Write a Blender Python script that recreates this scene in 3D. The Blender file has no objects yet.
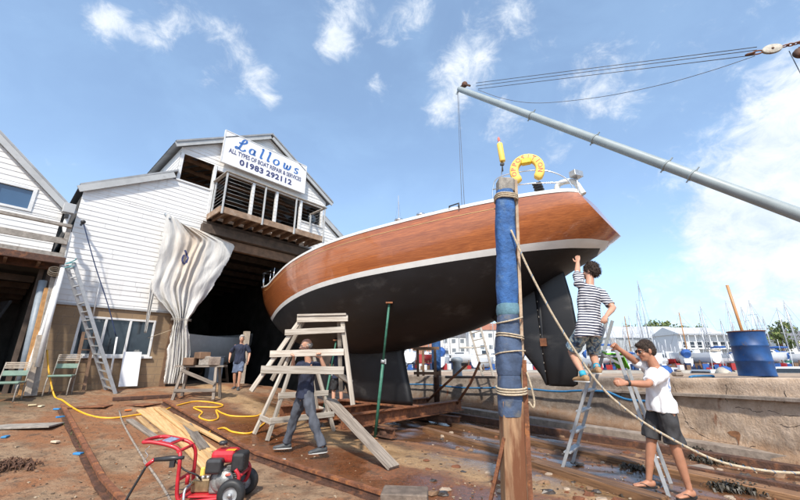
import bpy, bmesh, math, random
from mathutils import Vector, Matrix, noise
V = Vector
PI = math.pi
scn = bpy.context.scene
col = scn.collection
rnd = random.Random(7)

# ---------------------------------------------------------------- camera model (also used to survey points on the ground)
FPX, HOR, CAMZ = 360.0, 112.0, 1.5
TILT = math.atan(HOR / FPX)
CAM = V((0, 0, CAMZ))
_F = V((0, math.cos(TILT), math.sin(TILT)))
_U = V((0, -math.sin(TILT), math.cos(TILT)))
FA = math.radians(42)                                  # azimuth of the shed fronts
E_ = V((math.sin(FA), math.cos(FA), 0))                # along the fronts
N_ = V((math.cos(FA), -math.sin(FA), 0))               # out of the fronts
DF = 13.6

def ray(px, py):
    return (_F * FPX + V((px - 400, 0, 0)) + _U * (250 - py)).normalized()

def slip_s(x, y):
    return -(x * N_.x + y * N_.y)

def sstep(a, b, x):
    t = max(0.0, min(1.0, (x - a) / (b - a)))
    return t * t * (3 - 2 * t)

def gz(x, y):
    s = slip_s(x, y)
    z = 0.76 * max(0.0, min(1.0, (s - 6.2) / 7.0))
    w = x * E_.x + y * E_.y
    z *= 1 - 0.75 * sstep(6.0, 10.5, w)                # the boat slip stays lower than the apron
    return z

def G(px, py, dz=0.0):
    """surveyed point on the ground"""
    r = ray(px, py)
    lo, hi = 0.5, 200.0
    for _ in range(60):
        m = (lo + hi) / 2
        p = CAM + r * m
        if p.z > gz(p.x, p.y) + dz: lo = m
        else: hi = m
    return CAM + r * hi

def Y(px, py, y):
    r = ray(px, py)
    return CAM + r * (y / r.y)

def FP(px, py, off=0.0):
    """surveyed point on the plane of the shed fronts"""
    P = N_ * (-(DF - off))
    r = ray(px, py)
    return CAM + r * (N_.dot(P - CAM) / N_.dot(r))

def FW(w, z, off=0.0):
    p = N_ * (-(DF - off)) + E_ * w
    return V((p.x, p.y, z))

# ---------------------------------------------------------------- mesh collector
class MB:
    def __init__(self):
        self.v, self.f, self.s, self.m = [], [], [], []
    def add(self, vs, fs, smooth=False, mi=0):
        n = len(self.v)
        self.v += [tuple(p) for p in vs]
        for f in fs:
            self.f.append([i + n for i in f]); self.s.append(smooth); self.m.append(mi)
        return self
    def box(self, c, s, rot=None, mi=0):
        c = V(c); h = V(s) * 0.5
        M = rot if rot is not None else Matrix.Identity(3)
        vs = [c + M @ V((x * h.x, y * h.y, z * h.z)) for z in (-1, 1) for y in (-1, 1) for x in (-1, 1)]
        return self.add(vs, [(0, 2, 3, 1), (4, 5, 7, 6), (0, 1, 5, 4), (2, 6, 7, 3), (0, 4, 6, 2), (1, 3, 7, 5)], False, mi)
    def bar(self, a, b, w, h, up=(0, 0, 1), mi=0):
        a, b = V(a), V(b)
        M = frame(b - a, V(up))
        return self.box((a + b) / 2, (w, (b - a).length, h), M, mi)
    def tube(self, pts, r, n=10, caps=True, smooth=True, mi=0):
        pts = [V(p) for p in pts]
        if not isinstance(r, (list, tuple)): r = [r] * len(pts)
        rings, prev = [], None
        vs = []
        for i, p in enumerate(pts):
            if i == 0: d = pts[1] - p
            elif i == len(pts) - 1: d = p - pts[i - 1]
            else: d = (pts[i + 1] - p).normalized() + (p - pts[i - 1]).normalized()
            if d.length < 1e-9: d = V((0, 0, 1))
            d.normalize()
            if prev is None:
                u = d.cross(V((0, 0, 1)))
                if u.length < 1e-3: u = d.cross(V((1, 0, 0)))
            else:
                u = prev - d * prev.dot(d)
            u.normalize(); w = d.cross(u); prev = u
            for k in range(n):
                a = 2 * PI * k / n
                vs.append(p + (u * math.cos(a) + w * math.sin(a)) * r[i])
        fs = []
        for i in range(len(pts) - 1):
            for k in range(n):
                k2 = (k + 1) % n
                fs.append((i * n + k, i * n + k2, (i + 1) * n + k2, (i + 1) * n + k))
        b = len(self.v)
        self.add(vs, fs, smooth, mi)
        if caps:
            self.f.append([b + k for k in range(n)][::-1]); self.s.append(False); self.m.append(mi)
            e = b + (len(pts) - 1) * n
            self.f.append([e + k for k in range(n)]); self.s.append(False); self.m.append(mi)
        return self
    def lathe(self, prof, n=24, M=None, smooth=True, mi=0):
        """prof: (radius, z)"""
        M = M or Matrix.Identity(4)
        vs, fs = [], []
        for r, z in prof:
            for k in range(n):
                a = 2 * PI * k / n
                vs.append(M @ V((r * math.cos(a), r * math.sin(a), z)))
        for i in range(len(prof) - 1):
            for k in range(n):
                k2 = (k + 1) % n
                fs.append((i * n + k, i * n + k2, (i + 1) * n + k2, (i + 1) * n + k))
        self.add(vs, fs, smooth, mi)
        return self
    def prism(self, poly, d, smooth=False, mi=0):
        """poly: 3-D points (planar), extruded by vector d"""
        poly = [V(p) for p in poly]; d = V(d); n = len(poly)
        vs = poly + [p + d for p in poly]
        fs = [tuple(range(n))[::-1], tuple(range(n, 2 * n))]
        fs += [(i, (i + 1) % n, n + (i + 1) % n, n + i) for i in range(n)]
        return self.add(vs, fs, smooth, mi)
    def quad(self, a, b, c, d, mi=0):
        return self.add([a, b, c, d], [(0, 1, 2, 3)], False, mi)
    def grid(self, rows, smooth=True, mi=0, closed=False):
        n = len(rows[0]); vs = [p for r in rows for p in r]; fs = []
        for i in range(len(rows) - 1):
            for k in range(n if closed else n - 1):
                k2 = (k + 1) % n
                fs.append((i * n + k, i * n + k2, (i + 1) * n + k2, (i + 1) * n + k))
        return self.add(vs, fs, smooth, mi)
    def ball(self, c, r, n=12, m=8, M=None, mi=0):
        """ellipsoid; r scalar or triple"""
        c = V(c); r = V((r, r, r)) if not isinstance(r, (tuple, list, Vector)) else V(r)
        M = M or Matrix.Identity(3)
        vs = [c + M @ V((0, 0, -r.z))]; fs = []
        for i in range(1, m):
            p = -PI / 2 + PI * i / m
            for k in range(n):
                a = 2 * PI * k / n
                vs.append(c + M @ V((r.x * math.cos(p) * math.cos(a), r.y * math.cos(p) * math.sin(a), r.z * math.sin(p))))
        vs.append(c + M @ V((0, 0, r.z)))
        for k in range(n): fs.append((0, 1 + (k + 1) % n, 1 + k))
        for i in range(m - 2):
            for k in range(n):
                k2 = (k + 1) % n
                fs.append((1 + i * n + k, 1 + i * n + k2, 1 + (i + 1) * n + k2, 1 + (i + 1) * n + k))
        e = len(vs) - 1
        for k in range(n): fs.append((e, 1 + (m - 2) * n + k, 1 + (m - 2) * n + (k + 1) % n))
        return self.add(vs, fs, True, mi)
    def build(self, name, mat=None, parent=None, bevel=0.0, origin=None, fix=False, seg=1):
        me = bpy.data.meshes.new(name)
        o = bpy.data.objects.new(name, me)
        col.objects.link(o)
        vs = [V(p) for p in self.v]
        if parent is not None:
            o.parent = parent
            M = world_of(parent).inverted()
            vs = [M @ p for p in vs]
        else:
            if origin is None and vs:
                xs = [p.x for p in vs]; ys = [p.y for p in vs]; zs = [p.z for p in vs]
                origin = V(((min(xs) + max(xs)) / 2, (min(ys) + max(ys)) / 2, min(zs)))
            if vs:
                o.location = origin
                vs = [p - V(origin) for p in vs]
        me.from_pydata([tuple(p) for p in vs], [], self.f)
        me.polygons.foreach_set('use_smooth', self.s)
        mats = mat if isinstance(mat, (list, tuple)) else [mat]
        for m in mats:
            if m: me.materials.append(m)
        if len(mats) > 1: me.polygons.foreach_set('material_index', self.m)
        if fix:
            bm = bmesh.new(); bm.from_mesh(me); bmesh.ops.remove_doubles(bm, verts=bm.verts, dist=1e-5)
            bmesh.ops.recalc_face_normals(bm, faces=bm.faces); bm.to_mesh(me); bm.free()
        me.update()
        if bevel > 0:
            b = o.modifiers.new('Bevel', 'BEVEL'); b.width = bevel; b.segments = seg; b.limit_method = 'ANGLE'; b.angle_limit = math.radians(40)
        return o

def world_of(o):
    M = o.matrix_basis.copy()
    if o.parent is not None: return world_of(o.parent) @ M
    return M

def frame(d, up=V((0, 0, 1))):
    """3x3 with y along d and z near up"""
    y = V(d).normalized(); x = y.cross(V(up))
    if x.length < 1e-4: x = y.cross(V((1, 0, 0)))
    x.normalize(); z = x.cross(y)
    return Matrix((x, y, z)).transposed()

def rotz(a): return Matrix.Rotation(a, 3, 'Z')
def M4(R, t): 
    m = R.to_4x4(); m.translation = V(t); return m

def tag(o, label=None, cat=None, group=None, kind=None):
    if label: o['label'] = label
    if cat: o['category'] = cat
    if group: o['group'] = group
    if kind: o['kind'] = kind
    return o

def thing(name, label, cat, loc, rz=0.0, group=None):
    o = bpy.data.objects.new(name, None); col.objects.link(o)
    o.location = V(loc); o.rotation_euler = (0, 0, rz)
    o.empty_display_size = 0.2
    return tag(o, label, cat, group)

def struct(mb, name, mat, **k):
    o = mb.build(name, mat, **k); o['kind'] = 'structure'; return o

def smooth_path(pts, n=6):
    """Catmull-Rom through pts"""
    P = [V(p) for p in pts]; P = [P[0] * 2 - P[1]] + P + [P[-1] * 2 - P[-2]]
    out = []
    for i in range(1, len(P) - 2):
        for k in range(n):
            t = k / n; a, b, c, d = P[i - 1], P[i], P[i + 1], P[i + 2]
            out.append(0.5 * ((2 * b) + (c - a) * t + (2 * a - 5 * b + 4 * c - d) * t * t + (3 * b - a - 3 * c + d) * t ** 3))
    out.append(P[-2]); return out

def interp(tab, x):
    if x <= tab[0][0]: return tab[0][1]
    for (a, u), (b, w) in zip(tab, tab[1:]):
        if x <= b: return u + (w - u) * (x - a) / (b - a)
    return tab[-1][1]

def cinterp(tab, x):
    """smooth (Catmull-Rom / Hermite) table lookup"""
    n = len(tab)
    if x <= tab[0][0]: return tab[0][1]
    if x >= tab[-1][0]: return tab[-1][1]
    for i in range(n - 1):
        if x <= tab[i + 1][0]: break
    x0, y0 = tab[i]; x1, y1 = tab[i + 1]
    def sl(j):
        if j <= 0: return (tab[1][1] - tab[0][1]) / (tab[1][0] - tab[0][0])
        if j >= n - 1: return (tab[-1][1] - tab[-2][1]) / (tab[-1][0] - tab[-2][0])
        return (tab[j + 1][1] - tab[j - 1][1]) / (tab[j + 1][0] - tab[j - 1][0])
    h = x1 - x0; t = (x - x0) / h; m0, m1 = sl(i) * h, sl(i + 1) * h
    return (2 * t ** 3 - 3 * t * t + 1) * y0 + (t ** 3 - 2 * t * t + t) * m0 + (-2 * t ** 3 + 3 * t * t) * y1 + (t ** 3 - t * t) * m1

# ---------------------------------------------------------------- materials
class NT:
    def __init__(self, nt): self.nt = nt
    def n(self, t, **k):
        x = self.nt.nodes.new(t)
        for a, b in k.items(): setattr(x, a, b)
        return x
    def l(self, a, b): self.nt.links.new(a, b)
    def val(self, sock, v):
        if hasattr(v, 'is_output'): self.l(v, sock)
        else: sock.default_value = v
    def math(self, op, a, b=None, clamp=False):
        x = self.n('ShaderNodeMath', operation=op, use_clamp=clamp); self.val(x.inputs[0], a)
        if b is not None: self.val(x.inputs[1], b)
        return x.outputs[0]
    def mix(self, f, a, b):
        x = self.n('ShaderNodeMix', data_type='RGBA'); self.val(x.inputs['Factor'], f)
        self.val(x.inputs[6], a if hasattr(a, 'is_output') else rgba(a)); self.val(x.inputs[7], b if hasattr(b, 'is_output') else rgba(b))
        return x.outputs[2]
    def noise(self, vec, scale, detail=4, rough=0.55, dist=0.0):
        x = self.n('ShaderNodeTexNoise'); x.inputs['Scale'].default_value = scale; x.inputs['Detail'].default_value = detail
        x.inputs['Roughness'].default_value = rough; x.inputs['Distortion'].default_value = dist
        if vec is not None: self.l(vec, x.inputs['Vector'])
        return x.outputs['Fac']
    def ramp(self, f, a, b):
        x = self.n('ShaderNodeMapRange', interpolation_type='SMOOTHSTEP'); self.val(x.inputs[0], f)
        x.inputs[1].default_value = a; x.inputs[2].default_value = b
        return x.outputs[0]
    def mapping(self, vec, scale=(1, 1, 1), rot=(0, 0, 0), loc=(0, 0, 0)):
        x = self.n('ShaderNodeMapping'); x.inputs['Scale'].default_value = scale; x.inputs['Rotation'].default_value = rot; x.inputs['Location'].default_value = loc
        self.l(vec, x.inputs['Vector']); return x.outputs[0]

def rgba(c): return (c[0], c[1], c[2], 1.0) if len(c) == 3 else tuple(c)

def base_mat(name):
    m = bpy.data.materials.new(name); m.use_nodes = True
    nt = NT(m.node_tree); b = m.node_tree.nodes['Principled BSDF']
    return m, nt, b

def mat(name, c, rough=0.6, metal=0.0, var=0.25, scale=6.0, bump=0.0, bscale=None, stretch=(1, 1, 1), c2=None, c2amt=(0.5, 0.7), c2scale=3.0, coat=0.0, spec=None, sheen=0.0, trans=0.0, gen=False):
    """general procedural material: two octaves of tonal variation, optional second colour in patches, optional bump"""
    m, nt, b = base_mat(name)
    tc = nt.n('ShaderNodeTexCoord'); vec = tc.outputs['Object']
    vs = nt.mapping(vec, stretch)
    f = nt.noise(vs, scale, 6, 0.6)
    lo = tuple(x * (1 - var) for x in c); hi = tuple(min(1, x * (1 + var)) for x in c)
    cc = nt.mix(nt.ramp(f, 0.25, 0.75), lo, hi)
    if c2 is not None:
        g = nt.noise(vs, c2scale, 7, 0.65)
        cc = nt.mix(nt.ramp(g, c2amt[0], c2amt[1]), cc, c2)
    nt.l(cc, b.inputs['Base Color'])
    r = nt.math('ADD', nt.math('MULTIPLY', f, 0.25), rough - 0.125, True)
    nt.l(r, b.inputs['Roughness'])
    b.inputs['Metallic'].default_value = metal
    if coat: b.inputs['Coat Weight'].default_value = coat; b.inputs['Coat Roughness'].default_value = 0.06
    if spec is not None: b.inputs['Specular IOR Level'].default_value = spec
    if sheen: b.inputs['Sheen Weight'].default_value = sheen
    if trans: b.inputs['Transmission Weight'].default_value = trans
    if bump:
        h = nt.noise(vs, bscale or scale * 4, 5, 0.6)
        bp = nt.n('ShaderNodeBump'); bp.inputs['Strength'].default_value = bump; bp.inputs['Distance'].default_value = 0.02
        nt.l(h, bp.inputs['Height']); nt.l(bp.outputs[0], b.inputs['Normal'])
    return m

def M(name, *a, **k):
    if name not in MATS: MATS[name] = mat(name, *a, **k)
    return MATS[name]
MATS = {}
# ---------------------------------------------------------------- palette
m_white = mat('white_paint', (0.74, 0.74, 0.74), 0.55, var=0.05, scale=2.0, bump=0.05, c2=(0.5, 0.49, 0.46), c2amt=(0.62, 0.85), c2scale=1.3)
m_white_trim = mat('white_trim', (0.68, 0.68, 0.67), 0.5, var=0.1, scale=8, c2=(0.4, 0.38, 0.34), c2amt=(0.6, 0.8), c2scale=5)
m_greyboard = mat('weathered_barge_board', (0.42, 0.43, 0.43), 0.6, var=0.12, scale=3, c2=(0.25, 0.24, 0.23), c2amt=(0.6, 0.85))
m_roof = mat('corrugated_roof', (0.30, 0.31, 0.32), 0.6, var=0.2, scale=3)
m_darkwood = mat('dark_old_timber', (0.085, 0.06, 0.045), 0.8, var=0.4, scale=4, stretch=(1, 1, 1), bump=0.3)
m_brownwood = mat('brown_timber', (0.17, 0.10, 0.06), 0.75, var=0.35, scale=5, bump=0.2)
m_greywood = mat('grey_weathered_timber', (0.30, 0.27, 0.235), 0.8, var=0.3, scale=9, bump=0.3, c2=(0.16, 0.12, 0.09), c2amt=(0.55, 0.75), c2scale=6)
m_palewood = mat('pale_weathered_timber', (0.43, 0.36, 0.285), 0.75, var=0.22, scale=12, bump=0.3, c2=(0.22, 0.17, 0.13), c2amt=(0.58, 0.75), c2scale=7)
m_newwood = mat('sawn_pine', (0.60, 0.41, 0.21), 0.65, var=0.2, scale=10, bump=0.15, c2=(0.40, 0.23, 0.10), c2amt=(0.55, 0.8), c2scale=6)
m_orangewood = mat('orange_plank', (0.42, 0.22, 0.08), 0.65, var=0.25, scale=8)
m_balcony = mat('balcony_timber', (0.26, 0.17, 0.11), 0.75, var=0.3, scale=5, c2=(0.42, 0.34, 0.27), c2amt=(0.5, 0.7), bump=0.15)
m_rust = mat('rusted_steel', (0.17, 0.065, 0.03), 0.8, var=0.45, scale=9, bump=0.5, c2=(0.34, 0.13, 0.045), c2amt=(0.5, 0.68), c2scale=7)
m_rustdark = mat('dark_rust', (0.085, 0.04, 0.025), 0.75, var=0.4, scale=10, bump=0.5, c2=(0.2, 0.08, 0.035), c2amt=(0.52, 0.7), c2scale=5)
m_steel = mat('galvanised_steel', (0.5, 0.51, 0.52), 0.4, metal=0.7, var=0.15, scale=10)
m_alu = mat('aluminium', (0.34, 0.35, 0.36), 0.5, metal=0.35, var=0.12, scale=14)
m_stainless = mat('stainless', (0.7, 0.71, 0.72), 0.2, metal=0.95, var=0.05)
m_wire = mat('wire_rope', (0.10, 0.10, 0.11), 0.5, metal=0.3, var=0.2)
m_boom = mat('grey_green_boom_paint', (0.27, 0.315, 0.325), 0.45, var=0.1, scale=3, c2=(0.30, 0.31, 0.29), c2amt=(0.62, 0.8), c2scale=4)
m_greypipe = mat('blue_grey_pipe', (0.24, 0.28, 0.32), 0.5, var=0.15)
m_black = mat('black_rubber', (0.02, 0.02, 0.021), 0.55, var=0.3, scale=20)
m_blackplastic = mat('black_plastic', (0.03, 0.03, 0.032), 0.4, var=0.2, scale=10)
m_glass = mat('window_glass', (0.035, 0.045, 0.055), 0.10, var=0.5, scale=1.5, spec=0.6, c2=(0.26, 0.25, 0.23), c2amt=(0.57, 0.62), c2scale=1.1)
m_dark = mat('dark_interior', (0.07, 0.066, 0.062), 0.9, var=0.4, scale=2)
m_green = mat('green_prop_paint', (0.035, 0.15, 0.10), 0.55, var=0.3, scale=12, c2=(0.12, 0.08, 0.05), c2amt=(0.62, 0.75), c2scale=10)
m_greenchair = mat('faded_green_plastic', (0.16, 0.24, 0.19), 0.6, var=0.2)
m_yellow = mat('yellow_foam', (0.86, 0.57, 0.11), 0.55, var=0.08, scale=6, c2=(0.6, 0.36, 0.06), c2amt=(0.62, 0.85))
m_yellowhose = mat('yellow_hose', (0.80, 0.42, 0.03), 0.45, var=0.12, scale=10)
m_red = mat('red_paint', (0.46, 0.018, 0.028), 0.42, var=0.25, scale=8, coat=0.15, c2=(0.13, 0.05, 0.035), c2amt=(0.60, 0.72), c2scale=11)
m_redletter = mat('red_lettering', (0.72, 0.16, 0.12), 0.6, var=0.1)
m_blueletter = mat('blue_lettering', (0.05, 0.16, 0.45), 0.5, var=0.15, scale=10)
m_navyletter = mat('navy_lettering', (0.05, 0.055, 0.15), 0.5, var=0.1)
m_enginegrey = mat('cast_engine_metal', (0.28, 0.28, 0.27), 0.45, metal=0.5, var=0.3, scale=20, bump=0.2)
m_bluepad = mat('blue_padding', (0.030, 0.10, 0.27), 0.8, var=0.35, scale=7, bump=0.9, bscale=22, c2=(0.10, 0.17, 0.27), c2amt=(0.52, 0.75), c2scale=5)
m_bluedirty = mat('dirty_blue_padding', (0.055, 0.085, 0.15), 0.8, var=0.4, scale=7, bump=0.5, bscale=20, c2=(0.13, 0.13, 0.13), c2amt=(0.5, 0.7), c2scale=6)
m_teal = mat('faded_teal_cloth', (0.10, 0.20, 0.25), 0.8, var=0.3, scale=9, bump=0.4)
m_rope = mat('hemp_rope', (0.46, 0.38, 0.27), 0.85, var=0.25, scale=40, bump=0.5, bscale=120)
m_ropeblue = mat('blue_rope', (0.03, 0.16, 0.34), 0.7, var=0.25, scale=30)
m_barrel = mat('blue_barrel_paint', (0.012, 0.062, 0.20), 0.5, var=0.3, scale=4, c2=(0.09, 0.075, 0.075), c2amt=(0.58, 0.72), c2scale=6, bump=0.08)
m_skin = mat('skin', (0.50, 0.27, 0.18), 0.5, var=0.1, scale=9)
m_skin_tan = mat('tanned_skin', (0.40, 0.19, 0.115), 0.5, var=0.12, scale=9)
m_hairbrown = mat('dark_brown_hair', (0.045, 0.027, 0.018), 0.6, var=0.5, scale=60, bump=0.8, bscale=110)
m_hairgrey = mat('grey_hair', (0.36, 0.34, 0.32), 0.65, var=0.3, scale=60, bump=0.6, bscale=110)
m_navycloth = mat('navy_cotton', (0.018, 0.024, 0.05), 0.85, var=0.3, scale=10, bump=0.3, bscale=14)
m_greycloth = mat('grey_trouser_cloth', (0.072, 0.080, 0.100), 0.85, var=0.25, scale=8, bump=0.4, bscale=12)
m_whitecloth = mat('white_cotton', (0.78, 0.78, 0.80), 0.85, var=0.05, scale=8, bump=0.35, bscale=11)
m_blackcloth = mat('charcoal_shorts_cloth', (0.035, 0.035, 0.038), 0.8, var=0.25, scale=8, bump=0.35, bscale=13)
m_bluegrey = mat('blue_grey_shorts', (0.10, 0.13, 0.20), 0.85, var=0.25, scale=8)
m_shoe = mat('dark_shoe', (0.06, 0.065, 0.07), 0.6, var=0.3, scale=12)
m_sole = mat('pale_sole', (0.5, 0.5, 0.48), 0.6, var=0.1)
m_tanshoe = mat('tan_shoe', (0.36, 0.22, 0.11), 0.6, var=0.2)
m_bluesock = mat('turquoise_sock', (0.03, 0.33, 0.48), 0.7, var=0.15)
m_greencloth = mat('lime_green_cloth', (0.16, 0.55, 0.04), 0.7, var=0.25, scale=12, bump=0.4)
m_eye = mat('eye_white', (0.6, 0.58, 0.55), 0.3, var=0.02)
m_lips = mat('lip_skin', (0.34, 0.13, 0.10), 0.5, var=0.1)
m_hullblack = mat('black_antifouling', (0.007, 0.007, 0.0085), 0.5, var=0.35, scale=2.5, c2=(0.040, 0.038, 0.037), c2amt=(0.54, 0.74), c2scale=2.2, bump=0.05, stretch=(0.5, 1, 1))
m_bootwhite = mat('white_boot_stripe', (0.72, 0.72, 0.69), 0.4, var=0.06, scale=4)
m_gold = mat('gold_cove_line', (0.55, 0.34, 0.14), 0.4, var=0.1)
m_deck = mat('teak_deck', (0.42, 0.36, 0.29), 0.7, var=0.2, scale=6)
m_concrete = mat('old_concrete_block', (0.27, 0.22, 0.18), 0.85, var=0.3, scale=7, bump=0.4, c2=(0.14, 0.10, 0.08), c2amt=(0.5, 0.7))
m_weed = mat('dark_seaweed', (0.028, 0.022, 0.012), 0.5, var=0.6, scale=20)
m_farhull = mat('white_fibreglass', (0.72, 0.73, 0.74), 0.35, var=0.05)
m_farwin = mat('dark_boat_window', (0.03, 0.04, 0.055), 0.15, var=0.2)
m_mast = mat('alloy_mast', (0.45, 0.46, 0.48), 0.45, metal=0.4, var=0.1)
m_woodmast = mat('varnished_mast', (0.42, 0.21, 0.08), 0.4, var=0.2, scale=4, stretch=(1, 1, .3))
m_cloth_blue = mat('blue_canvas', (0.03, 0.10, 0.32), 0.8, var=0.25)
m_cloth_beige = mat('beige_canvas', (0.45, 0.40, 0.33), 0.8, var=0.2)

def mahogany():
    m, nt, b = base_mat('varnished_mahogany')
    tc = nt.n('ShaderNodeTexCoord'); vec = tc.outputs['Object']
    g = nt.noise(nt.mapping(vec, (0.3, 6, 20)), 3.0, 8, 0.65, 0.4)
    g2 = nt.noise(nt.mapping(vec, (0.6, 8, 30)), 4.0, 5, 0.6)
    sep = nt.n('ShaderNodeSeparateXYZ'); nt.l(vec, sep.inputs[0])
    # planks about 0.12 m wide, each with its own tone, butt-joined along the hull
    row = nt.math('FLOOR', nt.math('MULTIPLY', sep.outputs[2], 8.0))
    colx = nt.math('FLOOR', nt.math('MULTIPLY', nt.math('ADD', sep.outputs[0], nt.math('MULTIPLY', row, 1.37)), 0.33))
    cmb = nt.n('ShaderNodeCombineXYZ'); nt.l(row, cmb.inputs[0]); nt.l(colx, cmb.inputs[1])
    wn = nt.n('ShaderNodeTexWhiteNoise'); nt.l(cmb.outputs[0], wn.inputs['Vector'])
    f = nt.math('ADD', nt.math('MULTIPLY', g, 0.6), nt.math('ADD', nt.math('MULTIPLY', g2, 0.25), nt.math('MULTIPLY', wn.outputs['Value'], 0.09)))
    c = nt.mix(nt.ramp(f, 0.3, 0.75), (0.26, 0.070, 0.021), (0.59, 0.190, 0.052))
    fr = nt.math('FRACT', nt.math('MULTIPLY', sep.outputs[2], 8.0))
    seam = nt.ramp(nt.math('ABSOLUTE', nt.math('SUBTRACT', fr, 0.5)), 0.475, 0.5)
    c = nt.mix(nt.math('MULTIPLY', seam, 0.38), c, (0.07, 0.02, 0.008))
    nt.l(c, b.inputs['Base Color'])
    b.inputs['Roughness'].default_value = 0.35
    b.inputs['Coat Weight'].default_value = 1.0
    nt.l(nt.math('ADD', nt.math('MULTIPLY', nt.noise(vec, 2.0, 3), 0.10), 0.02), b.inputs['Coat Roughness'])
    bp = nt.n('ShaderNodeBump'); bp.inputs['Strength'].default_value = 0.10; bp.inputs['Distance'].default_value = 0.05
    nt.l(nt.noise(nt.mapping(vec, (1, 1, 2)), 1.8, 3), bp.inputs['Height']); nt.l(bp.outputs[0], b.inputs['Coat Normal'])
    return m
m_mahogany = mahogany()

def wood_grain(name, lo, hi, axis=0):
    """long grain along one local axis"""
    m, nt, b = base_mat(name)
    tc = nt.n('ShaderNodeTexCoord'); sc = [14, 14, 14]; sc[axis] = 0.8
    oi = nt.n('ShaderNodeObjectInfo')
    f = nt.noise(nt.mapping(tc.outputs['Object'], tuple(sc)), 2.2, 6, 0.65, 0.6)
    c = nt.mix(nt.ramp(f, 0.3, 0.72), lo, hi)
    hsv = nt.n('ShaderNodeHueSaturation'); nt.l(c, hsv.inputs['Color'])
    nt.l(nt.math('ADD', nt.math('MULTIPLY', oi.outputs['Random'], 0.5), 0.7), hsv.inputs['Value'])
    nt.l(hsv.outputs[0], b.inputs['Base Color']); b.inputs['Roughness'].default_value = 0.7
    bp = nt.n('ShaderNodeBump'); bp.inputs['Strength'].default_value = 0.3; bp.inputs['Distance'].default_value = 0.01
    nt.l(f, bp.inputs['Height']); nt.l(bp.outputs[0], b.inputs['Normal'])
    return m
m_pine = wood_grain('pine_board', (0.38, 0.21, 0.085), (0.60, 0.41, 0.20), 1)
m_paleplank = wood_grain('pale_plank', (0.28, 0.235, 0.185), (0.56, 0.51, 0.44), 1)
m_slipwood = wood_grain('wet_slip_timber', (0.08, 0.04, 0.02), (0.36, 0.19, 0.09), 1)
m_oldplank = wood_grain('old_grey_plank', (0.13, 0.105, 0.085), (0.34, 0.29, 0.24), 1)

def clap_mat():
    m, nt, b = base_mat('white_clapboard_paint')
    tc = nt.n('ShaderNodeTexCoord'); vec = tc.outputs['Object']
    st = nt.noise(nt.mapping(vec, (2.2, 2.2, 0.25)), 2.0, 6, 0.65)
    f = nt.noise(vec, 0.7, 4)
    c = nt.mix(nt.ramp(f, 0.3, 0.7), (0.74, 0.735, 0.72), (0.83, 0.825, 0.81))
    c = nt.mix(nt.math('MULTIPLY', nt.ramp(st, 0.52, 0.75), 0.6), c, (0.50, 0.48, 0.44))
    sepz = nt.n('ShaderNodeSeparateXYZ'); nt.l(vec, sepz.inputs[0])
    rowz = nt.math('FLOOR', nt.math('MULTIPLY', sepz.outputs[2], 1 / .15)); cb = nt.n('ShaderNodeCombineXYZ'); nt.l(rowz, cb.inputs[0]); nt.l(nt.math('FLOOR', nt.math('ADD', nt.math('MULTIPLY', sepz.outputs[0], .3), nt.math('MULTIPLY', rowz, .37))), cb.inputs[1])
    wn = nt.n('ShaderNodeTexWhiteNoise'); nt.l(cb.outputs[0], wn.inputs['Vector'])
    c = nt.mix(nt.math('MULTIPLY', wn.outputs['Value'], .30), c, (0.62, 0.60, 0.56))
    sp = nt.noise(vec, 7.0, 8, 0.7)
    c = nt.mix(nt.math('MULTIPLY', nt.ramp(sp, 0.68, 0.76), 0.7), c, (0.36, 0.33, 0.29))
    nt.l(c, b.inputs['Base Color']); b.inputs['Roughness'].default_value = 0.6
    return m
m_clap = clap_mat()

def brick_mat():
    m, nt, b = base_mat('tan_blockwork')
    tc = nt.n('ShaderNodeTexCoord')
    # local x runs along the wall, z up
    mp = nt.n('ShaderNodeCombineXYZ'); sep = nt.n('ShaderNodeSeparateXYZ'); nt.l(tc.outputs['Object'], sep.inputs[0])
    nt.l(sep.outputs[0], mp.inputs[0]); nt.l(sep.outputs[2], mp.inputs[1])
    br = nt.n('ShaderNodeTexBrick'); nt.l(mp.outputs[0], br.inputs['Vector'])
    br.inputs['Scale'].default_value = 1.0; br.inputs['Brick Width'].default_value = 0.45; br.inputs['Row Height'].default_value = 0.225
    br.inputs['Mortar Size'].default_value = 0.008; br.inputs['Color1'].default_value = (0.31, 0.215, 0.125, 1); br.inputs['Color2'].default_value = (0.235, 0.16, 0.095, 1)
    br.inputs['Mortar'].default_value = (0.22, 0.16, 0.11, 1)
    f = nt.noise(tc.outputs['Object'], 2.0, 6, 0.65)
    c = nt.mix(nt.ramp(f, 0.45, 0.8), br.outputs['Color'], (0.19, 0.13, 0.085))
    c = nt.mix(nt.math('MULTIPLY', nt.ramp(nt.noise(tc.outputs['Object'], 9, 5), 0.55, 0.8), 0.5), c, (0.44, 0.34, 0.24))
    nt.l(c, b.inputs['Base Color']); b.inputs['Roughness'].default_value = 0.9
    bp = nt.n('ShaderNodeBump'); bp.inputs['Strength'].default_value = 0.4; bp.inputs['Distance'].default_value = 0.01
    nt.l(br.outputs['Fac'], bp.inputs['Height']); bp.invert = True; nt.l(bp.outputs[0], b.inputs['Normal'])
    return m
m_brick = brick_mat()

for _m in (m_skin, m_skin_tan):
    _b = _m.node_tree.nodes['Principled BSDF']; _b.inputs['Subsurface Weight'].default_value = .12; _b.inputs['Subsurface Radius'].default_value = (.02, .008, .004)
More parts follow.
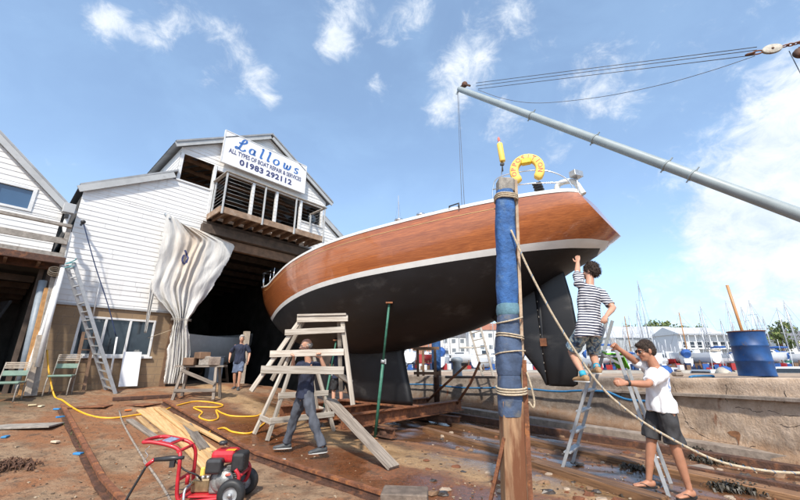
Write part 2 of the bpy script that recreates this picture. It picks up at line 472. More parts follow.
# ---------------------------------------------------------------- render setup, camera, sun, sky
scn.render.engine = 'CYCLES'
scn.view_settings.view_transform = 'Standard'; scn.view_settings.look = 'None'
scn.view_settings.gamma = 1.0; scn.view_settings.use_curve_mapping = False
scn.view_settings.exposure = EXPO = 0.80
scn.cycles.max_bounces = 8; scn.cycles.diffuse_bounces = 4
cd = bpy.data.cameras.new('camera'); cam = bpy.data.objects.new('camera', cd); col.objects.link(cam)
cd.sensor_fit = 'HORIZONTAL'; cd.sensor_width = 36; cd.lens = 36 * FPX / 800
cd.clip_start = 0.05; cd.clip_end = 6000
cam.location = CAM; cam.rotation_euler = (PI / 2 + TILT, 0, 0)
scn.camera = cam

SUN_AZ, SUN_EL = 186.0, 47.0
sd = bpy.data.lights.new('sun', 'SUN'); sd.energy = 3.0; sd.angle = math.radians(2.5); sd.color = (1.0, 0.93, 0.82)
sun = bpy.data.objects.new('sun', sd); col.objects.link(sun)
sdir = V((math.sin(math.radians(SUN_AZ)) * math.cos(math.radians(SUN_EL)), math.cos(math.radians(SUN_AZ)) * math.cos(math.radians(SUN_EL)), math.sin(math.radians(SUN_EL))))
sun.rotation_euler = sdir.to_track_quat('Z', 'Y').to_euler()
sun.location = sdir * 60

def make_world():
    w = bpy.data.worlds.new('World'); scn.world = w; w.use_nodes = True
    nt = NT(w.node_tree); bg = w.node_tree.nodes['Background']
    sky = nt.n('ShaderNodeTexSky'); sky.sky_type = 'NISHITA'; sky.sun_disc = False
    sky.sun_elevation = math.radians(SUN_EL); sky.sun_rotation = math.radians(SUN_AZ)
    sky.air_density = 1.0; sky.dust_density = 1.2; sky.ozone_density = 1.2
    tc = nt.n('ShaderNodeTexCoord'); d = tc.outputs['Generated']
    nrm = nt.n('ShaderNodeVectorMath', operation='NORMALIZE'); nt.l(d, nrm.inputs[0]); d = nrm.outputs[0]
    big = nt.noise(nt.mapping(d, (1, 1, 1.5)), 4.5, 12, 0.58, 0.35)
    fine = nt.noise(nt.mapping(d, (1, 1, 1.3), loc=(3, 1, 2)), 15.0, 12, 0.68, 0.45)
    base = nt.math('ADD', nt.math('MULTIPLY', big, 0.48), nt.math('MULTIPLY', fine, 0.52))
    # cloud banks: (pixel of the bank's middle, angular radius, weight)
    banks = [(770, 265, .20, .17), (795, 195, .19, .21), (840, 120, .16, .19), (690, 295, .20, .10), (610, 300, .20, .07), (725, 220, .11, .14),
             (445, 112, .10, .30), (500, 120, .09, .25), (596, 88, .12, .29), (460, 60, .10, .26), (490, 25, .12, .18),
             (350, 12, .14, .27), (385, 28, .07, .2), (335, 45, .06, .24), (378, 88, .07, .25), (518, 8, .06, .22), (420, 5, .06, .2), (540, 50, .06, .16), (560, 150, .06, .16),
             (118, 26, .06, .23), (145, 38, .06, .23), (180, 14, .08, .25), (232, 36, .07, .25), (255, 76, .07, .27), (272, 105, .04, .25), (215, 75, .06, .15), (100, 18, .05, .18),
             (640, 170, .10, .10), (420, 190, .12, .08), (540, 145, .10, .12), (1000, 150, .5, .3), (-300, 100, .4, .25)]
    tot = None
    for px, py, rad, wt in banks:
        c = ray(px, py)
        vm = nt.n('ShaderNodeVectorMath', operation='DISTANCE'); nt.l(d, vm.inputs[0]); vm.inputs[1].default_value = c
        mr = nt.n('ShaderNodeMapRange', interpolation_type='SMOOTHSTEP'); nt.l(vm.outputs['Value'], mr.inputs[0])
        mr.inputs[1].default_value = rad * 1.25; mr.inputs[2].default_value = 0.0; mr.inputs[3].default_value = 0.0; mr.inputs[4].default_value = wt
        tot = mr.outputs[0] if tot is None else nt.math('MAXIMUM', tot, mr.outputs[0]) if px in (760, 690, 610, 735, 500, 145, 385) else nt.math('ADD', tot, mr.outputs[0])
    # general light cover behind the camera
    sep = nt.n('ShaderNodeSeparateXYZ'); nt.l(d, sep.inputs[0])
    back = nt.math('MULTIPLY', nt.ramp(sep.outputs[1], 0.1, -0.5), 0.16)
    dens = nt.math('ADD', nt.math('ADD', base, tot), back)
    cov = nt.ramp(dens, 0.625, 0.89)
    cov = nt.math('MULTIPLY', cov, 0.90)
    shade = nt.mix(nt.ramp(nt.math('ADD', nt.math('MULTIPLY', fine, 0.5), nt.math('MULTIPLY', big, 0.5)), 0.35, 0.65), (2.8, 3.3, 4.0), (4.5, 4.65, 4.8))
    veil = nt.math('ADD', 0.16, nt.math('MULTIPLY', nt.ramp(big, 0.35, 0.7), 0.10))
    hz = nt.math('MAXIMUM', veil, nt.math('MULTIPLY', nt.ramp(sep.outputs[2], 0.42, -0.02), 0.75))
    skyc = nt.mix(hz, sky.outputs['Color'], (2.6, 3.95, 5.45))
    vs = nt.n('ShaderNodeVectorMath', operation='SCALE'); nt.l(skyc, vs.inputs[0]); vs.inputs['Scale'].default_value = 1.0
    c = nt.mix(cov, vs.outputs[0], shade)
    nt.l(c, bg.inputs['Color']); bg.inputs['Strength'].default_value = 0.145
make_world()

# ---------------------------------------------------------------- ground of the yard and slip
def ground_mat():
    m, nt, b = base_mat('yard_ground')
    tc = nt.n('ShaderNodeTexCoord'); P = tc.outputs['Object']
    def lin(ax, ay):
        x = nt.n('ShaderNodeVectorMath', operation='DOT_PRODUCT'); nt.l(P, x.inputs[0]); x.inputs[1].default_value = (ax, ay, 0); return x.outputs['Value']
    w = lin(E_.x, E_.y); s = lin(-N_.x, -N_.y)
    rot = nt.mapping(P, (1, 1, 1), (0, 0, math.radians(-48)))        # x across the slip, y along it (roughly)
    st = nt.mapping(rot, (1.0, 0.22, 1.0))
    n1 = nt.noise(P, 0.9, 8, 0.62, 0.3); n2 = nt.noise(P, 3.2, 8, 0.66, 0.2); n3 = nt.noise(P, 14.0, 6, 0.65); n4 = nt.noise(P, 55.0, 4, 0.6)
    ns = nt.noise(st, 3.0, 7, 0.65, 0.5)
    c = nt.mix(nt.ramp(n2, 0.3, 0.7), (0.15, 0.092, 0.053), (0.38, 0.25, 0.148))           # dirty beige concrete
    c = nt.mix(nt.math('MULTIPLY', nt.ramp(n1, 0.42, 0.58), 0.85), c, (0.25, 0.098, 0.036))                             # rust wash
    # the rail gap: redder and darker
    a = nt.math('ABSOLUTE', nt.math('SUBTRACT', w, 4.1))
    gap = nt.math('MULTIPLY', nt.ramp(nt.math('ADD', a, nt.math('MULTIPLY', n2, 1.2)), 1.75, 0.75), nt.ramp(s, 11.5, 8.0))
    c = nt.mix(nt.math('MULTIPLY', gap, 0.85), c, nt.mix(nt.ramp(n3, 0.35, 0.65), (0.115, 0.040, 0.016), (0.27, 0.088, 0.030)))
    # boat slip: dark, streaky, wet
    slip = nt.math('MULTIPLY', nt.ramp(nt.math('ADD', w, nt.math('MULTIPLY', n1, 1.0)), 5.0, 6.2), nt.ramp(s, 12.5, 9.5))
    sc = nt.mix(nt.ramp(ns, 0.35, 0.62), (0.045, 0.026, 0.017), (0.26, 0.118, 0.052))
    c = nt.mix(nt.math('MULTIPLY', slip, 0.82), c, sc)
    # sandy strip between rail and slip
    sand = nt.math('MULTIPLY', nt.ramp(nt.math('ABSOLUTE', nt.math('SUBTRACT', w, nt.math('ADD', 4.6, nt.math('MULTIPLY', n1, 1.1)))), 0.55, 0.15), 0.75)
    c = nt.mix(sand, c, nt.mix(nt.ramp(n3, 0.3, 0.7), (0.34, 0.205, 0.095), (0.52, 0.35, 0.185)))
    # dark dirt, grit and chips
    c = nt.mix(nt.math('MULTIPLY', nt.ramp(n2, 0.54, 0.66), 0.72), c, (0.075, 0.045, 0.028))
    c = nt.mix(nt.math('MULTIPLY', nt.ramp(n3, 0.56, 0.66), 0.7), c, (0.05, 0.036, 0.026))
    c = nt.mix(nt.math('MULTIPLY', nt.ramp(n4, 0.66, 0.72), 0.5), c, (0.42, 0.33, 0.24))
    c = nt.mix(nt.math('MULTIPLY', nt.ramp(n4, 0.40, 0.32), 0.6), c, (0.05, 0.035, 0.025))
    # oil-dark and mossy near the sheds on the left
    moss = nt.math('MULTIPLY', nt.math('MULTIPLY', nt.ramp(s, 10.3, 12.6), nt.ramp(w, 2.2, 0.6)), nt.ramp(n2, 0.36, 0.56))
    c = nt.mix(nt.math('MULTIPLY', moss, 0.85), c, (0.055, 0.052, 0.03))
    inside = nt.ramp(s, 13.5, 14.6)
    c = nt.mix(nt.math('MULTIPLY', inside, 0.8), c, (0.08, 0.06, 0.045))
    wet = nt.math('MULTIPLY', slip, nt.ramp(nt.noise(st, 1.3, 6, 0.6), 0.42, 0.52))
    wet2 = nt.math('MULTIPLY', gap, nt.ramp(n1, 0.38, 0.50))
    wt = nt.math('MAXIMUM', wet, nt.math('MULTIPLY', wet2, 0.8))
    c = nt.mix(nt.math('MULTIPLY', wt, 0.45), c, (0.035, 0.018, 0.012))
    nt.l(c, b.inputs['Base Color'])
    r = nt.math('SUBTRACT', 0.88, nt.math('MULTIPLY', wt, 0.78))
    nt.l(r, b.inputs['Roughness'])
    h = nt.math('ADD', nt.math('MULTIPLY', n2, 0.9), nt.math('ADD', nt.math('MULTIPLY', n3, 0.5), nt.math('MULTIPLY', n4, 0.22)))
    bp = nt.n('ShaderNodeBump'); bp.inputs['Distance'].default_value = 0.06
    nt.l(nt.math('SUBTRACT', 0.75, nt.math('MULTIPLY', wt, 0.66)), bp.inputs['Strength'])
    nt.l(h, bp.inputs['Height']); nt.l(bp.outputs[0], b.inputs['Normal'])
    return m
m_ground = ground_mat()

def spaced(a, b, fine0, fine1, step, coarse):
    out, x = [], a
    while x < b:
        out.append(x); x += step if fine0 <= x <= fine1 else coarse
    return out + [b]

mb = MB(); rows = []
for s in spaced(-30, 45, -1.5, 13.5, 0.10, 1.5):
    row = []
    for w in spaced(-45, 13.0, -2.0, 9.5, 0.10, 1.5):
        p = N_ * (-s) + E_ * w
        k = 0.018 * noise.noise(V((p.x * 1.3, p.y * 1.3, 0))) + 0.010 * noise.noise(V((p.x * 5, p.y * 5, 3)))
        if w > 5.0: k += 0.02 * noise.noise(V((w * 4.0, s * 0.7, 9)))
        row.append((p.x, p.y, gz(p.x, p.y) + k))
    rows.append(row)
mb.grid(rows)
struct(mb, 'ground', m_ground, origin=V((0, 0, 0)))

# ---------------------------------------------------------------- quay
BOT = [(6.5, 1.0), (6.35, 3.0), (6.15, 4.6), (5.90, 6.1), (5.52, 8.1), (4.5, 11.0), (1.9, 14.2), (-0.4, 16.6), (-3.0, 19.0)]
TOPZ = [1.30, 1.29, 1.27, 1.24, 1.16, 1.07, 0.98, 0.95, 0.95]
bp_ = smooth_path([(x, y, z) for (x, y), z in zip(BOT, TOPZ)], 14)
def quay_mat():
    m, nt, b = base_mat('old_quay_concrete')
    tc = nt.n('ShaderNodeTexCoord'); P = tc.outputs['Object']
    n1 = nt.noise(P, 0.9, 8, 0.62); n2 = nt.noise(P, 5.0, 8, 0.68); n3 = nt.noise(P, 28, 5, 0.6)
    c = nt.mix(nt.ramp(n2, 0.3, 0.7), (0.47, 0.335, 0.23), (0.63, 0.48, 0.355))
    sep = nt.n('ShaderNodeSeparateXYZ'); nt.l(P, sep.inputs[0])
    old = nt.ramp(nt.math('ADD', sep.outputs[1], nt.math('MULTIPLY', n1, 1.5)), 8.2, 10.8)
    c = nt.mix(nt.math('MULTIPLY', old, 0.85), c, nt.mix(nt.ramp(n2, 0.35, 0.7), (0.115, 0.10, 0.088), (0.23, 0.20, 0.175)))
    c = nt.mix(nt.math('MULTIPLY', nt.ramp(n1, 0.52, 0.7), 0.6), c, (0.17, 0.115, 0.08))
    low = nt.ramp(nt.math('ADD', sep.outputs[2], nt.math('MULTIPLY', n2, 0.5)), 0.62, 0.28)
    c = nt.mix(nt.math('MULTIPLY', low, 0.55), c, (0.34, 0.18, 0.085))
    rust = nt.ramp(nt.noise(nt.mapping(P, (1.0, 1.0, .35)), 1.9, 5, 0.5), 0.655, 0.70)
    c = nt.mix(nt.math('MULTIPLY', rust, 0.8), c, (0.22, 0.07, 0.022))
    vo = nt.n('ShaderNodeTexVoronoi', feature='DISTANCE_TO_EDGE'); vo.inputs['Scale'].default_value = 0.62
    nv = nt.n('ShaderNodeTexNoise'); nv.inputs['Scale'].default_value = 2.2; nv.inputs['Detail'].default_value = 6; nt.l(P, nv.inputs['Vector'])
    ad = nt.n('ShaderNodeVectorMath', operation='MULTIPLY_ADD'); nt.l(nv.outputs['Color'], ad.inputs[0]); ad.inputs[1].default_value = (0.9, 0.9, 0.9); nt.l(P, ad.inputs[2])
    nt.l(ad.outputs[0], vo.inputs['Vector'])
    crack = nt.math('MULTIPLY', nt.ramp(vo.outputs['Distance'], 0.007, 0.0), nt.ramp(n1, 0.42, 0.55))
    c = nt.mix(nt.math('MULTIPLY', crack, 0.0), c, (0.11, 0.08, 0.06))
    c = nt.mix(nt.math('MULTIPLY', nt.ramp(n3, 0.62, 0.72), 0.5), c, (0.12, 0.09, 0.07))
    nt.l(c, b.inputs['Base Color']); b.inputs['Roughness'].default_value = 0.9
    h = nt.math('SUBTRACT', nt.math('ADD', nt.math('MULTIPLY', n2, 0.8), nt.math('MULTIPLY', n3, 0.35)), nt.math('MULTIPLY', crack, 0.0))
    bp = nt.n('ShaderNodeBump'); bp.inputs['Strength'].default_value = 0.7; bp.inputs['Distance'].default_value = 0.05
    nt.l(h, bp.inputs['Height']); nt.l(bp.outputs[0], b.inputs['Normal'])
    return m
m_quay = quay_mat()
OUT = V((0.86, 0.5, 0))
rows = []; lip = []
for i, p in enumerate(bp_):
    d = (bp_[min(i + 1, len(bp_) - 1)] - bp_[max(i - 1, 0)]); n = V((-d.y, d.x, 0)).normalized()   # towards the slip
    if n.x > 0: n = -n
    r = []
    for k in range(19):
        t = k / 18; z = -0.4 + (p.z + 0.4) * t
        off = -0.22 * t + 0.02 * noise.noise(V((p.x * 2.2, p.y * 2.2, z * 2.2))) + 0.012 * noise.noise(V((p.x * 7, p.y * 7, z * 7)))
        if z < 0.12: off += 0.10
        if z > p.z - 0.30 : off += -0.035
        r.append(V((p.x, p.y, z)) + n * off)
    zt = p.z + 0.012 * noise.noise(V((p.x * 3, p.y * 3, 1)))
    r[-1].z = zt
    q = r[-1] - n * 0.03; r.append(V((q.x, q.y, zt + 0.012)))
    r.append(V((q.x, q.y, zt + .012)) - n * 0.42)
    rows.append(r); lip.append((V((p.x, p.y, p.z)) , n))
mb = MB(); mb.grid(rows)
quay_wall = mb.build('quay_wall', m_quay, origin=V((0, 0, 0)))
tag(quay_wall, 'long cracked beige and grey concrete quay wall running behind the slip and under the blue barrel', 'wall')
mb = MB()
for i in range(len(lip) - 1):
    (p, n), (q, n2) = lip[i], lip[i + 1]
    if p.y > 10.3: break
    a = p + n * (-0.13); b2 = q + n2 * (-0.13); a.z = p.z - 0.30; b2.z = q.z - 0.30
    mb.add([a + n * .035 + V((0, 0, .02)), b2 + n2 * .035 + V((0, 0, .02)), b2 + n2 * .045 - V((0, 0, .028)), a + n * .045 - V((0, 0, .028)), a - n * .08 + V((0, 0, .03)), b2 - n2 * .08 + V((0, 0, .03)), b2 - n2 * .08 - V((0, 0, .03)), a - n * .08 - V((0, 0, .03))],
           [(0, 1, 2, 3), (4, 5, 1, 0), (3, 2, 6, 7)])
mb.build('ledge', m_concrete, quay_wall)

m_quaytop = mat('quay_top_dirt', (0.36, 0.26, 0.18), 0.9, var=0.3, scale=2.5, bump=0.5, bscale=12, c2=(0.22, 0.14, 0.085), c2amt=(0.5, 0.7), c2scale=1.2)
rows = []
for (p, n), full in zip(lip, rows or [None] * len(lip)):
    a = V((p.x, p.y, p.z)) - n * 0.60
    r = []
    for k in range(12):
        q = a + OUT * (7.5 * k / 11); q.z = p.z + 0.006 + (0.02 * noise.noise(V((q.x * 2, q.y * 2, 4))) if k else 0)
        r.append(q)
    e = r[-1].copy(); e.z = -3; r.append(e)
    rows.append(r)
mb = MB(); mb.grid(rows); struct(mb, 'quay_pavement', m_quaytop, origin=V((0, 0, 0)))

# ---------------------------------------------------------------- harbour water, far bank and hill
def water_mat():
    m, nt, b = base_mat('harbour_water'); tc = nt.n('ShaderNodeTexCoord')
    b.inputs['Base Color'].default_value = (0.05, 0.075, 0.085, 1); b.inputs['Roughness'].default_value = 0.12
    bp = nt.n('ShaderNodeBump'); bp.inputs['Strength'].default_value = 0.35; bp.inputs['Distance'].default_value = 0.1
    nt.l(nt.noise(nt.mapping(tc.outputs['Object'], (1, 1, 1)), 1.6, 5, 0.6), bp.inputs['Height']); nt.l(bp.outputs[0], b.inputs['Normal'])
    return m
mb = MB(); mb.quad((-3000, -60, -1.4), (3000, -60, -1.4), (3000, 4500, -1.4), (-3000, 4500, -1.4)); struct(mb, 'water', water_mat(), origin=V((0, 0, -1.4)))
m_bank = mat('far_bank_grass', (0.10, 0.12, 0.06), 0.9, var=0.3, scale=0.05)
rows = []
for i in range(61):
    x = -500 + i * 25; r = []
    for j in range(9):
        y = 135 + j * 40
        h = -2.5 + 3.2 * sstep(132, 140, y) + (16 + 5 * noise.noise(V((x * .006, 2, 0)))) * sstep(210, 380, y) * (1 - 0.75 * sstep(180, 260, x))
        r.append((x, y, h))
    rows.append(r)
mb = MB(); mb.grid(rows); struct(mb, 'far_hillside', m_bank, origin=V((0, 0, 0)))
# ---------------------------------------------------------------- lapped boarding
def clad(mb, pieces, org, e, n, pitch=0.15):
    """pieces: (z0, z1, left at z0, right at z0, left at z1, right at z1); boards lap like clapboard"""
    org, e, n = V(org), V(e), V(n); up = V((0, 0, 1))
    for z0, z1, l0, r0, l1, r1 in pieces:
        k = math.floor(z0 / pitch)
        while k * pitch < z1 - 1e-6:
            a, b = max(z0, k * pitch), min(z1, (k + 1) * pitch)
            k += 1
            if b - a < 0.005: continue
            def at(z, w, off): return org + e * w + up * z + n * off
            la, ra = [l0 + (l1 - l0) * (a - z0) / (z1 - z0), r0 + (r1 - r0) * (a - z0) / (z1 - z0)]
            lb, rb = [l0 + (l1 - l0) * (b - z0) / (z1 - z0), r0 + (r1 - r0) * (b - z0) / (z1 - z0)]
            jr = random.Random(int(k * 131 + l0 * 17)); cuts = []; x_ = l0 + jr.uniform(.6, 3.2)
            while x_ < max(ra, rb) - .5: cuts.append(x_); x_ += jr.uniform(2.2, 4.2)
            cuts = [q for q in cuts if max(la, lb) + .3 < q < min(ra, rb) - .3]
            segs = list(zip([None] + cuts, cuts + [None]))
            for q0, q1 in segs:
                j = jr.uniform(-.003, .004); A0, B0 = (la, lb) if q0 is None else (q0 + .002, q0 + .002); A1, B1 = (ra, rb) if q1 is None else (q1 - .002, q1 - .002)
                mb.add([at(a, A0, .022 + j), at(a, A1, .022 - j * .5), at(b, B1, .010), at(b, B0, .010), at(a, A0, 0), at(a, A1, 0)],
                       [(0, 1, 2, 3), (4, 5, 1, 0)])


ORG = N_ * (-DF)
RZ = math.radians(48)
def fbox(mb, w0, w1, z0, z1, o0, o1):
    """box in front coordinates: along w, up z, outwards o"""
    return mb.box(ORG + E_ * ((w0 + w1) / 2) + N_ * ((o0 + o1) / 2) + V((0, 0, (z0 + z1) / 2)), (abs(w1 - w0), abs(o1 - o0), abs(z1 - z0)), rotz(RZ))

def sheet(mb, pts):
    mb.add(pts, [tuple(range(len(pts)))])

# ================================================================ the big boat shed
shed = thing('boat_shed', 'white clapboard boat shed with block ground floor, tall open doorway, loft balcony and gabled roof', 'building', FW(5.5, 0.68), RZ)
mb = MB()
clad(mb, [(3.05, 5.55, .92, 3.86, .92, 3.86), (5.55, 6.38, .92, 4.42, .92, 4.42), (6.38, 7.70, .92, 4.42, 3.05, 4.42),
          (8.78, 9.02, 3.18, 9.62, 3.18, 9.62), (9.02, 10.98, 3.22, 9.60, 6.38, 6.46),
          (5.75, 7.62, 8.34, 9.52, 8.34, 9.52), (3.0, 5.75, 9.32, 10.75, 9.32, 10.75), (5.75, 7.22, 9.52, 10.75, 9.52, 10.75), (7.22, 8.05, 9.52, 10.75, 9.52, 9.55)], ORG, E_, N_)
side = -N_
clad(mb, [(6.2, 9.0, -14, -0.02, -14, -0.02)], ORG + E_ * 3.20, N_, -E_)
mb.build('cladding', m_clap, shed)
# block ground floor round the window opening
mb = MB()
fbox(mb, .95, 1.58, .2, 3.05, -.22, -.005); fbox(mb, 3.46, 3.86, .2, 3.05, -.22, -.005); fbox(mb, 1.58, 3.46, .2, 1.66, -.22, -.006); fbox(mb, 1.58, 3.46, 2.76, 3.05, -.22, -.006)
mb.build('block_wall', m_brick, shed)
mb = MB(); fbox(mb, .9, 3.95, 3.02, 3.08, -.05, .05); mb.build('drip_board', m_greyboard, shed)
# ground-floor window
mb = MB()
for a, b in ((1.58, 1.64), (3.40, 3.46)): fbox(mb, a, b, 1.66, 2.76, -.08, .015)
for a in (2.20, 2.80): fbox(mb, a - .03, a + .03, 1.72, 2.70, -.078, .012)
fbox(mb, 1.64, 3.40, 2.70, 2.76, -.08, .014); fbox(mb, 1.64, 3.40, 1.66, 1.72, -.08, .014)
win = mb.build('window', m_white_trim, shed, bevel=.006)
for a, b in ((1.64, 2.17), (2.23, 2.77), (2.83, 3.40)):
    mb = MB(); fbox(mb, a, b, 1.72, 2.70, -.05, -.04); mb.build('pane', m_glass, win)
mb = MB(); fbox(mb, 1.52, 3.52, 1.60, 1.66, -.08, .07); mb.build('sill', m_white_trim, win, bevel=.006)
# barge boards
def barge(mb, w0, z0, w1, z1, h=.20, o=.10, t=.05):
    a, b = FW(w0, z0, o), FW(w1, z1, o)
    d = (b - a).normalized(); up = N_.cross(d)
    if up.z < 0: up = -up
    mb.prism([a, b, b + up * h, a + up * h], N_ * t)
mb = MB(); barge(mb, .84, 6.30, 3.16, 7.72, .19); mb.build('barge_board', m_greyboard, shed)
mb = MB(); barge(mb, 2.98, 8.86, 6.42, 10.93, .17, .16); mb.build('barge_board', m_greyboard, shed)
mb = MB(); barge(mb, 9.86, 8.86, 6.42, 10.93, .17, .16); mb.build('barge_board', m_greyboard, shed)
mb = MB(); barge(mb, 10.95, 7.12, 9.50, 8.02, .17); mb.build('barge_board', m_greyboard, shed)
# roofs (thick sheets running back)
def roof(w0, z0, w1, z1, o0=.15, o1=-15, t=.07):
    mb = MB(); nrib = 60
    a, b = FW(w0, z0), FW(w1, z1)
    rows_ = []
    for i in range(nrib * 2 + 1):
        o = o0 + (o1 - o0) * i / (nrib * 2); dz = .02 * (i % 2)
        rows_.append([a + N_ * o + V((0, 0, .2 + dz)), b + N_ * o + V((0, 0, .2 + dz))])
    mb.grid(rows_, False)
    rows2 = [[p - V((0, 0, t)) for p in r] for r in (rows_[0], rows_[-1])]
    mb.grid(rows2, False)
    mb.grid([rows_[0], rows2[0]], False)
    return mb.build('roof', m_roof, shed)
roof(.80, 6.36, 3.19, 7.85); roof(2.92, 8.88, 6.43, 11.0, .24); roof(9.92, 8.88, 6.41, 11.0, .24); roof(11.0, 7.16, 9.55, 8.06)
# round vent in the tower side
mb = MB(); c = FW(3.14, 8.15, -1.0); mb.lathe([(0, .03), (.16, .03), (.20, .02), (.20, -.02)], 20, M4(frame(V((0, 0, 1)), -E_), c)); mb.build('round_vent', m_white_trim, shed)
# loft: floor, inside walls, rafters
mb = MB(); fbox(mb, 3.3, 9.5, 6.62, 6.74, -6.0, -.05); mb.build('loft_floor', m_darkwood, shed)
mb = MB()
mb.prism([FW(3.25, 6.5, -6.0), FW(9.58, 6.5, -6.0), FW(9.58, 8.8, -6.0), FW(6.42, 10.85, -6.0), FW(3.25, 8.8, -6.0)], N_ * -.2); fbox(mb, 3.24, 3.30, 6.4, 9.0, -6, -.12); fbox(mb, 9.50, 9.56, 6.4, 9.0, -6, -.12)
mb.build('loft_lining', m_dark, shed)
for k in range(6):
    o = -.5 - k * .9
    mb = MB(); mb.bar(FW(3.3, 8.82, o), FW(6.42, 10.8, o), .06, .16); mb.bar(FW(9.5, 8.82, o), FW(6.42, 10.8, o), .06, .16); mb.bar(FW(3.3, 8.85, o), FW(9.5, 8.85, o), .06, .14)
    mb.build('roof_truss', m_brownwood, shed)
# window opening and posts of the loft
mb = MB(); fbox(mb, 3.18, 4.40, 7.68, 7.74, -.1, .05); mb.build('sill', m_white_trim, shed)
for w, a in ((3.25, 7.7), (4.42, 6.7), (5.99, 6.7), (7.06, 6.7), (8.28, 6.7), (9.46, 7.6)):
    mb = MB(); fbox(mb, w - .055, w + .055, a, 8.78, -.10, .04); mb.build('loft_post', m_white_trim, shed, bevel=.008)
mb = MB(); fbox(mb, 4.49, 9.40, 8.62, 8.775, -.08, .03); mb.build('loft_lintel', m_white_trim, shed)
mb = MB(); fbox(mb, 5.3, 5.7, 6.75, 7.35, -1.3, -.9); fbox(mb, 6.3, 6.9, 6.75, 7.2, -1.8, -1.2); mb.build('stored_crates', m_brownwood, shed, bevel=.01)
mb = MB(); mb.lathe([(0, .03), (.17, .03), (.22, .0), (.22, -.03)], 24, M4(frame(V((0, 0, -1)), N_), FW(8.95, 7.95, -.02))); mb.build('round_window', m_glass, shed)
mb = MB(); fbox(mb, 8.34, 9.52, 7.62, 7.68, -.08, .06); mb.build('sill', m_white_trim, shed)
# balcony
BO = 1.15
bal = []
mb = MB()
for k in range(9):
    o0 = .06 + k * (BO - .06) / 9; fbox(mb, 4.45, 8.78, 6.70, 6.735, o0, o0 + (BO - .06) / 9 - .012)
deck = mb.build('balcony_deck', m_balcony, shed)
mb = MB(); fbox(mb, 4.42, 8.82, 6.50, 6.73, BO, BO + .05); fbox(mb, 4.38, 4.43, 6.50, 6.73, .04, BO + .04); fbox(mb, 8.80, 8.85, 6.50, 6.73, .04, BO + .04)
mb.build('edge_board', m_balcony, deck, bevel=.006)
mb = MB()
for k in range(11): w = 4.62 + k * .40; fbox(mb, w - .03, w + .03, 6.50, 6.695, -.02, BO - .005)
mb.build('joists', m_brownwood, deck)
mb = MB(); fbox(mb, 4.25, 9.3, 5.98, 6.32, -.25, .20); mb.build('main_beam', m_darkwood, shed, bevel=.01)
mb = MB(); fbox(mb, 3.88, 9.32, 5.60, 5.95, -.20, .0); mb.build('door_header', m_brownwood, shed)
mb = MB(); fbox(mb, 4.30, 9.31, 6.33, 6.49, -.3, .02); mb.build('beam_packing', m_darkwood, shed)
railp = [(4.46, 1.12), (5.95, 1.12), (7.32, 1.12), (8.76, 1.12), (4.50, .12), (8.76, .12)]
for w, o in railp:
    mb = MB(); fbox(mb, w - .028, w + .028, 6.45 if o > 1 else 6.74, 8.05, o - .028 + (.09 if o > 1 else 0), o + .028 + (.09 if o > 1 else 0)); mb.build('rail_post', m_greyboard, shed, bevel=.005)
mb = MB(); fbox(mb, 4.40, 8.84, 8.05, 8.10, 1.14, 1.27); fbox(mb, 4.40, 4.52, 8.051, 8.101, .06, 1.14); fbox(mb, 8.72, 8.84, 8.051, 8.101, .06, 1.14); mb.build('hand_rail', m_greywood, shed, bevel=.006)
mb = MB()
for k in range(8):
    z = 6.86 + k * .145
    mb.tube([FW(4.5, z, .10), FW(4.47, z, 1.20), FW(8.76, z, 1.20), FW(8.76, z, .10)], .005, 5)
mb.build('rail_wires', m_steel, shed)
# doorway posts and the inside of the shed
mb = MB(); fbox(mb, 3.86, 4.02, .3, 5.6, -.18, .06); mb.build('door_jamb', m_brownwood, shed)
mb = MB(); fbox(mb, 9.34, 10.75, .1, 2.99, -.15, .0); mb.build('block_wall', m_darkwood, shed)
mb = MB(); fbox(mb, 9.20, 9.34, .2, 5.6, -.18, .05); mb.build('door_jamb', m_brownwood, shed)
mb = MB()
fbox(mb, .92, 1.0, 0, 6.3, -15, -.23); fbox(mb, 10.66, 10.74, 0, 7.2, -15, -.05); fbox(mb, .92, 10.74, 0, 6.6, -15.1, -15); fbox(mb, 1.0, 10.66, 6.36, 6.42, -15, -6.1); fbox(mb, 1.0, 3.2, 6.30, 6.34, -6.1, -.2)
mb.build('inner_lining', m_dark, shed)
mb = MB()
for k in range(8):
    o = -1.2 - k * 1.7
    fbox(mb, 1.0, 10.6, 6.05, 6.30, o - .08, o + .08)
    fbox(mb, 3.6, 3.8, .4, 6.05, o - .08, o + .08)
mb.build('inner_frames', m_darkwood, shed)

# ---------------------------------------------------------------- the sign
sign = thing('sign_board', 'big white painted sign board with blue and navy lettering fixed to the shed gable', 'sign', FW(6.36, 8.92, .2), RZ)
SO = .24
mb = MB(); fbox(mb, 4.50, 8.23, 8.93, 10.31, SO - .05, SO); mb.build('board', mat('sign_white', (0.80, 0.80, 0.81), .4, var=.04, scale=2, c2=(.62, .62, .6), c2amt=(.66, .9)), sign, bevel=.01)
mb = MB()
fbox(mb, 4.47, 8.26, 10.305, 10.34, SO - .055, SO + .012); fbox(mb, 4.47, 8.26, 8.90, 8.935, SO - .055, SO + .012); fbox(mb, 4.465, 4.505, 8.935, 10.305, SO - .055, SO + .012); fbox(mb, 8.225, 8.265, 8.935, 10.305, SO - .055, SO + .012)
mb.build('frame', m_white_trim, sign)

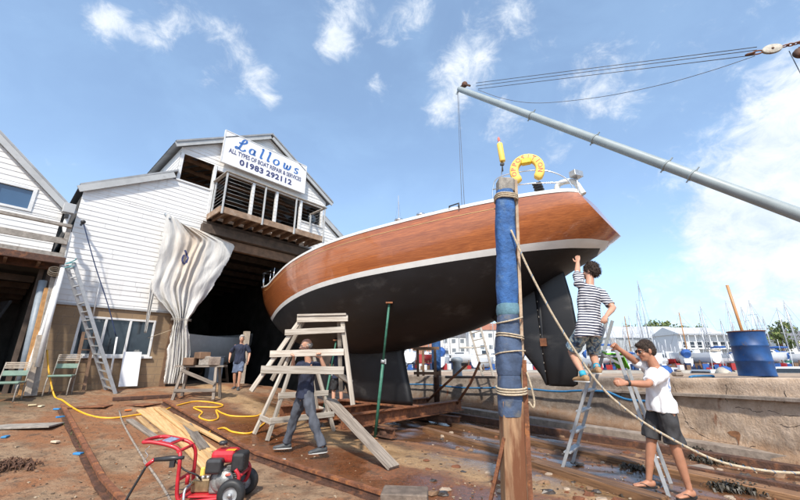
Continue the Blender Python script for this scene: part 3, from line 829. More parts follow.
def text_mesh(name, body, size, m, parent, origin, xdir, ydir, bold=0.0, shear=0.0, spacing=1.0, width=None, extr=0.004):
    cu = bpy.data.curves.new(name, 'FONT'); cu.body = body; cu.size = size; cu.align_x = 'CENTER'; cu.align_y = 'CENTER'
    cu.offset = bold; cu.shear = shear; cu.space_character = spacing; cu.extrude = extr; cu.resolution_u = 4
    tmp = bpy.data.objects.new('tmp', cu); col.objects.link(tmp)
    bpy.context.view_layer.update()
    me0 = bpy.data.meshes.new_from_object(tmp.evaluated_get(bpy.context.evaluated_depsgraph_get()))
    vs = [v.co.copy() for v in me0.vertices]; fs = [tuple(p.vertices) for p in me0.polygons]
    bpy.data.objects.remove(tmp); bpy.data.curves.remove(cu); bpy.data.meshes.remove(me0)
    xs = [p.x for p in vs]; k = (width / (max(xs) - min(xs))) if width else 1.0; cx = (max(xs) + min(xs)) / 2
    x, y = V(xdir).normalized(), V(ydir).normalized(); n = x.cross(y); o = V(origin)
    mb = MB(); mb.add([o + x * ((p.x - cx) * k) + y * p.y + n * (p.z + extr) for p in vs], fs)
    return mb.build(name, m, parent)

# script word: each letter a brush stroke, thick on the down strokes
def stroke(mb, pts, w, o, x, y, n):
    P = smooth_path([V((a, b, 0)) for a, b in pts], 7)
    L, R_ = [], []
    for i, p in enumerate(P):
        d = (P[min(i + 1, len(P) - 1)] - P[max(i - 1, 0)]).normalized()
        nn = V((-d.y, d.x, 0))
        ww = w * (0.42 + 0.58 * abs(d.y) ** 1.2)
        if i in (0, len(P) - 1): ww *= .6
        L.append(p + nn * ww / 2); R_.append(p - nn * ww / 2)
    f = lambda q, h: o + x * q.x + y * q.y + n * h
    mb.grid([[f(a, .006) for a in L], [f(b, .006) for b in R_]], False)
def word_script(mb, o, x, y, n, h):
    pen = 0.0
    el = lambda cx, cy, rx, ry, a0=0, a1=360, k=12: [(cx + rx * math.cos(math.radians(a0 + (a1 - a0) * i / k)), cy + ry * math.sin(math.radians(a0 + (a1 - a0) * i / k))) for i in range(k + 1)]
    sl = 0.22
    G_ = {
        'L': (0.95, [[(.16, .78), (.26, .66), (.52, .74), (.76, 1.0), (.70, 1.22), (.50, 1.20), (.40, .96), (.38, .5), (.30, .12), (.12, -.04), (.0, .06), (.10, .18), (.32, .08), (.60, -.06), (.86, .06), (.92, .2)]]),
        'a': (0.74, [el(.28, .30, .24, .30, 40, 400), [(.52, .60), (.52, .2), (.56, .02), (.70, .08)]]),
        'l': (0.42, [[(.02, .98), (.14, 1.12), (.16, .8), (.14, .2), (.20, .0), (.36, .10)]]),
        'o': (0.76, [el(.30, .30, .28, .31, 100, 460)]),
        'w': (0.98, [[(.0, .56), (.10, .60), (.12, .2), (.26, .0), (.42, .14), (.46, .52), (.46, .2), (.58, .0), (.76, .16), (.80, .52), (.72, .62)]]),
        's': (0.60, [[(.46, .52), (.30, .62), (.10, .50), (.16, .34), (.36, .26), (.44, .10), (.26, -.02), (.04, .08)]]),
    }
    for ch in 'Lallows':
        adv, sts = G_[ch]; m1 = MB()
        for st in sts:
            stroke(m1, [((pen + a + sl * b) * h, b * h) for a, b in st], .20 * h, o, x, y, n)
        if mb is None: m1.build('letter', m_blueletter, sign)
        pen += adv + .34
    return pen * h
_m = MB(); Lw = word_script(_m, V((0, 0, 0)), V((1, 0, 0)), V((0, 1, 0)), V((0, 0, 1)), .42)
word_script(None, FW(6.46 - Lw / 2, 9.735, SO + .002), E_, V((0, 0, 1)), N_, .42)
text_mesh('trade_lettering', 'ALL TYPES OF BOAT REPAIR & SERVICES', .27, m_navyletter, sign, FW(6.36, 9.515, SO), E_, (0, 0, 1), bold=.004, width=3.30)
text_mesh('phone_lettering', '01983', .34, m_navyletter, sign, FW(5.69, 9.18, SO), E_, (0, 0, 1), bold=.012, spacing=1.1, width=1.02)
text_mesh('phone_lettering', '292112', .34, m_navyletter, sign, FW(6.94, 9.18, SO), E_, (0, 0, 1), bold=.012, spacing=1.1, width=1.22)

# ================================================================ the small shed on the left
ls = thing('small_shed', 'white gabled shed at the left edge with a window, timber walkway and dark open bay', 'building', FW(-2.5, 0.68), RZ)
mb = MB()
clad(mb, [(4.15, 5.36, -7, .62, -7, .62), (5.36, 5.42, -7, .62, -7, .62), (5.42, 5.62, -.0, .62, -.0, .62), (5.62, 6.10, -.0, .66, -.0, .14), (5.42, 6.10, -7, -2.2, -6.6, -2.2), (6.10, 8.85, -6.5, .14, -3.4, -2.9)], ORG, E_, N_)
mb.build('cladding', m_clap, ls)
mb = MB(); fbox(mb, -2.2, -2.12, 5.42, 6.10, -.06, .03); fbox(mb, -.08, 0, 5.42, 6.10, -.06, .045); fbox(mb, -2.12, -.08, 6.03, 6.10, -.06, .045); fbox(mb, -2.12, -.08, 5.42, 5.48, -.06, .045); fbox(mb, -.78, -.72, 5.48, 6.03, -.05, .025)
w2 = mb.build('window', m_white_trim, ls)
m_skyreflect = mat('painted_sky_reflection_pane', (.04, .09, .17), .04, var=.15, scale=.6, spec=1.0)  # blue base colour stands in for the sky reflected in the panes
mb = MB(); fbox(mb, -2.12, -.78, 5.48, 6.03, -.03, -.02); mb.build('pane', m_skyreflect, w2)
mb = MB(); fbox(mb, -.72, -.08, 5.48, 6.03, -.032, -.022); mb.build('pane', m_skyreflect, w2)
mb = MB(); barge(mb, .78, 5.50, -3.1, 9.02, .21); mb.build('barge_board', m_greyboard, ls)
mb = MB(); barge(mb, -7.0, 5.50, -3.1, 9.02, .21); mb.build('barge_board', m_greyboard, ls)
mb = MB()
for (a, za), (b, zb) in (((.84, 5.66), (-3.1, 9.22)), ((-7.1, 5.66), (-3.1, 9.22))):
    mb.prism([FW(a, za, .16), FW(b, zb, .16), FW(b, zb + .06, .16), FW(a, za + .06, .16)], N_ * -10)
mb.build('roof', m_roof, ls)
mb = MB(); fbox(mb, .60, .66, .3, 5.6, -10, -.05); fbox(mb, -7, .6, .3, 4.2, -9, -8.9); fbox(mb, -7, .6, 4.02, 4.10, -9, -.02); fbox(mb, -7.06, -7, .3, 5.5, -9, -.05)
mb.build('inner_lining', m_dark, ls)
WO = .75
mb = MB(); fbox(mb, -7, .86, 4.12, 4.26, .02, WO + .04); mb.build('walkway_deck', m_greywood, ls)
mb = MB(); fbox(mb, -7, .90, 3.96, 4.14, WO + .04, WO + .13); fbox(mb, -7, .86, 3.90, 4.09, .06, .2); mb.build('walkway_beam', m_rustdark, ls, bevel=.01)
mb = MB()
for k in range(9): fbox(mb, .4 - k * .6, .46 - k * .6, 3.92, 4.11, .2, WO + .03)
mb.build('joists', m_brownwood, ls)
mb = MB(); fbox(mb, -7, .84, 4.98, 5.06, WO + .02, WO + .12); mb.build('hand_rail', m_greywood, ls, bevel=.006)
mb = MB(); fbox(mb, -7, .84, 4.50, 4.66, WO + .05, WO + .09); mb.build('mid_rail', m_greywood, ls, bevel=.006)
for w in (.80, -.62, -2.2): 
    mb = MB(); fbox(mb, w - .05, w + .05, 4.26, 5.04, WO - .05, WO + .045); mb.build('rail_post', m_greywood, ls, bevel=.006)
for w in (.72,):
    mb = MB(); fbox(mb, w - .06, w + .06, .3, 4.0, WO - .72, WO - .60); mb.build('walkway_post', m_darkwood, ls, bevel=.01)
mb = MB(); fbox(mb, .50, .60, .3, 4.1, -.1, .03); mb.build('corner_post', m_darkwood, ls)
mb = MB()
for k in range(5): fbox(mb, -6.8, .5, 3.72, 3.9, -1.4 - k * 1.5, -1.3 - k * 1.5)
mb.build('floor_beams', m_darkwood, ls)
# downpipe with hopper between the sheds
dp = thing('downpipe', 'white downpipe with grey hopper box in the corner between the two sheds', 'pipe', FW(.78, 5.0, .25), RZ)
mb = MB(); mb.tube(smooth_path([FW(.74, 5.52, .28), FW(.72, 5.2, .3), FW(.76, 4.95, .42), FW(.86, 4.8, .5), FW(.88, 3.2, .55), FW(.80, 1.2, .9)], 5), .05, 10); mb.build('pipe', m_white_trim, dp)
mb = MB(); fbox(mb, .58, .84, 5.52, 5.80, .16, .40); mb.build('hopper', m_greyboard, dp, bevel=.01)
mb = MB(); fbox(mb, .66, .74, 5.36, 5.46, .30, .42); mb.build('bracket', m_black, dp)
# ================================================================ yacht on the cradle
YP = V((0.31, 9.16, 0)); YAZ = math.radians(-47)
YA = V((math.sin(YAZ), math.cos(YAZ), 0)); YB = V((-math.cos(YAZ), math.sin(YAZ), 0))
def YW(t, b, z): return YP + YA * t + YB * b + V((0, 0, z))
T0, T1 = -4.77, 8.32
SHEER = [(-4.8, 4.22), (-4.2, 4.27), (-3, 4.32), (-1, 4.33), (1, 4.34), (3, 4.29), (5, 4.18), (6.5, 4.20), (8.32, 4.46)]
BEAM = [(-4.8, .86), (-4.2, 1.03), (-3.3, 1.28), (-2, 1.56), (-.5, 1.78), (1.0, 1.86), (2.2, 1.80), (3.6, 1.58), (5.0, 1.20), (6.2, .78), (7.2, .42), (8.0, .12), (8.32, .012)]
CAN = [(-4.8, 3.66), (-4.33, 3.36), (-3.8, 3.12), (-2.9, 2.68), (-1.93, 2.26), (-.85, 2.0), (.35, 1.79), (1.6, 1.70), (3.4, 1.80), (5.0, 2.08), (6.2, 2.50), (6.9, 2.90), (7.5, 3.35), (7.95, 3.85), (8.32, 4.44)]
WL = [(-4.8, 3.40), (-2, 3.35), (.5, 3.33), (2.3, 3.27), (4.2, 3.12), (5.8, 2.97), (7, 2.93), (8.3, 2.93)]
POW = [(-4.8, .88), (-3, .92), (0, .98), (3, 1.05), (5, 1.18), (6.5, 1.3), (8.3, 1.3)]
def hull_pt(t, v):
    zb, zs, hb, k = cinterp(CAN, t), cinterp(SHEER, t), max(0.0, cinterp(BEAM, t)), interp(POW, t)
    zb = min(zb, zs - .01)
    a = v * PI / 2
    s = max(0.0, (-3.6 - t) / 1.17)
    return t + 0.30 * s ** 3 * (1 - math.cos(a)), hb * math.sin(a) ** k, zb + (zs - zb) * (1 - math.cos(a))
def v_at(t, z):
    zb, zs = cinterp(CAN, t), cinterp(SHEER, t)
    c = 1 - (z - zb) / max(.001, zs - zb)
    return math.acos(max(0.0, min(1.0, c))) * 2 / PI
yacht = thing('sailing_yacht', 'classic yacht with varnished mahogany topsides, white boot stripe and black bottom on a slip cradle', 'yacht', YP + V((0, 0, .5)), math.atan2(YA.y, YA.x))
NT_ = 84
ts = [T0 + (T1 - T0) * i / NT_ for i in range(NT_ + 1)]
def strip(v0f, v1f, n, out=0.0):
    mb = MB()
    for sgn in (1, -1):
        rows = []
        for t in ts:
            v0, v1 = v0f(t), v1f(t); r = []
            for k in range(n + 1):
                tt, b, z = hull_pt(t, v0 + (v1 - v0) * k / n)
                r.append(YW(tt, sgn * (b + out), z))
            rows.append(r)
        mb.grid(rows)
    return mb
BW = .115
lowv = lambda t: v_at(t, cinterp(WL, t))
hiv = lambda t: v_at(t, cinterp(WL, t) + BW)
hull = strip(lambda t: 0.0, lowv, 16).build('underbody', m_hullblack, yacht, fix=True)
strip(lowv, hiv, 3).build('boot_stripe', m_bootwhite, yacht, fix=True)
top = strip(hiv, lambda t: 1.0, 14).build('topsides', m_mahogany, yacht, fix=True)
# transom, deck, toe rail, cove line
mb = MB(); L = [YW(*hull_pt(T0, k / 14)) for k in range(15)]; R_ = []
for k in range(15):
    tt, b, z = hull_pt(T0, k / 14); R_.append(YW(tt, -b, z))
mb.grid([[a + (b - a) * j / 6 - YA * (.05 * math.sin(PI * j / 6) * k / 14) for j in range(7)] for k, (a, b) in enumerate(zip(L, R_))])
mb.build('transom', m_mahogany, yacht)
mb = MB(); rows = []
for t in ts:
    tt, b, z = hull_pt(t, 1.0); rows.append([YW(tt, b * j / 5, z - .02 + .10 * (1 - (j / 5) ** 2) * min(1, b)) for j in range(-5, 6)])
mb.grid(rows); mb.build('deck', m_deck, yacht)
mb = MB()
for sgn in (1, -1):
    ring = []
    for t in ts:
        tt, b, z = hull_pt(t, 1.0)
        ring.append([YW(tt, sgn * (b + .012), z - .012), YW(tt, sgn * (b + .012), z + .05), YW(tt, sgn * max(0, b - .035), z + .05), YW(tt, sgn * max(0, b - .035), z - .012)])
    mb.grid(ring, False, closed=True)
mb.build('toe_rail', m_bootwhite, yacht, fix=True)
mb = MB()
for sgn in (1, -1):
    rows = []
    for t in [x for x in ts if -3.35 < x < 7.3]:
        va = v_at(t, cinterp(SHEER, t) - .150); vb = v_at(t, cinterp(SHEER, t) - .138)
        r = []
        for v in (va, vb):
            tt, b, z = hull_pt(t, v); r.append(YW(tt, sgn * (b + .005), z))
        rows.append(r)
    mb.grid(rows, False)
    for k in range(3):      # the arrow tail at the stern end
        t = -3.35
        va = v_at(t, cinterp(SHEER, t) - .145 - .05 * (k - 1)); vb = v_at(t + .28, cinterp(SHEER, t + .28) - .145)
        a, c = hull_pt(t - .12, va), hull_pt(t + .2, vb)
        mb.tube([YW(a[0], sgn * (a[1] + .004), a[2]), YW(c[0], sgn * (c[1] + .004), c[2])], .008, 5)
mb.build('cove_line', m_gold, yacht)
# keel and rudder (foil sections)
def foil(mb, rows_, th):
    """rows_: (z, t lead, t trail, thickness)"""
    R2 = []
    for z, a, c, w in rows_:
        ring = []
        for k in range(13):
            u = k / 12; y = w * 0.5 * (2.6 * (math.sqrt(u) * (1 - u)) if u < 1 else 0)
            ring.append(YW(a + (c - a) * u, y, z))
        for k in range(11, 0, -1):
            u = k / 12; y = w * 0.5 * 2.6 * math.sqrt(u) * (1 - u)
            ring.append(YW(a + (c - a) * u, -y, z))
        R2.append(ring)
    mb.grid(R2, True, closed=True)
    mb.add(R2[0], [tuple(range(len(R2[0])))]); mb.add(R2[-1], [tuple(range(len(R2[-1])))[::-1]])
mb = MB(); foil(mb, [(.52, 2.25, .02, .30), (.62, 2.40, .0, .34), (1.2, 2.75, .16, .36), (1.7, 3.15, .28, .36), (1.95, 3.5, .2, .34)], 1)
mb.build('keel', m_hullblack, yacht, fix=True)
mb = MB(); foil(mb, [(1.10, -3.20, -3.40, .09), (1.28, -3.12, -3.40, .10), (1.85, -2.70, -3.42, .14), (2.35, -2.25, -3.44, .18), (2.7, -1.8, -3.45, .2), (3.0, -1.5, -3.45, .2)], 1)
mb.tube([YW(-3.26, 0, 1.11), YW(-3.26, 0, 1.9), YW(-3.27, 0, 2.9)], [.05, .065, .08], 14)
mb.build('skeg', m_hullblack, yacht)
mb = MB(); foil(mb, [(1.09, -3.26, -3.68, .08), (1.13, -3.21, -3.76, .12), (1.5, -3.20, -3.82, .15), (2.0, -3.19, -3.89, .16), (2.6, -3.19, -3.86, .16), (3.15, -3.2, -3.78, .15), (3.3, -3.2, -3.74, .14)], 1)
rud = mb.build('rudder', m_hullblack, yacht, fix=True)
mb = MB(); mb.prism([YW(-3.22, .082, 1.78), YW(-3.34, .082, 1.78), YW(-3.34, .082, 1.92), YW(-3.22, .082, 1.92)], YB * .012); mb.build('gudgeon', m_rust, rud)
mb = MB()
for k in range(9):
    z = 1.35 + k * .16 + rnd.uniform(-.03, .03); mb.ball(YW(-3.24 + rnd.uniform(-.012, .012), .070, z), (.007, .007, .012 + .01 * rnd.random()), 6, 4)
mb.build('bolt_heads', m_greywood, rud)
# deck gear
def deckpt(t, b, h=0): return YW(t, b, cinterp(SHEER, t) + h)
for t, b in ((-1.45, 1.35), (-1.75, 1.2), (-.9, 1.45)):
    mb = MB(); p = deckpt(t, b, .02); mb.lathe([(.0, 0), (.10, 0), (.085, .05), (.07, .13), (.10, .16), (.10, .19), (0, .19)], 16, Matrix.Translation(p)); mb.build('winch', m_stainless, yacht)
mb = MB()
for t, b in ((2.3, 1.5), (3.3, 1.35), (4.4, 1.1)): mb.box(deckpt(t, b, .06), (.2, .16, .1), rotz(math.atan2(YA.y, YA.x)))
for t in (-.2, .6, -2.3): mb.tube([deckpt(t, 1.5, .0), deckpt(t, 1.5, .09), deckpt(t - .22, 1.5, .09), deckpt(t - .22, 1.5, .0)], .02, 6)
mb.build('deck_fittings', m_blackplastic, yacht, bevel=.01)
mb = MB(); rows = []
for i in range(13):
    t = -1.2 + 4.6 * i / 12; h = .30 * math.sin(PI * min(1, i / 3 + .15) / 2) * (1 if i < 11 else .6)
    rows.append([YW(t, x * .75, cinterp(SHEER, t) + .06 + h * (1 - abs(x) ** 4)) for x in (-1, -.9, -.6, -.2, .2, .6, .9, 1)])
mb.grid(rows); mb.build('coachroof', m_bootwhite, yacht)
mb = MB()
for t, b in ((6.6, .56), (5.6, .95)):
    for h in (.0,): mb.tube([deckpt(t, b, 0), deckpt(t, b * .97, .5)], .010, 8)
mb.tube(smooth_path([deckpt(6.6, .56, .58), deckpt(7.4, .36, .60), deckpt(8.15, .10, .62), deckpt(8.2, 0, .62), deckpt(8.15, -.10, .62), deckpt(7.4, -.36, .6), deckpt(6.6, -.56, .58), deckpt(6.6, -.56, 0)], 5), .010, 8)
mb.tube([deckpt(7.6, .28, 0), deckpt(7.7, .27, .6)], .014, 8); mb.tube([deckpt(8.0, .1, 0), deckpt(8.15, .1, .62)], .014, 8)
mb.build('pulpit', m_stainless, yacht)
mb = MB()
z0 = .0
st = [(-2.75, 1.34), (-4.35, .92)]
mb.tube(smooth_path([deckpt(-3.1, 1.24, 0), deckpt(-3.12, 1.24, .30), deckpt(-3.25, 1.22, .50), deckpt(-3.7, 1.06, .54), deckpt(-4.05, .92, .48), deckpt(-4.30, .78, .30), deckpt(-4.40, .70, .0)], 5), .011, 8)
mb.tube(smooth_path([deckpt(-3.1, -1.24, 0), deckpt(-3.12, -1.2, .22), deckpt(-3.25, -1.12, .34), deckpt(-3.6, -.95, .36), deckpt(-3.95, -.8, .30), deckpt(-4.2, -.7, .18), deckpt(-4.3, -.66, .0)], 5), .010, 8)
mb.tube(smooth_path([deckpt(-3.12, 1.24, .28), deckpt(-3.7, 1.06, .28), deckpt(-4.28, .78, .24)], 5), .012, 8)
mb.build('pushpit', m_stainless, yacht)
mb = MB()
for h in (.50, .26): mb.tube([deckpt(-3.14, 1.24, h), deckpt(-1.9, 1.52, h), deckpt(-.6, 1.72, h - .02)], .005, 5)
mb.tube([deckpt(-1.9, 1.52, 0), deckpt(-1.9, 1.52, .52)], .013, 6)
pass
mb = MB(); a = deckpt(-4.05, .55, .02)
mb.tube(smooth_path([a, a + V((0, 0, .28)), a + V((0, 0, .34)) + YA * -.12, a + V((0, 0, .28)) + YA * -.30, a + V((0, 0, .1)) + YA * -.38, a + YA * -.42], 6), [.05] * 31, 10)
mb.build('vent_cowl', m_bootwhite, yacht)
mb = MB(); a = deckpt(-3.75, .75, .02)
for k in range(6): mb.bar(a + V((0, 0, .05 + .06 * k)) + YA * (.012 * k), a + V((0, 0, .05 + .06 * k)) + YA * (-.16 + .012 * k), .10, .04)
mb.build('outboard_grille', m_blackplastic, yacht, bevel=.008)
mb = MB(); a = deckpt(-4.42, .62, .36); mb.tube([a + V((0, 0, -.36)), a], .014, 8); mb.box(a + V((0, 0, .06)), (.20, .13, .11), rotz(.4)); mb.build('stern_lamp', m_steel, yacht, bevel=.02)
mb = MB()
for k, t in enumerate((-4.55, -4.52)): mb.ball(YW(t, .1 - .2 * k, 4.02), (.02, .07, .05), 8, 6)
mb.build('crest', m_gold, yacht)
# a supporting pin through-hull and the cradle
# ---------------------------------------------------------------- lifebuoy on the stern rail
LB = Y(527, 170, 5.82); 
lb = thing('horseshoe_lifebuoy', 'yellow horseshoe lifebuoy with red lettering hanging on the yacht stern rail', 'lifebuoy', LB)
lx = V((.93, -.36, 0)).normalized(); ly = V((0, 0, 1)); ln = lx.cross(ly)
if ln.y > 0: ln = -ln
mb = MB(); pts = []
for k in range(25):
    a = math.radians(-52 + 284 * k / 24)
    pts.append(LB + lx * (.225 * math.cos(a)) + ly * (.235 * math.sin(a) * (1.0 if math.sin(a) > 0 else 1.12)) + ln * .0)
for i, p in enumerate(pts): pass
rows = []
for i, p in enumerate(pts):
    d = (pts[min(i + 1, 24)] - pts[max(0, i - 1)]).normalized(); o = d.cross(ln).normalized()
    e = .6 if i in (0, 24) else 1.0
    rows.append([p + o * (.078 * e * math.copysign(abs(math.cos(q)) ** .5, math.cos(q))) + ln * (.055 * e * math.copysign(abs(math.sin(q)) ** .5, math.sin(q))) for q in [2 * PI * j / 16 for j in range(16)]])
mb.grid(rows, closed=True); mb.add(rows[0], [tuple(range(16))]); mb.add(rows[-1], [tuple(range(16))[::-1]])
mb.build('foam_ring', m_yellow, lb, fix=True)
mb = MB(); c = LB + ly * .15 + ln * .03; mb.box(c, (.17, .11, .10), frame(ln, ly)); mb.build('bracket', mat('bright_yellow_plastic', (.8, .55, .02), .4, var=.05), lb, bevel=.015)
for i, ch in enumerate('OPPOSITION'):
    a = math.radians(196 - 212 * i / 9)
    rad = lx * math.cos(a) + ly * math.sin(a); tx = lx * math.sin(a) - ly * math.cos(a)
    p = LB + lx * (.228 * math.cos(a)) + ly * (.238 * math.sin(a)) + ln * .056
    x_ = tx; y_ = rad
    if x_.cross(y_).dot(ln) < 0: x_ = -x_
    text_mesh('letter', ch, .115, m_redletter, lb, p, x_, y_, bold=.001, extr=.002)
# smoke float / dan light
DB = Y(501, 152, 6.10)
db = thing('rescue_light', 'slim yellow rescue light with a red and white cap clipped above the post', 'light', DB - V((0, 0, .2)))
Mx = M4(Matrix.Rotation(math.radians(4), 3, 'Y') @ Matrix.Rotation(math.radians(-8), 3, 'Y'), DB)
mb = MB(); mb.lathe([(0, -.21), (.05, -.21), (.055, -.19), (.055, .17), (.045, .19), (0, .20)], 18, Mx); mb.build('float', m_yellow, db)
mb = MB(); mb.lathe([(.018, .19), (.018, .235), (0, .235)], 12, Mx); mb.build('neck', m_bootwhite, db)
mb = MB(); mb.lathe([(.024, .235), (.024, .30), (.012, .33), (0, .33)], 12, Mx); mb.build('cap', m_redletter, db)
mb = MB(); mb.tube([DB - V((0, 0, .20)), DB - V((0, 0, .42))], .012, 8); mb.box(DB - V((0, 0, .27)), (.07, .05, .04)); mb.build('clip', m_blackplastic, db)
mb = MB(); mb.tube([DB - V((0, 0, .30)), deckpt(-3.2, 1.2, .0)], .012, 8); mb.build('staff', m_stainless, db)

# ================================================================ cradle under the yacht
cr = thing('slip_cradle', 'rusty steel slipway cradle with cross beams carrying the yacht keel', 'cradle', YW(1.2, 0, 0.05), math.atan2(YA.y, YA.x))
def ibeam(mb, a, b, h, w, t=.02):
    a, b = V(a), V(b); u = V((0, 0, 1))
    mb.bar(a + u * (h / 2 - t / 2), b + u * (h / 2 - t / 2), w, t); mb.bar(a - u * (h / 2 - t / 2), b - u * (h / 2 - t / 2), w, t); mb.bar(a, b, t, h - 2 * t)
for t in (.15, 1.3, 2.5):
    mb = MB(); ibeam(mb, YW(t, 2.0, .36), YW(t, -2.2, .36), .26, .2); mb.build('cross_beam', m_rust, cr)
for b in (1.15, -1.15):
    mb = MB(); ibeam(mb, YW(-.5, b, .13), YW(4.6, b, .13), .18, .16); mb.build('runner', m_rustdark, cr)
for t in (-.2, 1.2, 2.8, 4.2):
    for b in (1.15, -1.15):
        mb = MB(); mb.lathe([(0, -.04), (.10, -.04), (.10, .04), (0, .04)], 16, M4(frame(V((0, 0, 1)), YB), YW(t, b, .1))); mb.build('roller', m_rustdark, cr)
mb = MB(); mb.box(YW(1.25, 0, .502), (2.6, .5, .03), rotz(math.atan2(YA.y, YA.x))); mb.build('keel_plate', m_rust, cr)
mb = MB(); mb.tube([YW(.15, -2.0, .4), YW(-.3, -2.05, .95), YW(-.6, -2.1, 1.5)], .035, 8); mb.tube([YW(1.2, -2.0, .4), YW(-.2, -2.1, 1.45)], .035, 8); mb.build('struts', m_rust, cr)
# far guide post (blue sleeve) behind the yacht
FPp = G(437, 404)
def pole_post(name, label, base, h, dx, parts):
    t = thing(name, label, 'post', base); return t
gp = thing('guide_post', 'far blue-sleeved guide post standing beyond the yacht keel on the slip', 'post', FPp)
mb = MB(); mb.tube([FPp, FPp + V((.02, 0, 2.9))], .10, 12); mb.build('timber', m_rustdark, gp)
mb = MB(); mb.tube([FPp + V((.01, 0, 1.15)), FPp + V((.02, 0, 1.3)), FPp + V((.03, 0, 2.3)), FPp + V((.03, 0, 3.0))], [.14, .17, .17, .15], 14); mb.build('sleeve', m_bluepad, gp)
bp0 = Y(457.5, 376, 13.2); bp0.z = 1.0
mb = MB(); mb.lathe([(0, 0), (.20, 0), (.17, .06), (.15, .45), (.21, .52), (.21, .60), (.12, .66), (0, .67)], 20, Matrix.Translation(bp0)); bo = mb.build('mooring_bollard', m_greypipe, None); tag(bo, 'dark blue-grey mooring bollard on the quay edge beside the far blue post', 'bollard')
def gy(px, py): return G(px, py).y
def one(mb, name, m, label, cat, bevel=0.0, group=None, **k):
    return tag(mb.build(name, m, bevel=bevel, **k), label, cat, group)
def over(p, h): return V((p.x, p.y, p.z + h))

# ================================================================ near guide post with blue padding
PB = G(514, 518); PT = Y(505, 180, PB.y - .02)
ax = PT - PB
def pz(py):     # point on the post axis seen at picture row py
    lo, hi = 0.0, 1.0
    for _ in range(40):
        m_ = (lo + hi) / 2; q = PB + ax * m_; d = q - CAM
        yy = 250 - FPX * d.dot(_U) / d.dot(_F)
        if yy > py: lo = m_
        else: hi = m_
    return PB + ax * lo
post = thing('guide_post', 'near timber guide post wrapped in bulging blue padding and rope lashings, rust-stained at its foot', 'post', PB)
mb = MB(); mb.bar(PB - V((0, 0, .1)), pz(400), .22, .2, up=(0, -1, 0)); mb.build('timber', mat('rust_streaked_timber', (.33, .20, .11), .8, var=.4, scale=5, stretch=(2, 2, .3), c2=(.15, .055, .022), c2amt=(.42, .60), c2scale=3, bump=.3), post, bevel=.012)
mb = MB(); mb.bar(PB + V((.125, -.02, -.1)), PT + V((.125, -.02, -.02)), .035, .07, up=(0, -1, 0)); mb.build('edge_batten', m_rope if False else mat('batten_wood', (.40, .30, .21), .8, var=.3, scale=8, c2=(.25, .10, .04), c2amt=(.5, .65)), post)
mb = MB(); mb.bar(PB + V((.15, -.04, -.1)), pz(360) + V((.14, -.04, 0)), .05, .05, up=(0, -1, 0)); mb.build('steel_angle', m_rust, post)
secs = [(192, 258, .118, m_bluepad, 'padding'), (255, 306, .122, m_bluepad, 'padding'), (304, 316, .124, m_teal, 'padding'), (314, 338, .122, m_bluedirty, 'padding'), (335, 375, .140, m_bluedirty, 'padding'), (372, 416, .128, m_bluedirty, 'padding')]
for ya, yb, r, mm, nm in secs:
    a, b = pz(yb), pz(ya); rows = []
    for i in range(15):
        t = i / 14; c = a.lerp(b, t); row = []
        for k in range(28):
            q = 2 * PI * k / 28
            bul = .88 + .12 * math.sin(PI * min(1, max(0, t))) ** .5
            rr = r * bul * (1 + .10 * noise.noise(V((math.cos(q) * 1.6, math.sin(q) * 1.6, c.z * 4))) + .05 * noise.noise(V((math.cos(q) * 4, math.sin(q) * 4, c.z * 12))))
            sq = (abs(math.cos(q)) ** 4 + abs(math.sin(q)) ** 4) ** -.16
            row.append(c + V((math.cos(q) * rr * sq - .012, math.sin(q) * rr * sq, 0)))
        rows.append(row)
    mb = MB(); mb.grid(rows, closed=True); mb.add(rows[-1], [tuple(range(28))]); mb.add(rows[0], [tuple(range(28))[::-1]])
    mb.build(nm, mm, post)
mb = MB(); a, b = pz(194), pz(178)
mb.bar(a, b, .20, .19, up=(0, -1, 0)); mb.build('post_head', mat('grey_sacking', (.27, .25, .22), .9, var=.3, scale=12, bump=.5), post, bevel=.02)
def lash(py, n, r, rr=.011, tilt=.02):
    mb = MB(); c = pz(py); pts = []
    for i in range(n * 20 + 1):
        q = 2 * PI * i / 20
        sq = (abs(math.cos(q)) ** 4 + abs(math.sin(q)) ** 4) ** -.16
        rq = r + .012; pts.append(c + V((math.cos(q) * rq * sq + .004, math.sin(q) * rq * sq, -.02 * n + .026 * i / 20 + tilt * math.cos(q + py))))
    mb.tube(pts, rr, 7); return mb.build('lashing', m_rope, post)
lash(198, 3, .124, .012); lash(320, 1, .13, .009, .035); lash(336, 2, .131, .009, .03); lash(353, 1, .146, .008); lash(388, 3, .142)
mb = MB(); a = pz(372) + V((.16, -.08, 0)); mb.tube(smooth_path([a, a + V((.03, -.01, -.15)), a + V((.05, 0, -.3)), a + V((.03, 0, -.36)), a + V((-.01, 0, -.3))]), .011, 7); mb.build('rope_tail', m_rope, post)
mb = MB(); a = G(487, 516); mb.bar(a, pz(436) + V((-.10, -.08, 0)), .035, .035); one(mb, 'steel_rod', m_rust, 'thin rusty rod leaning against the foot of the near blue guide post', 'rod')
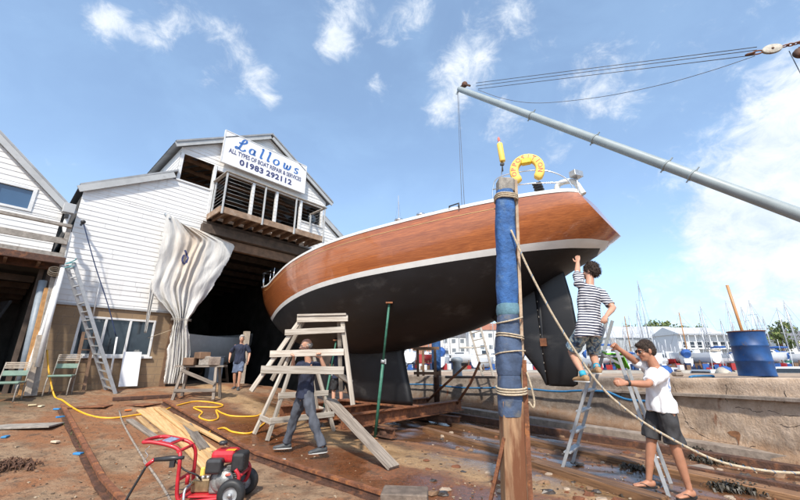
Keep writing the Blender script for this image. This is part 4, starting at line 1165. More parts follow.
# rope from the post to the right
ry = lambda px, py, y: Y(px, py, y)
yb = PB.y
rp = [ry(511, 230, yb - .17), ry(530, 272, yb - .22), ry(560, 327, yb - .25), ry(598, 383, yb - .28), ry(632, 414, yb - .3), ry(668, 437, yb - .32), ry(715, 460, yb - .34), ry(760, 470, yb - .36), ry(800, 473, yb - .38), ry(850, 472, yb - .4), ry(930, 462, yb - .42)]
mb = MB(); P = smooth_path(rp, 12); mb.tube(P, .0125, 10)
rope = one(mb, 'mooring_rope', m_rope, 'thick beige rope with blue flecks running from the near blue post past the man', 'rope')
mb = MB()
for i in range(4, len(P) - 2, 3):
    d = (P[i + 1] - P[i]).normalized(); u = d.cross(V((0, 1, 0))).normalized(); w = d.cross(u)
    pts = [P[i] + d * (.010 * k - .015) + (u * math.cos(k * .9 + i) + w * math.sin(k * .9 + i)) * .0125 for k in range(5)]
    mb.tube(pts, .0035, 5)
mb.build('blue_flecks', m_ropeblue, rope)

# ================================================================ derrick boom, wires and block
BT, BQ = Y(459, 89, 10.5), Y(800, 215, 5.6)
bd = (BQ - BT).normalized(); BE = BT + bd * ((9.2 - BT.x) / bd.x)
boom = thing('derrick_boom', 'long grey tubular derrick boom slanting down across the sky to the right edge', 'crane', BE)
mb = MB(); L_ = (BE - BT).length
mb.tube([BT, BT + bd * .05, BT + bd * 1, BT + bd * L_ * .5, BE], [.085, .095, .10, .108, .108], 20); mb.build('tube', m_boom, boom)
for px, py in ((532, 114), (595, 138), (667, 164), (693, 174)):
    best = min((k * .01 for k in range(20, int(L_ * 100))), key=lambda q: abs((CAM + ray(px, py) * ((BT + bd * q) - CAM).length - (BT + bd * q)).length))
    c = BT + bd * best
    mb = MB(); mb.tube([c - bd * .02, c + bd * .02], .118, 20); up = V((0, 0, 1)); u = (up - bd * up.dot(bd)).normalized(); mb.bar(c + u * .10, c + u * .19, .03, .02); mb.bar(c - u * .10, c - u * .17, .03, .02)
    mb.build('clamp', m_boom, boom)
up = (V((0, 0, 1)) - bd * bd.z).normalized()
mb = MB(); mb.bar(BT + up * .05 + bd * .02, BT + up * .22 + bd * .12, .05, .08); mb.bar(BT + up * .2 + bd * .05, BT + up * .22 + bd * .45, .06, .06); mb.lathe([(0, -.03), (.11, -.03), (.08, 0), (.11, .03), (0, .03)], 16, M4(frame(up, V((0, 1, 0))), BT + up * .2 + bd * .15)); mb.build('tip_sheave', m_rustdark, boom, bevel=.01)
mb = MB(); mb.bar(BT - up * .06, BT - up * .2 + bd * .03, .03, .06); mb.build('tip_lug', m_boom, boom)
BL = Y(757, 50, 6.6)
mb = MB()
for (a, b) in (((476, 83), (757, 47)), ((476, 86), (757, 50)), ((478, 89), (755, 55))):
    mb = MB(); mb.tube([Y(a[0], a[1], 10.2), Y(b[0], b[1], 6.6)], .0095, 5); mb.build('topping_wire', m_wire, boom)
mb = MB(); mb.tube(smooth_path([Y(478, 90, 10.2), Y(505, 99, 9.9), Y(540, 103, 9.4), Y(600, 97, 8.7), Y(660, 85, 7.8), Y(710, 71, 7.1), Y(755, 56, 6.6)], 6), .008, 5); mb.build('slack_wire', m_wire, boom)
for k in (0, 1):
    mb = MB(); mb.tube([BT - up * .1 + bd * (.05 * k), deckpt(-1.75 - .08 * k, .2, .0)], .007, 5); mb.build('hoist_wire', m_wire, boom)
B2 = Y(772, 49, 6.5); bdir = (Y(800, 42, 6.35) - Y(757, 52, 6.6)).normalized()
blk = thing('pulley_block', 'weathered pulley block with rusty shackle and chain above the boom at the top right corner', 'pulley', B2)
bn = bdir.cross(V((0, 0, 1))).normalized(); bu = bn.cross(bdir)
mb = MB()
for s_ in (-1, 1):
    mb.lathe([(0, .028 * s_), (.11, .028 * s_), (.125, .022 * s_), (.125, .015 * s_), (0, .015 * s_)], 20, M4(Matrix((bdir * 1.5, bu * .95, bn)).transposed(), B2))
mb.build('cheeks', mat('worn_block_paint', (.42, .39, .33), .6, var=.3, scale=14, c2=(.2, .1, .05), c2amt=(.55, .7)), blk)
mb = MB(); mb.lathe([(0, .014), (.10, .014), (.085, 0), (.10, -.014), (0, -.014)], 20, M4(Matrix((bdir, bu, bn)).transposed(), B2)); mb.lathe([(0, .04), (.025, .04), (.025, -.04), (0, -.04)], 12, M4(Matrix((bdir, bu, bn)).transposed(), B2)); mb.build('sheave', m_rustdark, blk)
def link(mb, c, d, n, L=.07, W=.035, r=.012):
    u = d; w = n
    mb.tube([c + u * (L * math.cos(2 * PI * k / 14)) + w * (W * math.sin(2 * PI * k / 14)) for k in range(15)], r, 6, caps=False)
mb = MB(); link(mb, B2 - bdir * .27, bdir, bu, .10, .045, .016); mb.build('shackle', m_rust, blk)
mb = MB(); mb.ball(B2 - bdir * .42, (.09, .04, .035), 8, 6, frame(bn, bu)); link(mb, B2 - bdir * .38, bdir, bn, .06, .03, .014); mb.build('wire_socket', m_rustdark, blk)
mb = MB()
for k in range(8): link(mb, B2 + bdir * (.24 + k * .095), bdir, bu if k % 2 else bn, .065, .035, .013)
mb.build('chain', m_rust, blk)
mb = MB(); p = Y(800, 53, 6.3); mb.lathe([(0, .03), (.12, .03), (.10, 0), (.12, -.03), (0, -.03)], 18, M4(Matrix((bdir, bu, bn)).transposed(), p)); mb.bar(p, p + V((.05, 0, .16)), .03, .05); mb.build('lower_sheave', m_rustdark, blk)
mb = MB(); mb.tube([Y(789, 51, 6.5), Y(812, 96, 6.4), Y(840, 160, 6.3)], .009, 5); mb.build('fall_wire', m_wire, blk)
dm = thing('derrick_mast', 'tall grey derrick mast standing on the quay outside the right edge of the photo', 'crane', V((9.6, BE.y - .2, 1.2)))
e = B2 + bdir * 1.0; mt = e + bdir * ((9.6 - e.x) / bdir.x)
mb = MB(); mb.tube([V((9.6, BE.y - .2, 1.2)), V((9.6, BE.y - .2, mt.z + .5))], [.22, .16], 18); mb.build('mast_tube', m_boom, dm)
mb = MB(); mb.tube([e, V((9.6, BE.y - .2, mt.z))], .02, 6); mb.build('stay', m_rust, dm)
mb = MB(); mb.box(V((9.42, BE.y - .1, BE.z)), (.3, .3, .3)); mb.build('heel_fitting', m_rust, dm, bevel=.02)

# ================================================================ props and planks under the hull
def hull_hit(px, py):
    r = ray(px, py); best = (9e9, None)
    for t in [T0 + (T1 - T0) * i / 160 for i in range(161)]:
        for k in range(0, 41):
            tt, b, z = hull_pt(t, k / 40 * .8); q = YW(tt, b, z); d = q - CAM; L = d.dot(r)
            e = (d - r * L).length
            if e < .05 and L < best[0]: best = (L, q)
    return best[1] or Y(px, py, 8)
def prop(base, top, label, r=.032):
    t = thing('steel_prop', label, 'prop', base, group='green steel props under the hull')
    d = top - base; m1 = base + d * .55
    mb = MB(); mb.tube([base, m1], r, 12); mb.build('outer_tube', m_green, t)
    mb = MB(); mb.tube([m1, top - d.normalized() * .03], r * .78, 12); mb.build('inner_tube', m_green, t)
    mb = MB(); mb.tube([m1 - d * .012, m1 + d * .012], r * 1.5, 12); mb.box(m1 + V((.04, 0, 0)), (.05, .03, .1)); mb.build('collar', m_alu, t)
    mb = MB(); mb.box(base + V((0, 0, .006)), (.14, .14, .012)); mb.build('base_plate', m_rust, t)
    mb = MB(); mb.box(top - V((0, 0, .02)), (.15, .15, .03)); mb.build('head_plate', m_rust, t)
prop(G(375, 438), hull_hit(388, 302), 'green steel prop standing upright in front of the hull beside the sloping plank')
prop(G(322, 418), hull_hit(336, 340), 'thinner green steel prop leaning behind the carried trestle', .026)
def plank(a, b, w, t, m, label, group=None, name='plank', roll=0.0, cat='plank'):
    a, b = V(a), V(b); d = (b - a); L = d.length; c = (a + b) / 2
    mb = MB(); mb.box((0, 0, 0), (w, L, t))
    me = mb.build(name, m, bevel=.004, origin=V((0, 0, 0)))
    Mx = frame(d); o = me; o.rotation_euler = (Mx @ Matrix.Rotation(roll, 3, 'Y')).to_euler(); o.location = c
    return tag(o, label, cat, group)
plank(over(G(394, 470), .03), Y(330, 400, 6.9), .23, .05, m_oldplank, 'long grey plank sloping down from the trestle to the ground beside the green prop')
mb = MB(); mb.box(G(405, 508) + V((0, 0, .085)), (.50, .30, .17), rotz(-.1)); one(mb, 'concrete_block', mat('dirty_block', (.15, .115, .09), .85, var=.35, scale=8, bump=.5, c2=(.30, .23, .17), c2amt=(.55, .7)), 'worn grey block lying on the ground at the bottom edge of the photo', 'block', bevel=.012)

# ================================================================ rails and slip timbers
def rail(a, b, label, h=.11):
    t = thing('steel_rail', label, 'rail', a, group='rusty slip rails')
    n = 14; pts = []
    for i in range(n + 1):
        p = a.lerp(b, i / n); pts.append(V((p.x, p.y, gz(p.x, p.y))))
    for nm, w, z0, z1, mm in (('head', .065, h - .035, h, m_rust), ('web', .022, .02, h - .035, m_rustdark), ('foot', .14, -.01, .02, m_rustdark)):
        rows = []
        d = (b - a).normalized(); s_ = V((d.y, -d.x, 0)).normalized()
        for p in pts: rows.append([p + s_ * (-w / 2) + V((0, 0, z0)), p + s_ * (-w / 2) + V((0, 0, z1)), p + s_ * (w / 2) + V((0, 0, z1)), p + s_ * (w / 2) + V((0, 0, z0))])
        mb = MB(); mb.grid(rows, False, closed=True); mb.build(nm, mm, t)
ra, rb = G(118, 506), G(61, 409); rail(ra + (ra - rb) * .3, rb, 'rusty steel slip rail on the left with weeds along it')
ra, rb = G(384, 503), G(163, 404); rail(ra + (ra - rb) * .25, rb, 'rusty steel slip rail passing between the pressure washer and the walking man')
# slip timbers along the foot of the quay
TB = [((452, 410), (820, 468), .32, .16, m_concrete, 'pale footing beam along the base of the quay wall', .0),
      ((430, 413), (830, 480), .16, .14, m_rustdark, 'dark rusty rail running just in front of the quay footing', .0),
      ((455, 426), (668, 474), .20, .10, m_slipwood, 'brown slip timber passing behind the step ladder', .0),
      ((535, 466), (665, 506), .22, .10, m_slipwood, 'pale brown slip timber at the foot of the step ladder', .0),
      ((560, 448), (830, 508), .24, .09, m_slipwood, 'wide wet slip timber under the man in the white shirt', .0),
      ((425, 430), (560, 470), .14, .08, m_slipwood, 'narrow dark slip timber between the near blue post and the cradle', .0),
      ((640, 462), (830, 497), .10, .08, m_rustdark, 'thin rusty iron strip among the weed on the right', .0)]
for a, b, w, h, mm, lb_, dz in TB:
    A, B_ = G(*a), G(*b); plank(over(A, h * .3), over(B_, h * .3), w, h, mm, lb_, name='slip_timber', cat='timber')
mb = MB(); pts = []
for i, px in enumerate(range(405, 660, 12)):
    best = None
    for (p, n) in lip:
        q = p + n * .02; d = q - CAM; x = 400 + FPX * d.x / d.dot(_F)
        if best is None or abs(x - px) < best[0]: best = (abs(x - px), q)
    q = best[1]; pts.append(V((q.x, q.y, q.z - .34 + .03 * math.sin(i * .9) - (.1 if i > 17 else 0))))
mb.tube(smooth_path(pts, 3), .028, 8); one(mb, 'water_hose', m_ropeblue, 'blue hose hung along the dark part of the quay wall', 'hose')

def weed(px, py, r, n, label, m=m_weed):
    c = G(px, py); mb = MB()
    for i in range(n):
        ci = rnd.randrange(6); cc = c + V((math.cos(ci * 2.4 + r * 9) * r * .8 * (ci > 0), math.sin(ci * 2.4 + r * 9) * r * .5 * (ci > 0), 0)); gx, gyy_ = rnd.gauss(0, .38), rnd.gauss(0, .26); q = r * math.hypot(gx, gyy_); p = cc + V((gx * r, gyy_ * r, 0)); p.z = gz(p.x, p.y); h = .055 * max(0, 1 - q / r) + .008
        b_ = rnd.uniform(0, 2 * PI); L = rnd.uniform(.03, .11); w = rnd.uniform(.006, .016)
        d = V((math.cos(b_), math.sin(b_), 0)); s_ = V((-d.y, d.x, 0)) * w; z = p.z + rnd.uniform(0, h)
        p.z = z
        mb.add([p - s_, p + s_, p + d * L * .5 + s_ + V((0, 0, .04)), p + d * L * .5 - s_ + V((0, 0, .04)), p + d * L + V((0, 0, -.015))], [(0, 1, 2, 3), (3, 2, 4)])
    return tag(one(mb, 'seaweed_heap', m, label, 'seaweed'), kind='stuff')
weed(718, 462, .32, 420, 'dark seaweed heap below the rust stain of the quay wall')
weed(738, 490, .26, 330, 'dark seaweed heap nearest the lower right corner')
weed(690, 452, .18, 160, 'small seaweed tuft just right of the man in the white shirt')
weed(640, 470, .2, 140, 'flat seaweed tuft behind the legs of the step ladder')
weed(8, 468, .26, 200, 'heap of brown weed and bark at the lower left edge', mat('brown_bark', (.10, .05, .03), .9, var=.5, scale=20))
0 and weed(70, 498, .30, 260, 'dark weed heap beside the left rail at the bottom edge', mat('brown_bark_dark', (.06, .035, .02), .9, var=.5, scale=20))
0 and weed(125, 452, .28, 200, 'scatter of dark bark near the left rail behind the red machine', mat('bark_chips', (.07, .04, .025), .9, var=.5, scale=20))
# moss and small plants along the left rail
mb = MB(); m_moss = mat('rail_weeds', (.09, .12, .03), .8, var=.5, scale=15)
for i in range(420):
    f = rnd.random() ** .8; p = G(61 + 57 * f - 3 + rnd.uniform(-4, 1), 409 + 92 * f); L = rnd.uniform(.02, .07); a = rnd.uniform(0, 6.3)
    d = V((math.cos(a) * .5, math.sin(a) * .5, .8)) * L; s_ = V((-math.sin(a), math.cos(a), 0)) * .008
    mb.add([p - s_, p + s_, p + d], [(0, 1, 2)])
o = mb.build('rail_weeds', m_moss); o['kind'] = 'stuff'; tag(o, 'green weeds growing along the left rail', 'weeds')
# grit and wood chips
mb = MB()
for i in range(1500):
    px, py = rnd.uniform(-10, 810), 398 + 110 * rnd.random() ** .8
    p = G(px, py); s_ = .004 + .013 * rnd.random() ** 2.5
    if p.x > 5.5: continue
    R_ = Matrix.Rotation(rnd.uniform(0, 6.3), 3, 'Z') @ Matrix.Rotation(rnd.uniform(-.4, .4), 3, 'X')
    mb.box(p + V((0, 0, s_ * .3)), (s_ * rnd.uniform(.8, 3), s_ * 1.2, s_ * .7), R_, mi=rnd.choice((0, 0, 0, 1, 1, 2)))
o = mb.build('grit_and_chips', [mat('dark_grit', (.07, .05, .035), .9), mat('pale_grit', (.38, .30, .21), .9), mat('rust_grit', (.26, .10, .04), .9)]); o['kind'] = 'stuff'; tag(o, 'grit and wood chips scattered over the yard', 'debris')

def slab(px, py, w, d, h, rz, m, name, label, cat, bevel=.004):
    p = G(px, py); mb = MB(); mb.box(p + V((0, 0, h / 2)), (w, d, h), rotz(rz)); return one(mb, name, m, label, cat, bevel)
from mathutils.bvhtree import BVHTree
_wb = BVHTree.FromPolygons([v.co + quay_wall.location for v in quay_wall.data.vertices], [tuple(p.vertices) for p in quay_wall.data.polygons])
def wallpt(px, py):
    h = _wb.ray_cast(CAM, ray(px, py)); return h[0]
m_crack = mat('crack_dirt', (.045, .032, .024), .95, var=.4, scale=30)
for k, path in enumerate((((673, 384), (676, 392), (675, 400), (682, 410), (686, 421), (694, 429), (705, 437), (716, 441), (731, 443), (744, 447), (756, 446)), ((736, 407), (748, 409), (757, 412), (770, 411), (783, 415), (801, 416)), ((726, 384), (727, 390), (725, 397), (728, 402)), ((784, 403), (786, 398), (784, 391)), ((620, 384), (622, 392), (619, 401), (622, 412)), ((640, 414), (652, 418), (660, 424), (672, 426)), ((780, 424), (790, 427), (802, 425)))):
    jr = random.Random(k); pp = []
    P2 = smooth_path([V((a, b, 0)) for a, b in path], 5)
    for q in P2:
        w_ = wallpt(q.x + jr.uniform(-.7, .7), q.y + jr.uniform(-.6, .6))
        if w_: pp.append(w_)
    if len(pp) > 3:
        mb = MB(); mb.tube(pp, [jr.uniform(.0015, .006) for _ in pp], 5, smooth=False); mb.build('crack', m_crack, quay_wall)
m_rs = mat('rust_stain', (.30, .14, .065), .9, var=.4, scale=12)
def stain(pts, m_):
    c = [wallpt(*p) for p in pts]; off = (CAM - c[0]).normalized() * .006
    mb = MB(); mb.add([p + off for p in c], [tuple(range(len(c)))]); mb.build('stain', m_, quay_wall)
stain([(727, 432.5), (730, 431), (735, 430.8), (739, 432), (740.5, 435), (739.6, 440), (738.8, 446), (737.6, 441), (735.5, 437.5), (731, 436)], m_rs)
slab(20, 427, 1.1, .45, .03, .25, m_greywood, 'board_offcut', 'flat grey board lying on the ground at the left edge', 'board')
slab(89, 407, .75, .45, .02, .3, m_rust, 'steel_plate', 'rusty plate lying by the yellow hose near the ladder foot', 'plate')
slab(143, 405, .55, .5, .02, -.2, m_rust, 'steel_plate', 'smaller rusty plate lying left of the timber trestle', 'plate')
slab(160, 416, .5, .3, .03, .5, m_rustdark, 'steel_plate', 'dark rusty plate lying just behind the pine boards', 'plate')
slab(146, 399, 1.4, .12, .08, .75, m_rustdark, 'steel_bar', 'dark bar lying in front of the shed wall', 'bar')
0 and slab(140, 390, 3.2, .9, .07, RZ, m_concrete, 'concrete_step', 'low concrete step at the foot of the block wall', 'step', .02)
slab(700, 470, .32, .2, .05, .2, m_concrete, 'stone', 'pale stone lying among the seaweed at the right', 'stone', .02)
for i, (px, py, c, lb_) in enumerate([(57, 410, (.03, .22, .5), 'bright blue scrap beside the top of the left rail'), (60, 418, (.03, .2, .45), 'blue scrap lower on the left rail'), (5, 438, (.04, .2, .4), 'blue scrap at the left edge'), (78, 455, (.04, .22, .5), 'small blue scrap halfway down the left rail'),
                                       (32, 406, (.6, .5, .3), 'pale wood chip in front of the green chair'), (41, 407, (.65, .58, .4), 'pale wood chip left of the left rail'), (55, 443, (.55, .45, .33), 'pale chip on the ground left of the left rail'), (128, 411, (.6, .16, .03), 'orange tool lying by the yellow hose'), (283, 462, (.6, .6, .58), 'white scrap lying near the walking man'), (656, 459, (.7, .7, .7), 'white scrap on the slip timber behind the ladder')]):
    p = G(px, py); mb = MB(); mb.box(p + V((0, 0, .02)), (.13, .07, .03), rotz(i)); one(mb, 'scrap', mat('scrap_colour', c, .6, var=.2), lb_, 'scrap', .006)
# ================================================================ stack of pine boards
PL = [((151, 409), (210, 470), .20, .0, m_pine, 'wide pine board nearest the pressure washer'), ((141, 411), (187, 446), .19, .0, m_pine, 'pine board on the left side of the pile'), ((129, 421), (160, 442), .12, .0, m_oldplank, 'greyish board at the far left of the pile'),
      ((138, 418), (155, 434), .09, .0, m_pine, 'short narrow pine batten at the left of the pile'), ((156, 411), (213, 456), .13, .05, m_pine, 'pine board lying on top across the pile'), ((172, 418), (222, 445), .10, .035, m_pine, 'narrow pine batten at the right of the pile'),
      ((186, 429), (204, 454), .16, .06, m_oldplank, 'short weathered board on top of the pile'), ((160, 413), (196, 437), .11, .07, m_pine, 'slim pine batten at the top of the pile'), ((176, 424), (212, 462), .12, .03, m_pine, 'pine board low on the right of the pile')]
for a, b, w, dz, mm, lb_ in PL:
    plank(over(G(*a), dz + .025), over(G(*b), dz + .02), w, .032, mm, lb_, 'pine boards piled on the ground', name='pine_board', cat='board')
mb = MB(); mb.tube(smooth_path([over(G(119, 412), .02), over(G(123, 425), .02), over(G(140, 455), .02), over(G(160, 485), .02), over(G(175, 512), .02)], 6), .016, 7); one(mb, 'thin_pole', m_oldplank, 'thin bleached pole lying along the ground left of the red machine', 'pole')

# yellow hose
hp = [Y(47, 350, G(50, 396).y), Y(49, 372, G(50, 396).y), over(G(54, 397), .03)] + [over(G(a, b), .018) for a, b in ((62, 401), (75, 410), (92, 417), (112, 419), (135, 416), (160, 412), (178, 406), (198, 402), (221, 405), (218, 408), (194, 408), (202, 413), (199, 418), (209, 421.5), (218, 419), (216, 411), (222, 414), (233, 417), (255, 417), (262, 414))]
mb = MB(); mb.tube(smooth_path(hp, 8), .018, 9); one(mb, 'yellow_hose', m_yellowhose, 'long yellow hose hanging from the chair and snaking over the ground to the door', 'hose')
mb = MB(); mb.tube(smooth_path([over(G(a, b), .018) for a, b in ((207, 434), (215, 431), (224, 429), (233, 433), (250, 434), (262, 426), (270, 420), (284, 418))], 8), .018, 9); one(mb, 'yellow_hose', m_yellowhose, 'shorter yellow hose length running behind the pine boards to the standing trestle', 'hose')

# ================================================================ trestles
def aframe(mbs, P0, X, Yv, Z, W0, W1, D, H, legs=True):
    pass
def beam(parent, a, b, w, h, m, name, up=(0, 0, 1), bevel=.004):
    a, b = V(a), V(b); d = b - a; mb = MB(); mb.box((0, 0, 0), (w, d.length, h))
    o = mb.build(name, GRAIN.get(m.name, m), None, bevel=bevel, origin=V((0, 0, 0)))
    o.parent = parent; o.matrix_basis = world_of(parent).inverted() @ M4(frame(d, V(up)), (a + b) / 2)
    return o
GRAIN = {m_palewood.name: m_paleplank, m_greywood.name: m_oldplank}
# timber trestle in front of the doorway
c = G(197, 399); X = rotz(math.radians(10)) @ V((1, 0, 0)); Z = V((0, 0, 1)); Yv = Z.cross(X)
tr = thing('timber_trestle', 'low grey timber trestle with a cross brace standing before the dark doorway', 'trestle', c)
k = .82 * 1.0; H = .82
for sx in (-1, 1):
    for sy in (-1, 1): beam(tr, c + X * (.50 * sx) + Yv * (.30 * sy), c + X * (.42 * sx) + Yv * (.16 * sy) + Z * H, .07, .07, m_greywood, 'leg', up=Yv)
beam(tr, c + X * -.62 + Z * (H + .03), c + X * .62 + Z * (H + .03), .40, .05, m_greywood, 'top_board')
beam(tr, c + X * -.5 + Yv * -.31 + Z * .24, c + X * .52 + Yv * -.31 + Z * .24, .035, .08, m_greywood, 'rail'); beam(tr, c + X * -.42 + Yv * -.28 + Z * .75, c + X * .48 + Yv * -.31 + Z * .40, .03, .09, m_greywood, 'brace')
beam(tr, c + X * -.46 + Yv * -.30 + Z * .2, c + X * -.46 + Yv * .30 + Z * .2, .035, .08, m_greywood, 'rail')
for i, (dx, L, r, mm) in enumerate(((-.28, .5, .10, m_brownwood), (.05, .42, .12, m_greywood), (.30, .46, .11, m_concrete), (-.05, .5, .09, m_brownwood))):
    mb = MB(); mb.box(c + X * dx + Yv * (-.04 + .08 * (i % 2)) + Z * (H + .055 + r + (.17 if i == 3 else 0)), (.28, L, r * 2), rotz(.2 + .2 * i)); one(mb, 'wood_block', mm, ['brown timber block at the left on the doorway trestle', 'grey timber block in the middle of the doorway trestle', 'pale block at the right on the doorway trestle', 'brown timber block on top of the others on the doorway trestle'][i], 'block', .012)

# standing timber staging behind the walking man
A1, A2, A3 = G(254, 434), G(267, 441), G(334, 431)
st = thing('standing_trestle', 'grey timber A-frame trestle standing on the ground behind the walking man', 'trestle', (A1 + A3) / 2)
A4 = A3 + (A1 - A2)
top = (A1 + A2 + A3 + A4) / 4 + V((0, 0, 1.55)); xd = (A3 - A2).normalized(); yd = (A1 - A2).normalized()
for a in (A1, A2): beam(st, a, top - xd * .22 + (a - (A1 + A2) / 2) * .35, .075, .06, m_palewood, 'leg', up=xd)
for a in (A3, A4): beam(st, a, top + xd * .22 + (a - (A3 + A4) / 2) * .35, .075, .06, m_palewood, 'leg', up=xd)
beam(st, top - xd * .4, top + xd * .4, .30, .05, m_palewood, 'top_board')
def onleg(a, s_, f): 
    mid = (A1 + A2) / 2 if s_ < 0 else (A3 + A4) / 2
    q = top + xd * (.22 * s_) + (a - mid) * .35; return a.lerp(q, f)
for f in (.22, .5): beam(st, onleg(A2, -1, f) - xd * .1 - yd * .04, onleg(A3, 1, f) + xd * .1 - yd * .04, .03, .11, m_palewood, 'cross_board')
beam(st, onleg(A1, -1, .2) - xd * .04, onleg(A2, -1, .2) - xd * .04, .03, .10, m_palewood, 'end_board'); beam(st, onleg(A4, 1, .24) + xd * .04, onleg(A3, 1, .24) + xd * .04, .03, .10, m_palewood, 'end_board')

# the trestle he carries
cy = 6.45
q = lambda px, py, dy=0.0: Y(px, py, cy + dy)
ct = thing('carried_trestle', 'pale timber trestle with four cross boards carried across the walking man face', 'trestle', q(300, 395))
beam(ct, q(302, 318), q(251, 391), .075, .05, m_palewood, 'leg', up=(0, 1, 0)); beam(ct, q(342, 318), q(353, 405), .075, .05, m_palewood, 'leg', up=(0, 1, 0))
beam(ct, q(304, 320, .12), q(272, 380, .55), .07, .05, m_palewood, 'leg', up=(0, 1, 0)); beam(ct, q(339, 320, .12), q(341, 391, .55), .07, .05, m_palewood, 'leg', up=(0, 1, 0))
for (a, b, h, dy) in (((297, 319.5), (348, 318.5), .10, -.05), ((285, 332.5), (345, 329.5), .10, -.05), ((270, 354), (344, 352), .11, -.05), ((261, 369.5), (344, 370.5), .125, -.05)):
    beam(ct, q(*a, dy), q(*b, dy), .03, h, m_palewood, 'cross_board')
beam(ct, q(299, 316, .04), q(347, 315, .04), .26, .035, m_palewood, 'top_board'); beam(ct, q(334, 371, 0), q(352, 383, .5), .03, .10, m_palewood, 'end_board')

# rubble, broken stone and rust scale lying between the slip timbers
mb = MB(); rr_ = random.Random(5)
for i in range(560):
    px, py = rr_.uniform(425, 810), 0
    lo = interp([(425, 408), (560, 424), (675, 446), (800, 474)], px); py = lo + (506 - lo) * rr_.random() ** 1.1
    p = G(px, py); s0 = .012 + .05 * rr_.random() ** 4
    vs = []; n_ = 7
    for a, zz, k in [(2 * PI * j / n_, 0, 1.0) for j in range(n_)] + [(2 * PI * j / n_, .6, .7) for j in range(n_)]:
        q = s0 * k * rr_.uniform(.7, 1.3); vs.append(p + V((math.cos(a) * q * 1.4, math.sin(a) * q, zz * s0 * rr_.uniform(.6, 1.2) - .004)))
    mb.add(vs, [tuple(range(n_, 2 * n_))] + [(j, (j + 1) % n_, n_ + (j + 1) % n_, n_ + j) for j in range(n_)], False, rr_.choice((0, 0, 0, 1, 1, 2, 2, 2, 3)))
o = mb.build('slip_rubble', [mat('rust_scale', (.15, .055, .024), .85, var=.4), mat('wet_stone', (.05, .038, .03), .35, var=.4), mat('brown_stone', (.20, .12, .07), .85, var=.3), mat('pale_stone', (.36, .28, .21), .9, var=.2)]); o['kind'] = 'stuff'; tag(o, 'rubble and rust scale lying between the slip timbers', 'rubble')
# ================================================================ pressure washer
wz = math.radians(4)
WX = rotz(wz) @ V((1, 0, 0)); WY = rotz(wz) @ V((0, 1, 0))
WB = G(237, 502) - WX * .10 * .92
pw = thing('pressure_washer', 'red tube-framed petrol pressure washer on two black wheels in the foreground', 'pressure washer', WB, wz)
def L(x, y, z): return WB + (WX * x + WY * y + V((0, 0, z))) * .92
mb = MB()
prof = [(-1.02, .70), (-.92, .70), (-.70, .655), (-.60, .60), (-.56, .50), (-.545, .25), (-.52, .12), (-.45, .075), (-.2, .085), (.02, .12), (.12, .19), (.15, .32), (.10, .40)]
near = [L(x, -.20 if z < .55 else -.17, z) for x, z in prof]; far = [L(x, .20 if z < .55 else .17, z) for x, z in prof]
end = [near[0] + WY * .05 - WX * .035, near[0] + WY * .17 - WX * .05, far[0] - WY * .05 - WX * .035]
mb.tube(smooth_path(near[::-1] + end + far, 5), .020, 10); mb.build('tube_frame', m_red, pw)
for x, z in ((-.545, .30), (-.60, .60), (.15, .32), (-.52, .12)):
    mb = MB(); mb.tube([L(x, -.2, z), L(x, .2, z)], .017, 10); mb.build('cross_bar', m_red, pw)
mb = MB(); mb.box(L(-.80, 0, .685), (.17, .30, .018), rotz(wz) @ Matrix.Rotation(math.radians(11), 3, 'Y')); hp_ = mb.build('handle_plate', m_red, pw, bevel=.006)
mb = MB(); mb.box(L(-.80, 0, .698), (.10, .20, .004), rotz(wz) @ Matrix.Rotation(math.radians(11), 3, 'Y')); mb.build('sticker', mat('washer_sticker', (.25, .30, .42), .4, var=.5, scale=40), hp_)
mb = MB(); mb.box(L(-.22, 0, .115), (.50, .34, .02), rotz(wz)); mb.build('base_plate', m_red, pw, bevel=.006)
for s_ in (-1, 1):
    Mw = M4(frame(V((0, 0, 1)), WY), L(0, .245 * s_, .145))
    Mw = M4(Matrix((WX, V((0, 0, 1)), -WY)).transposed(), L(.10, .25 * s_, .158))
    mb = MB(); mb.lathe([(.075, -.045), (.118, -.05), (.138, -.035), (.145, -.012), (.145, .012), (.138, .035), (.118, .05), (.075, .045)], 32, Mw)
    wh = mb.build('wheel', m_black, pw)
    mb = MB(); mb.lathe([(0, -.03), (.03, -.035), (.045, -.02), (.07, -.03), (.08, -.04), (.08, .04), (.07, .03), (.045, .02), (.03, .035), (0, .03)], 24, Mw); mb.build('rim', m_alu, wh)
    mb = MB(); mb.lathe([(0, -.06), (.02, -.06), (.02, .06), (0, .06)], 12, Mw); mb.build('hub', m_steel, wh)
mb = MB(); mb.tube([L(.10, -.24, .158), L(.10, .24, .158)], .012, 8); mb.build('axle', m_steel, pw)
# engine
eng = []
mb = MB(); mb.box(L(-.08, 0, .25), (.24, .26, .22), rotz(wz)); mb.lathe([(0, -.16), (.10, -.16), (.12, -.13), (.12, .1), (0, .1)], 20, M4(Matrix((WX, V((0, 0, 1)), WY)).transposed(), L(-.07, 0, .27))); e1 = mb.build('engine_block', m_enginegrey, pw, bevel=.02, seg=2)
mb = MB()
for k in range(7): mb.box(L(.06 + .0 * k, -.02, .30 + .02 * k), (.16, .22, .007), rotz(wz))
mb.build('cooling_fins', m_enginegrey, e1)
mb = MB(); mb.box(L(-.10, -.0, .515), (.26, .24, .13), rotz(wz)); mb.build('fuel_tank', m_red, pw, bevel=.04, seg=3)
mb = MB(); mb.lathe([(0, .58), (.045, .58), (.045, .61), (.035, .62), (0, .62)], 16, Matrix.Translation(WB + WX * -.14)); mb.build('fuel_cap', m_blackplastic, pw)
mb = MB(); mb.box(L(-.02, -.06, .583), (.10, .07, .006), rotz(wz)); mb.build('warning_sticker', mat('orange_sticker', (.8, .35, .02), .5, var=.1), pw)
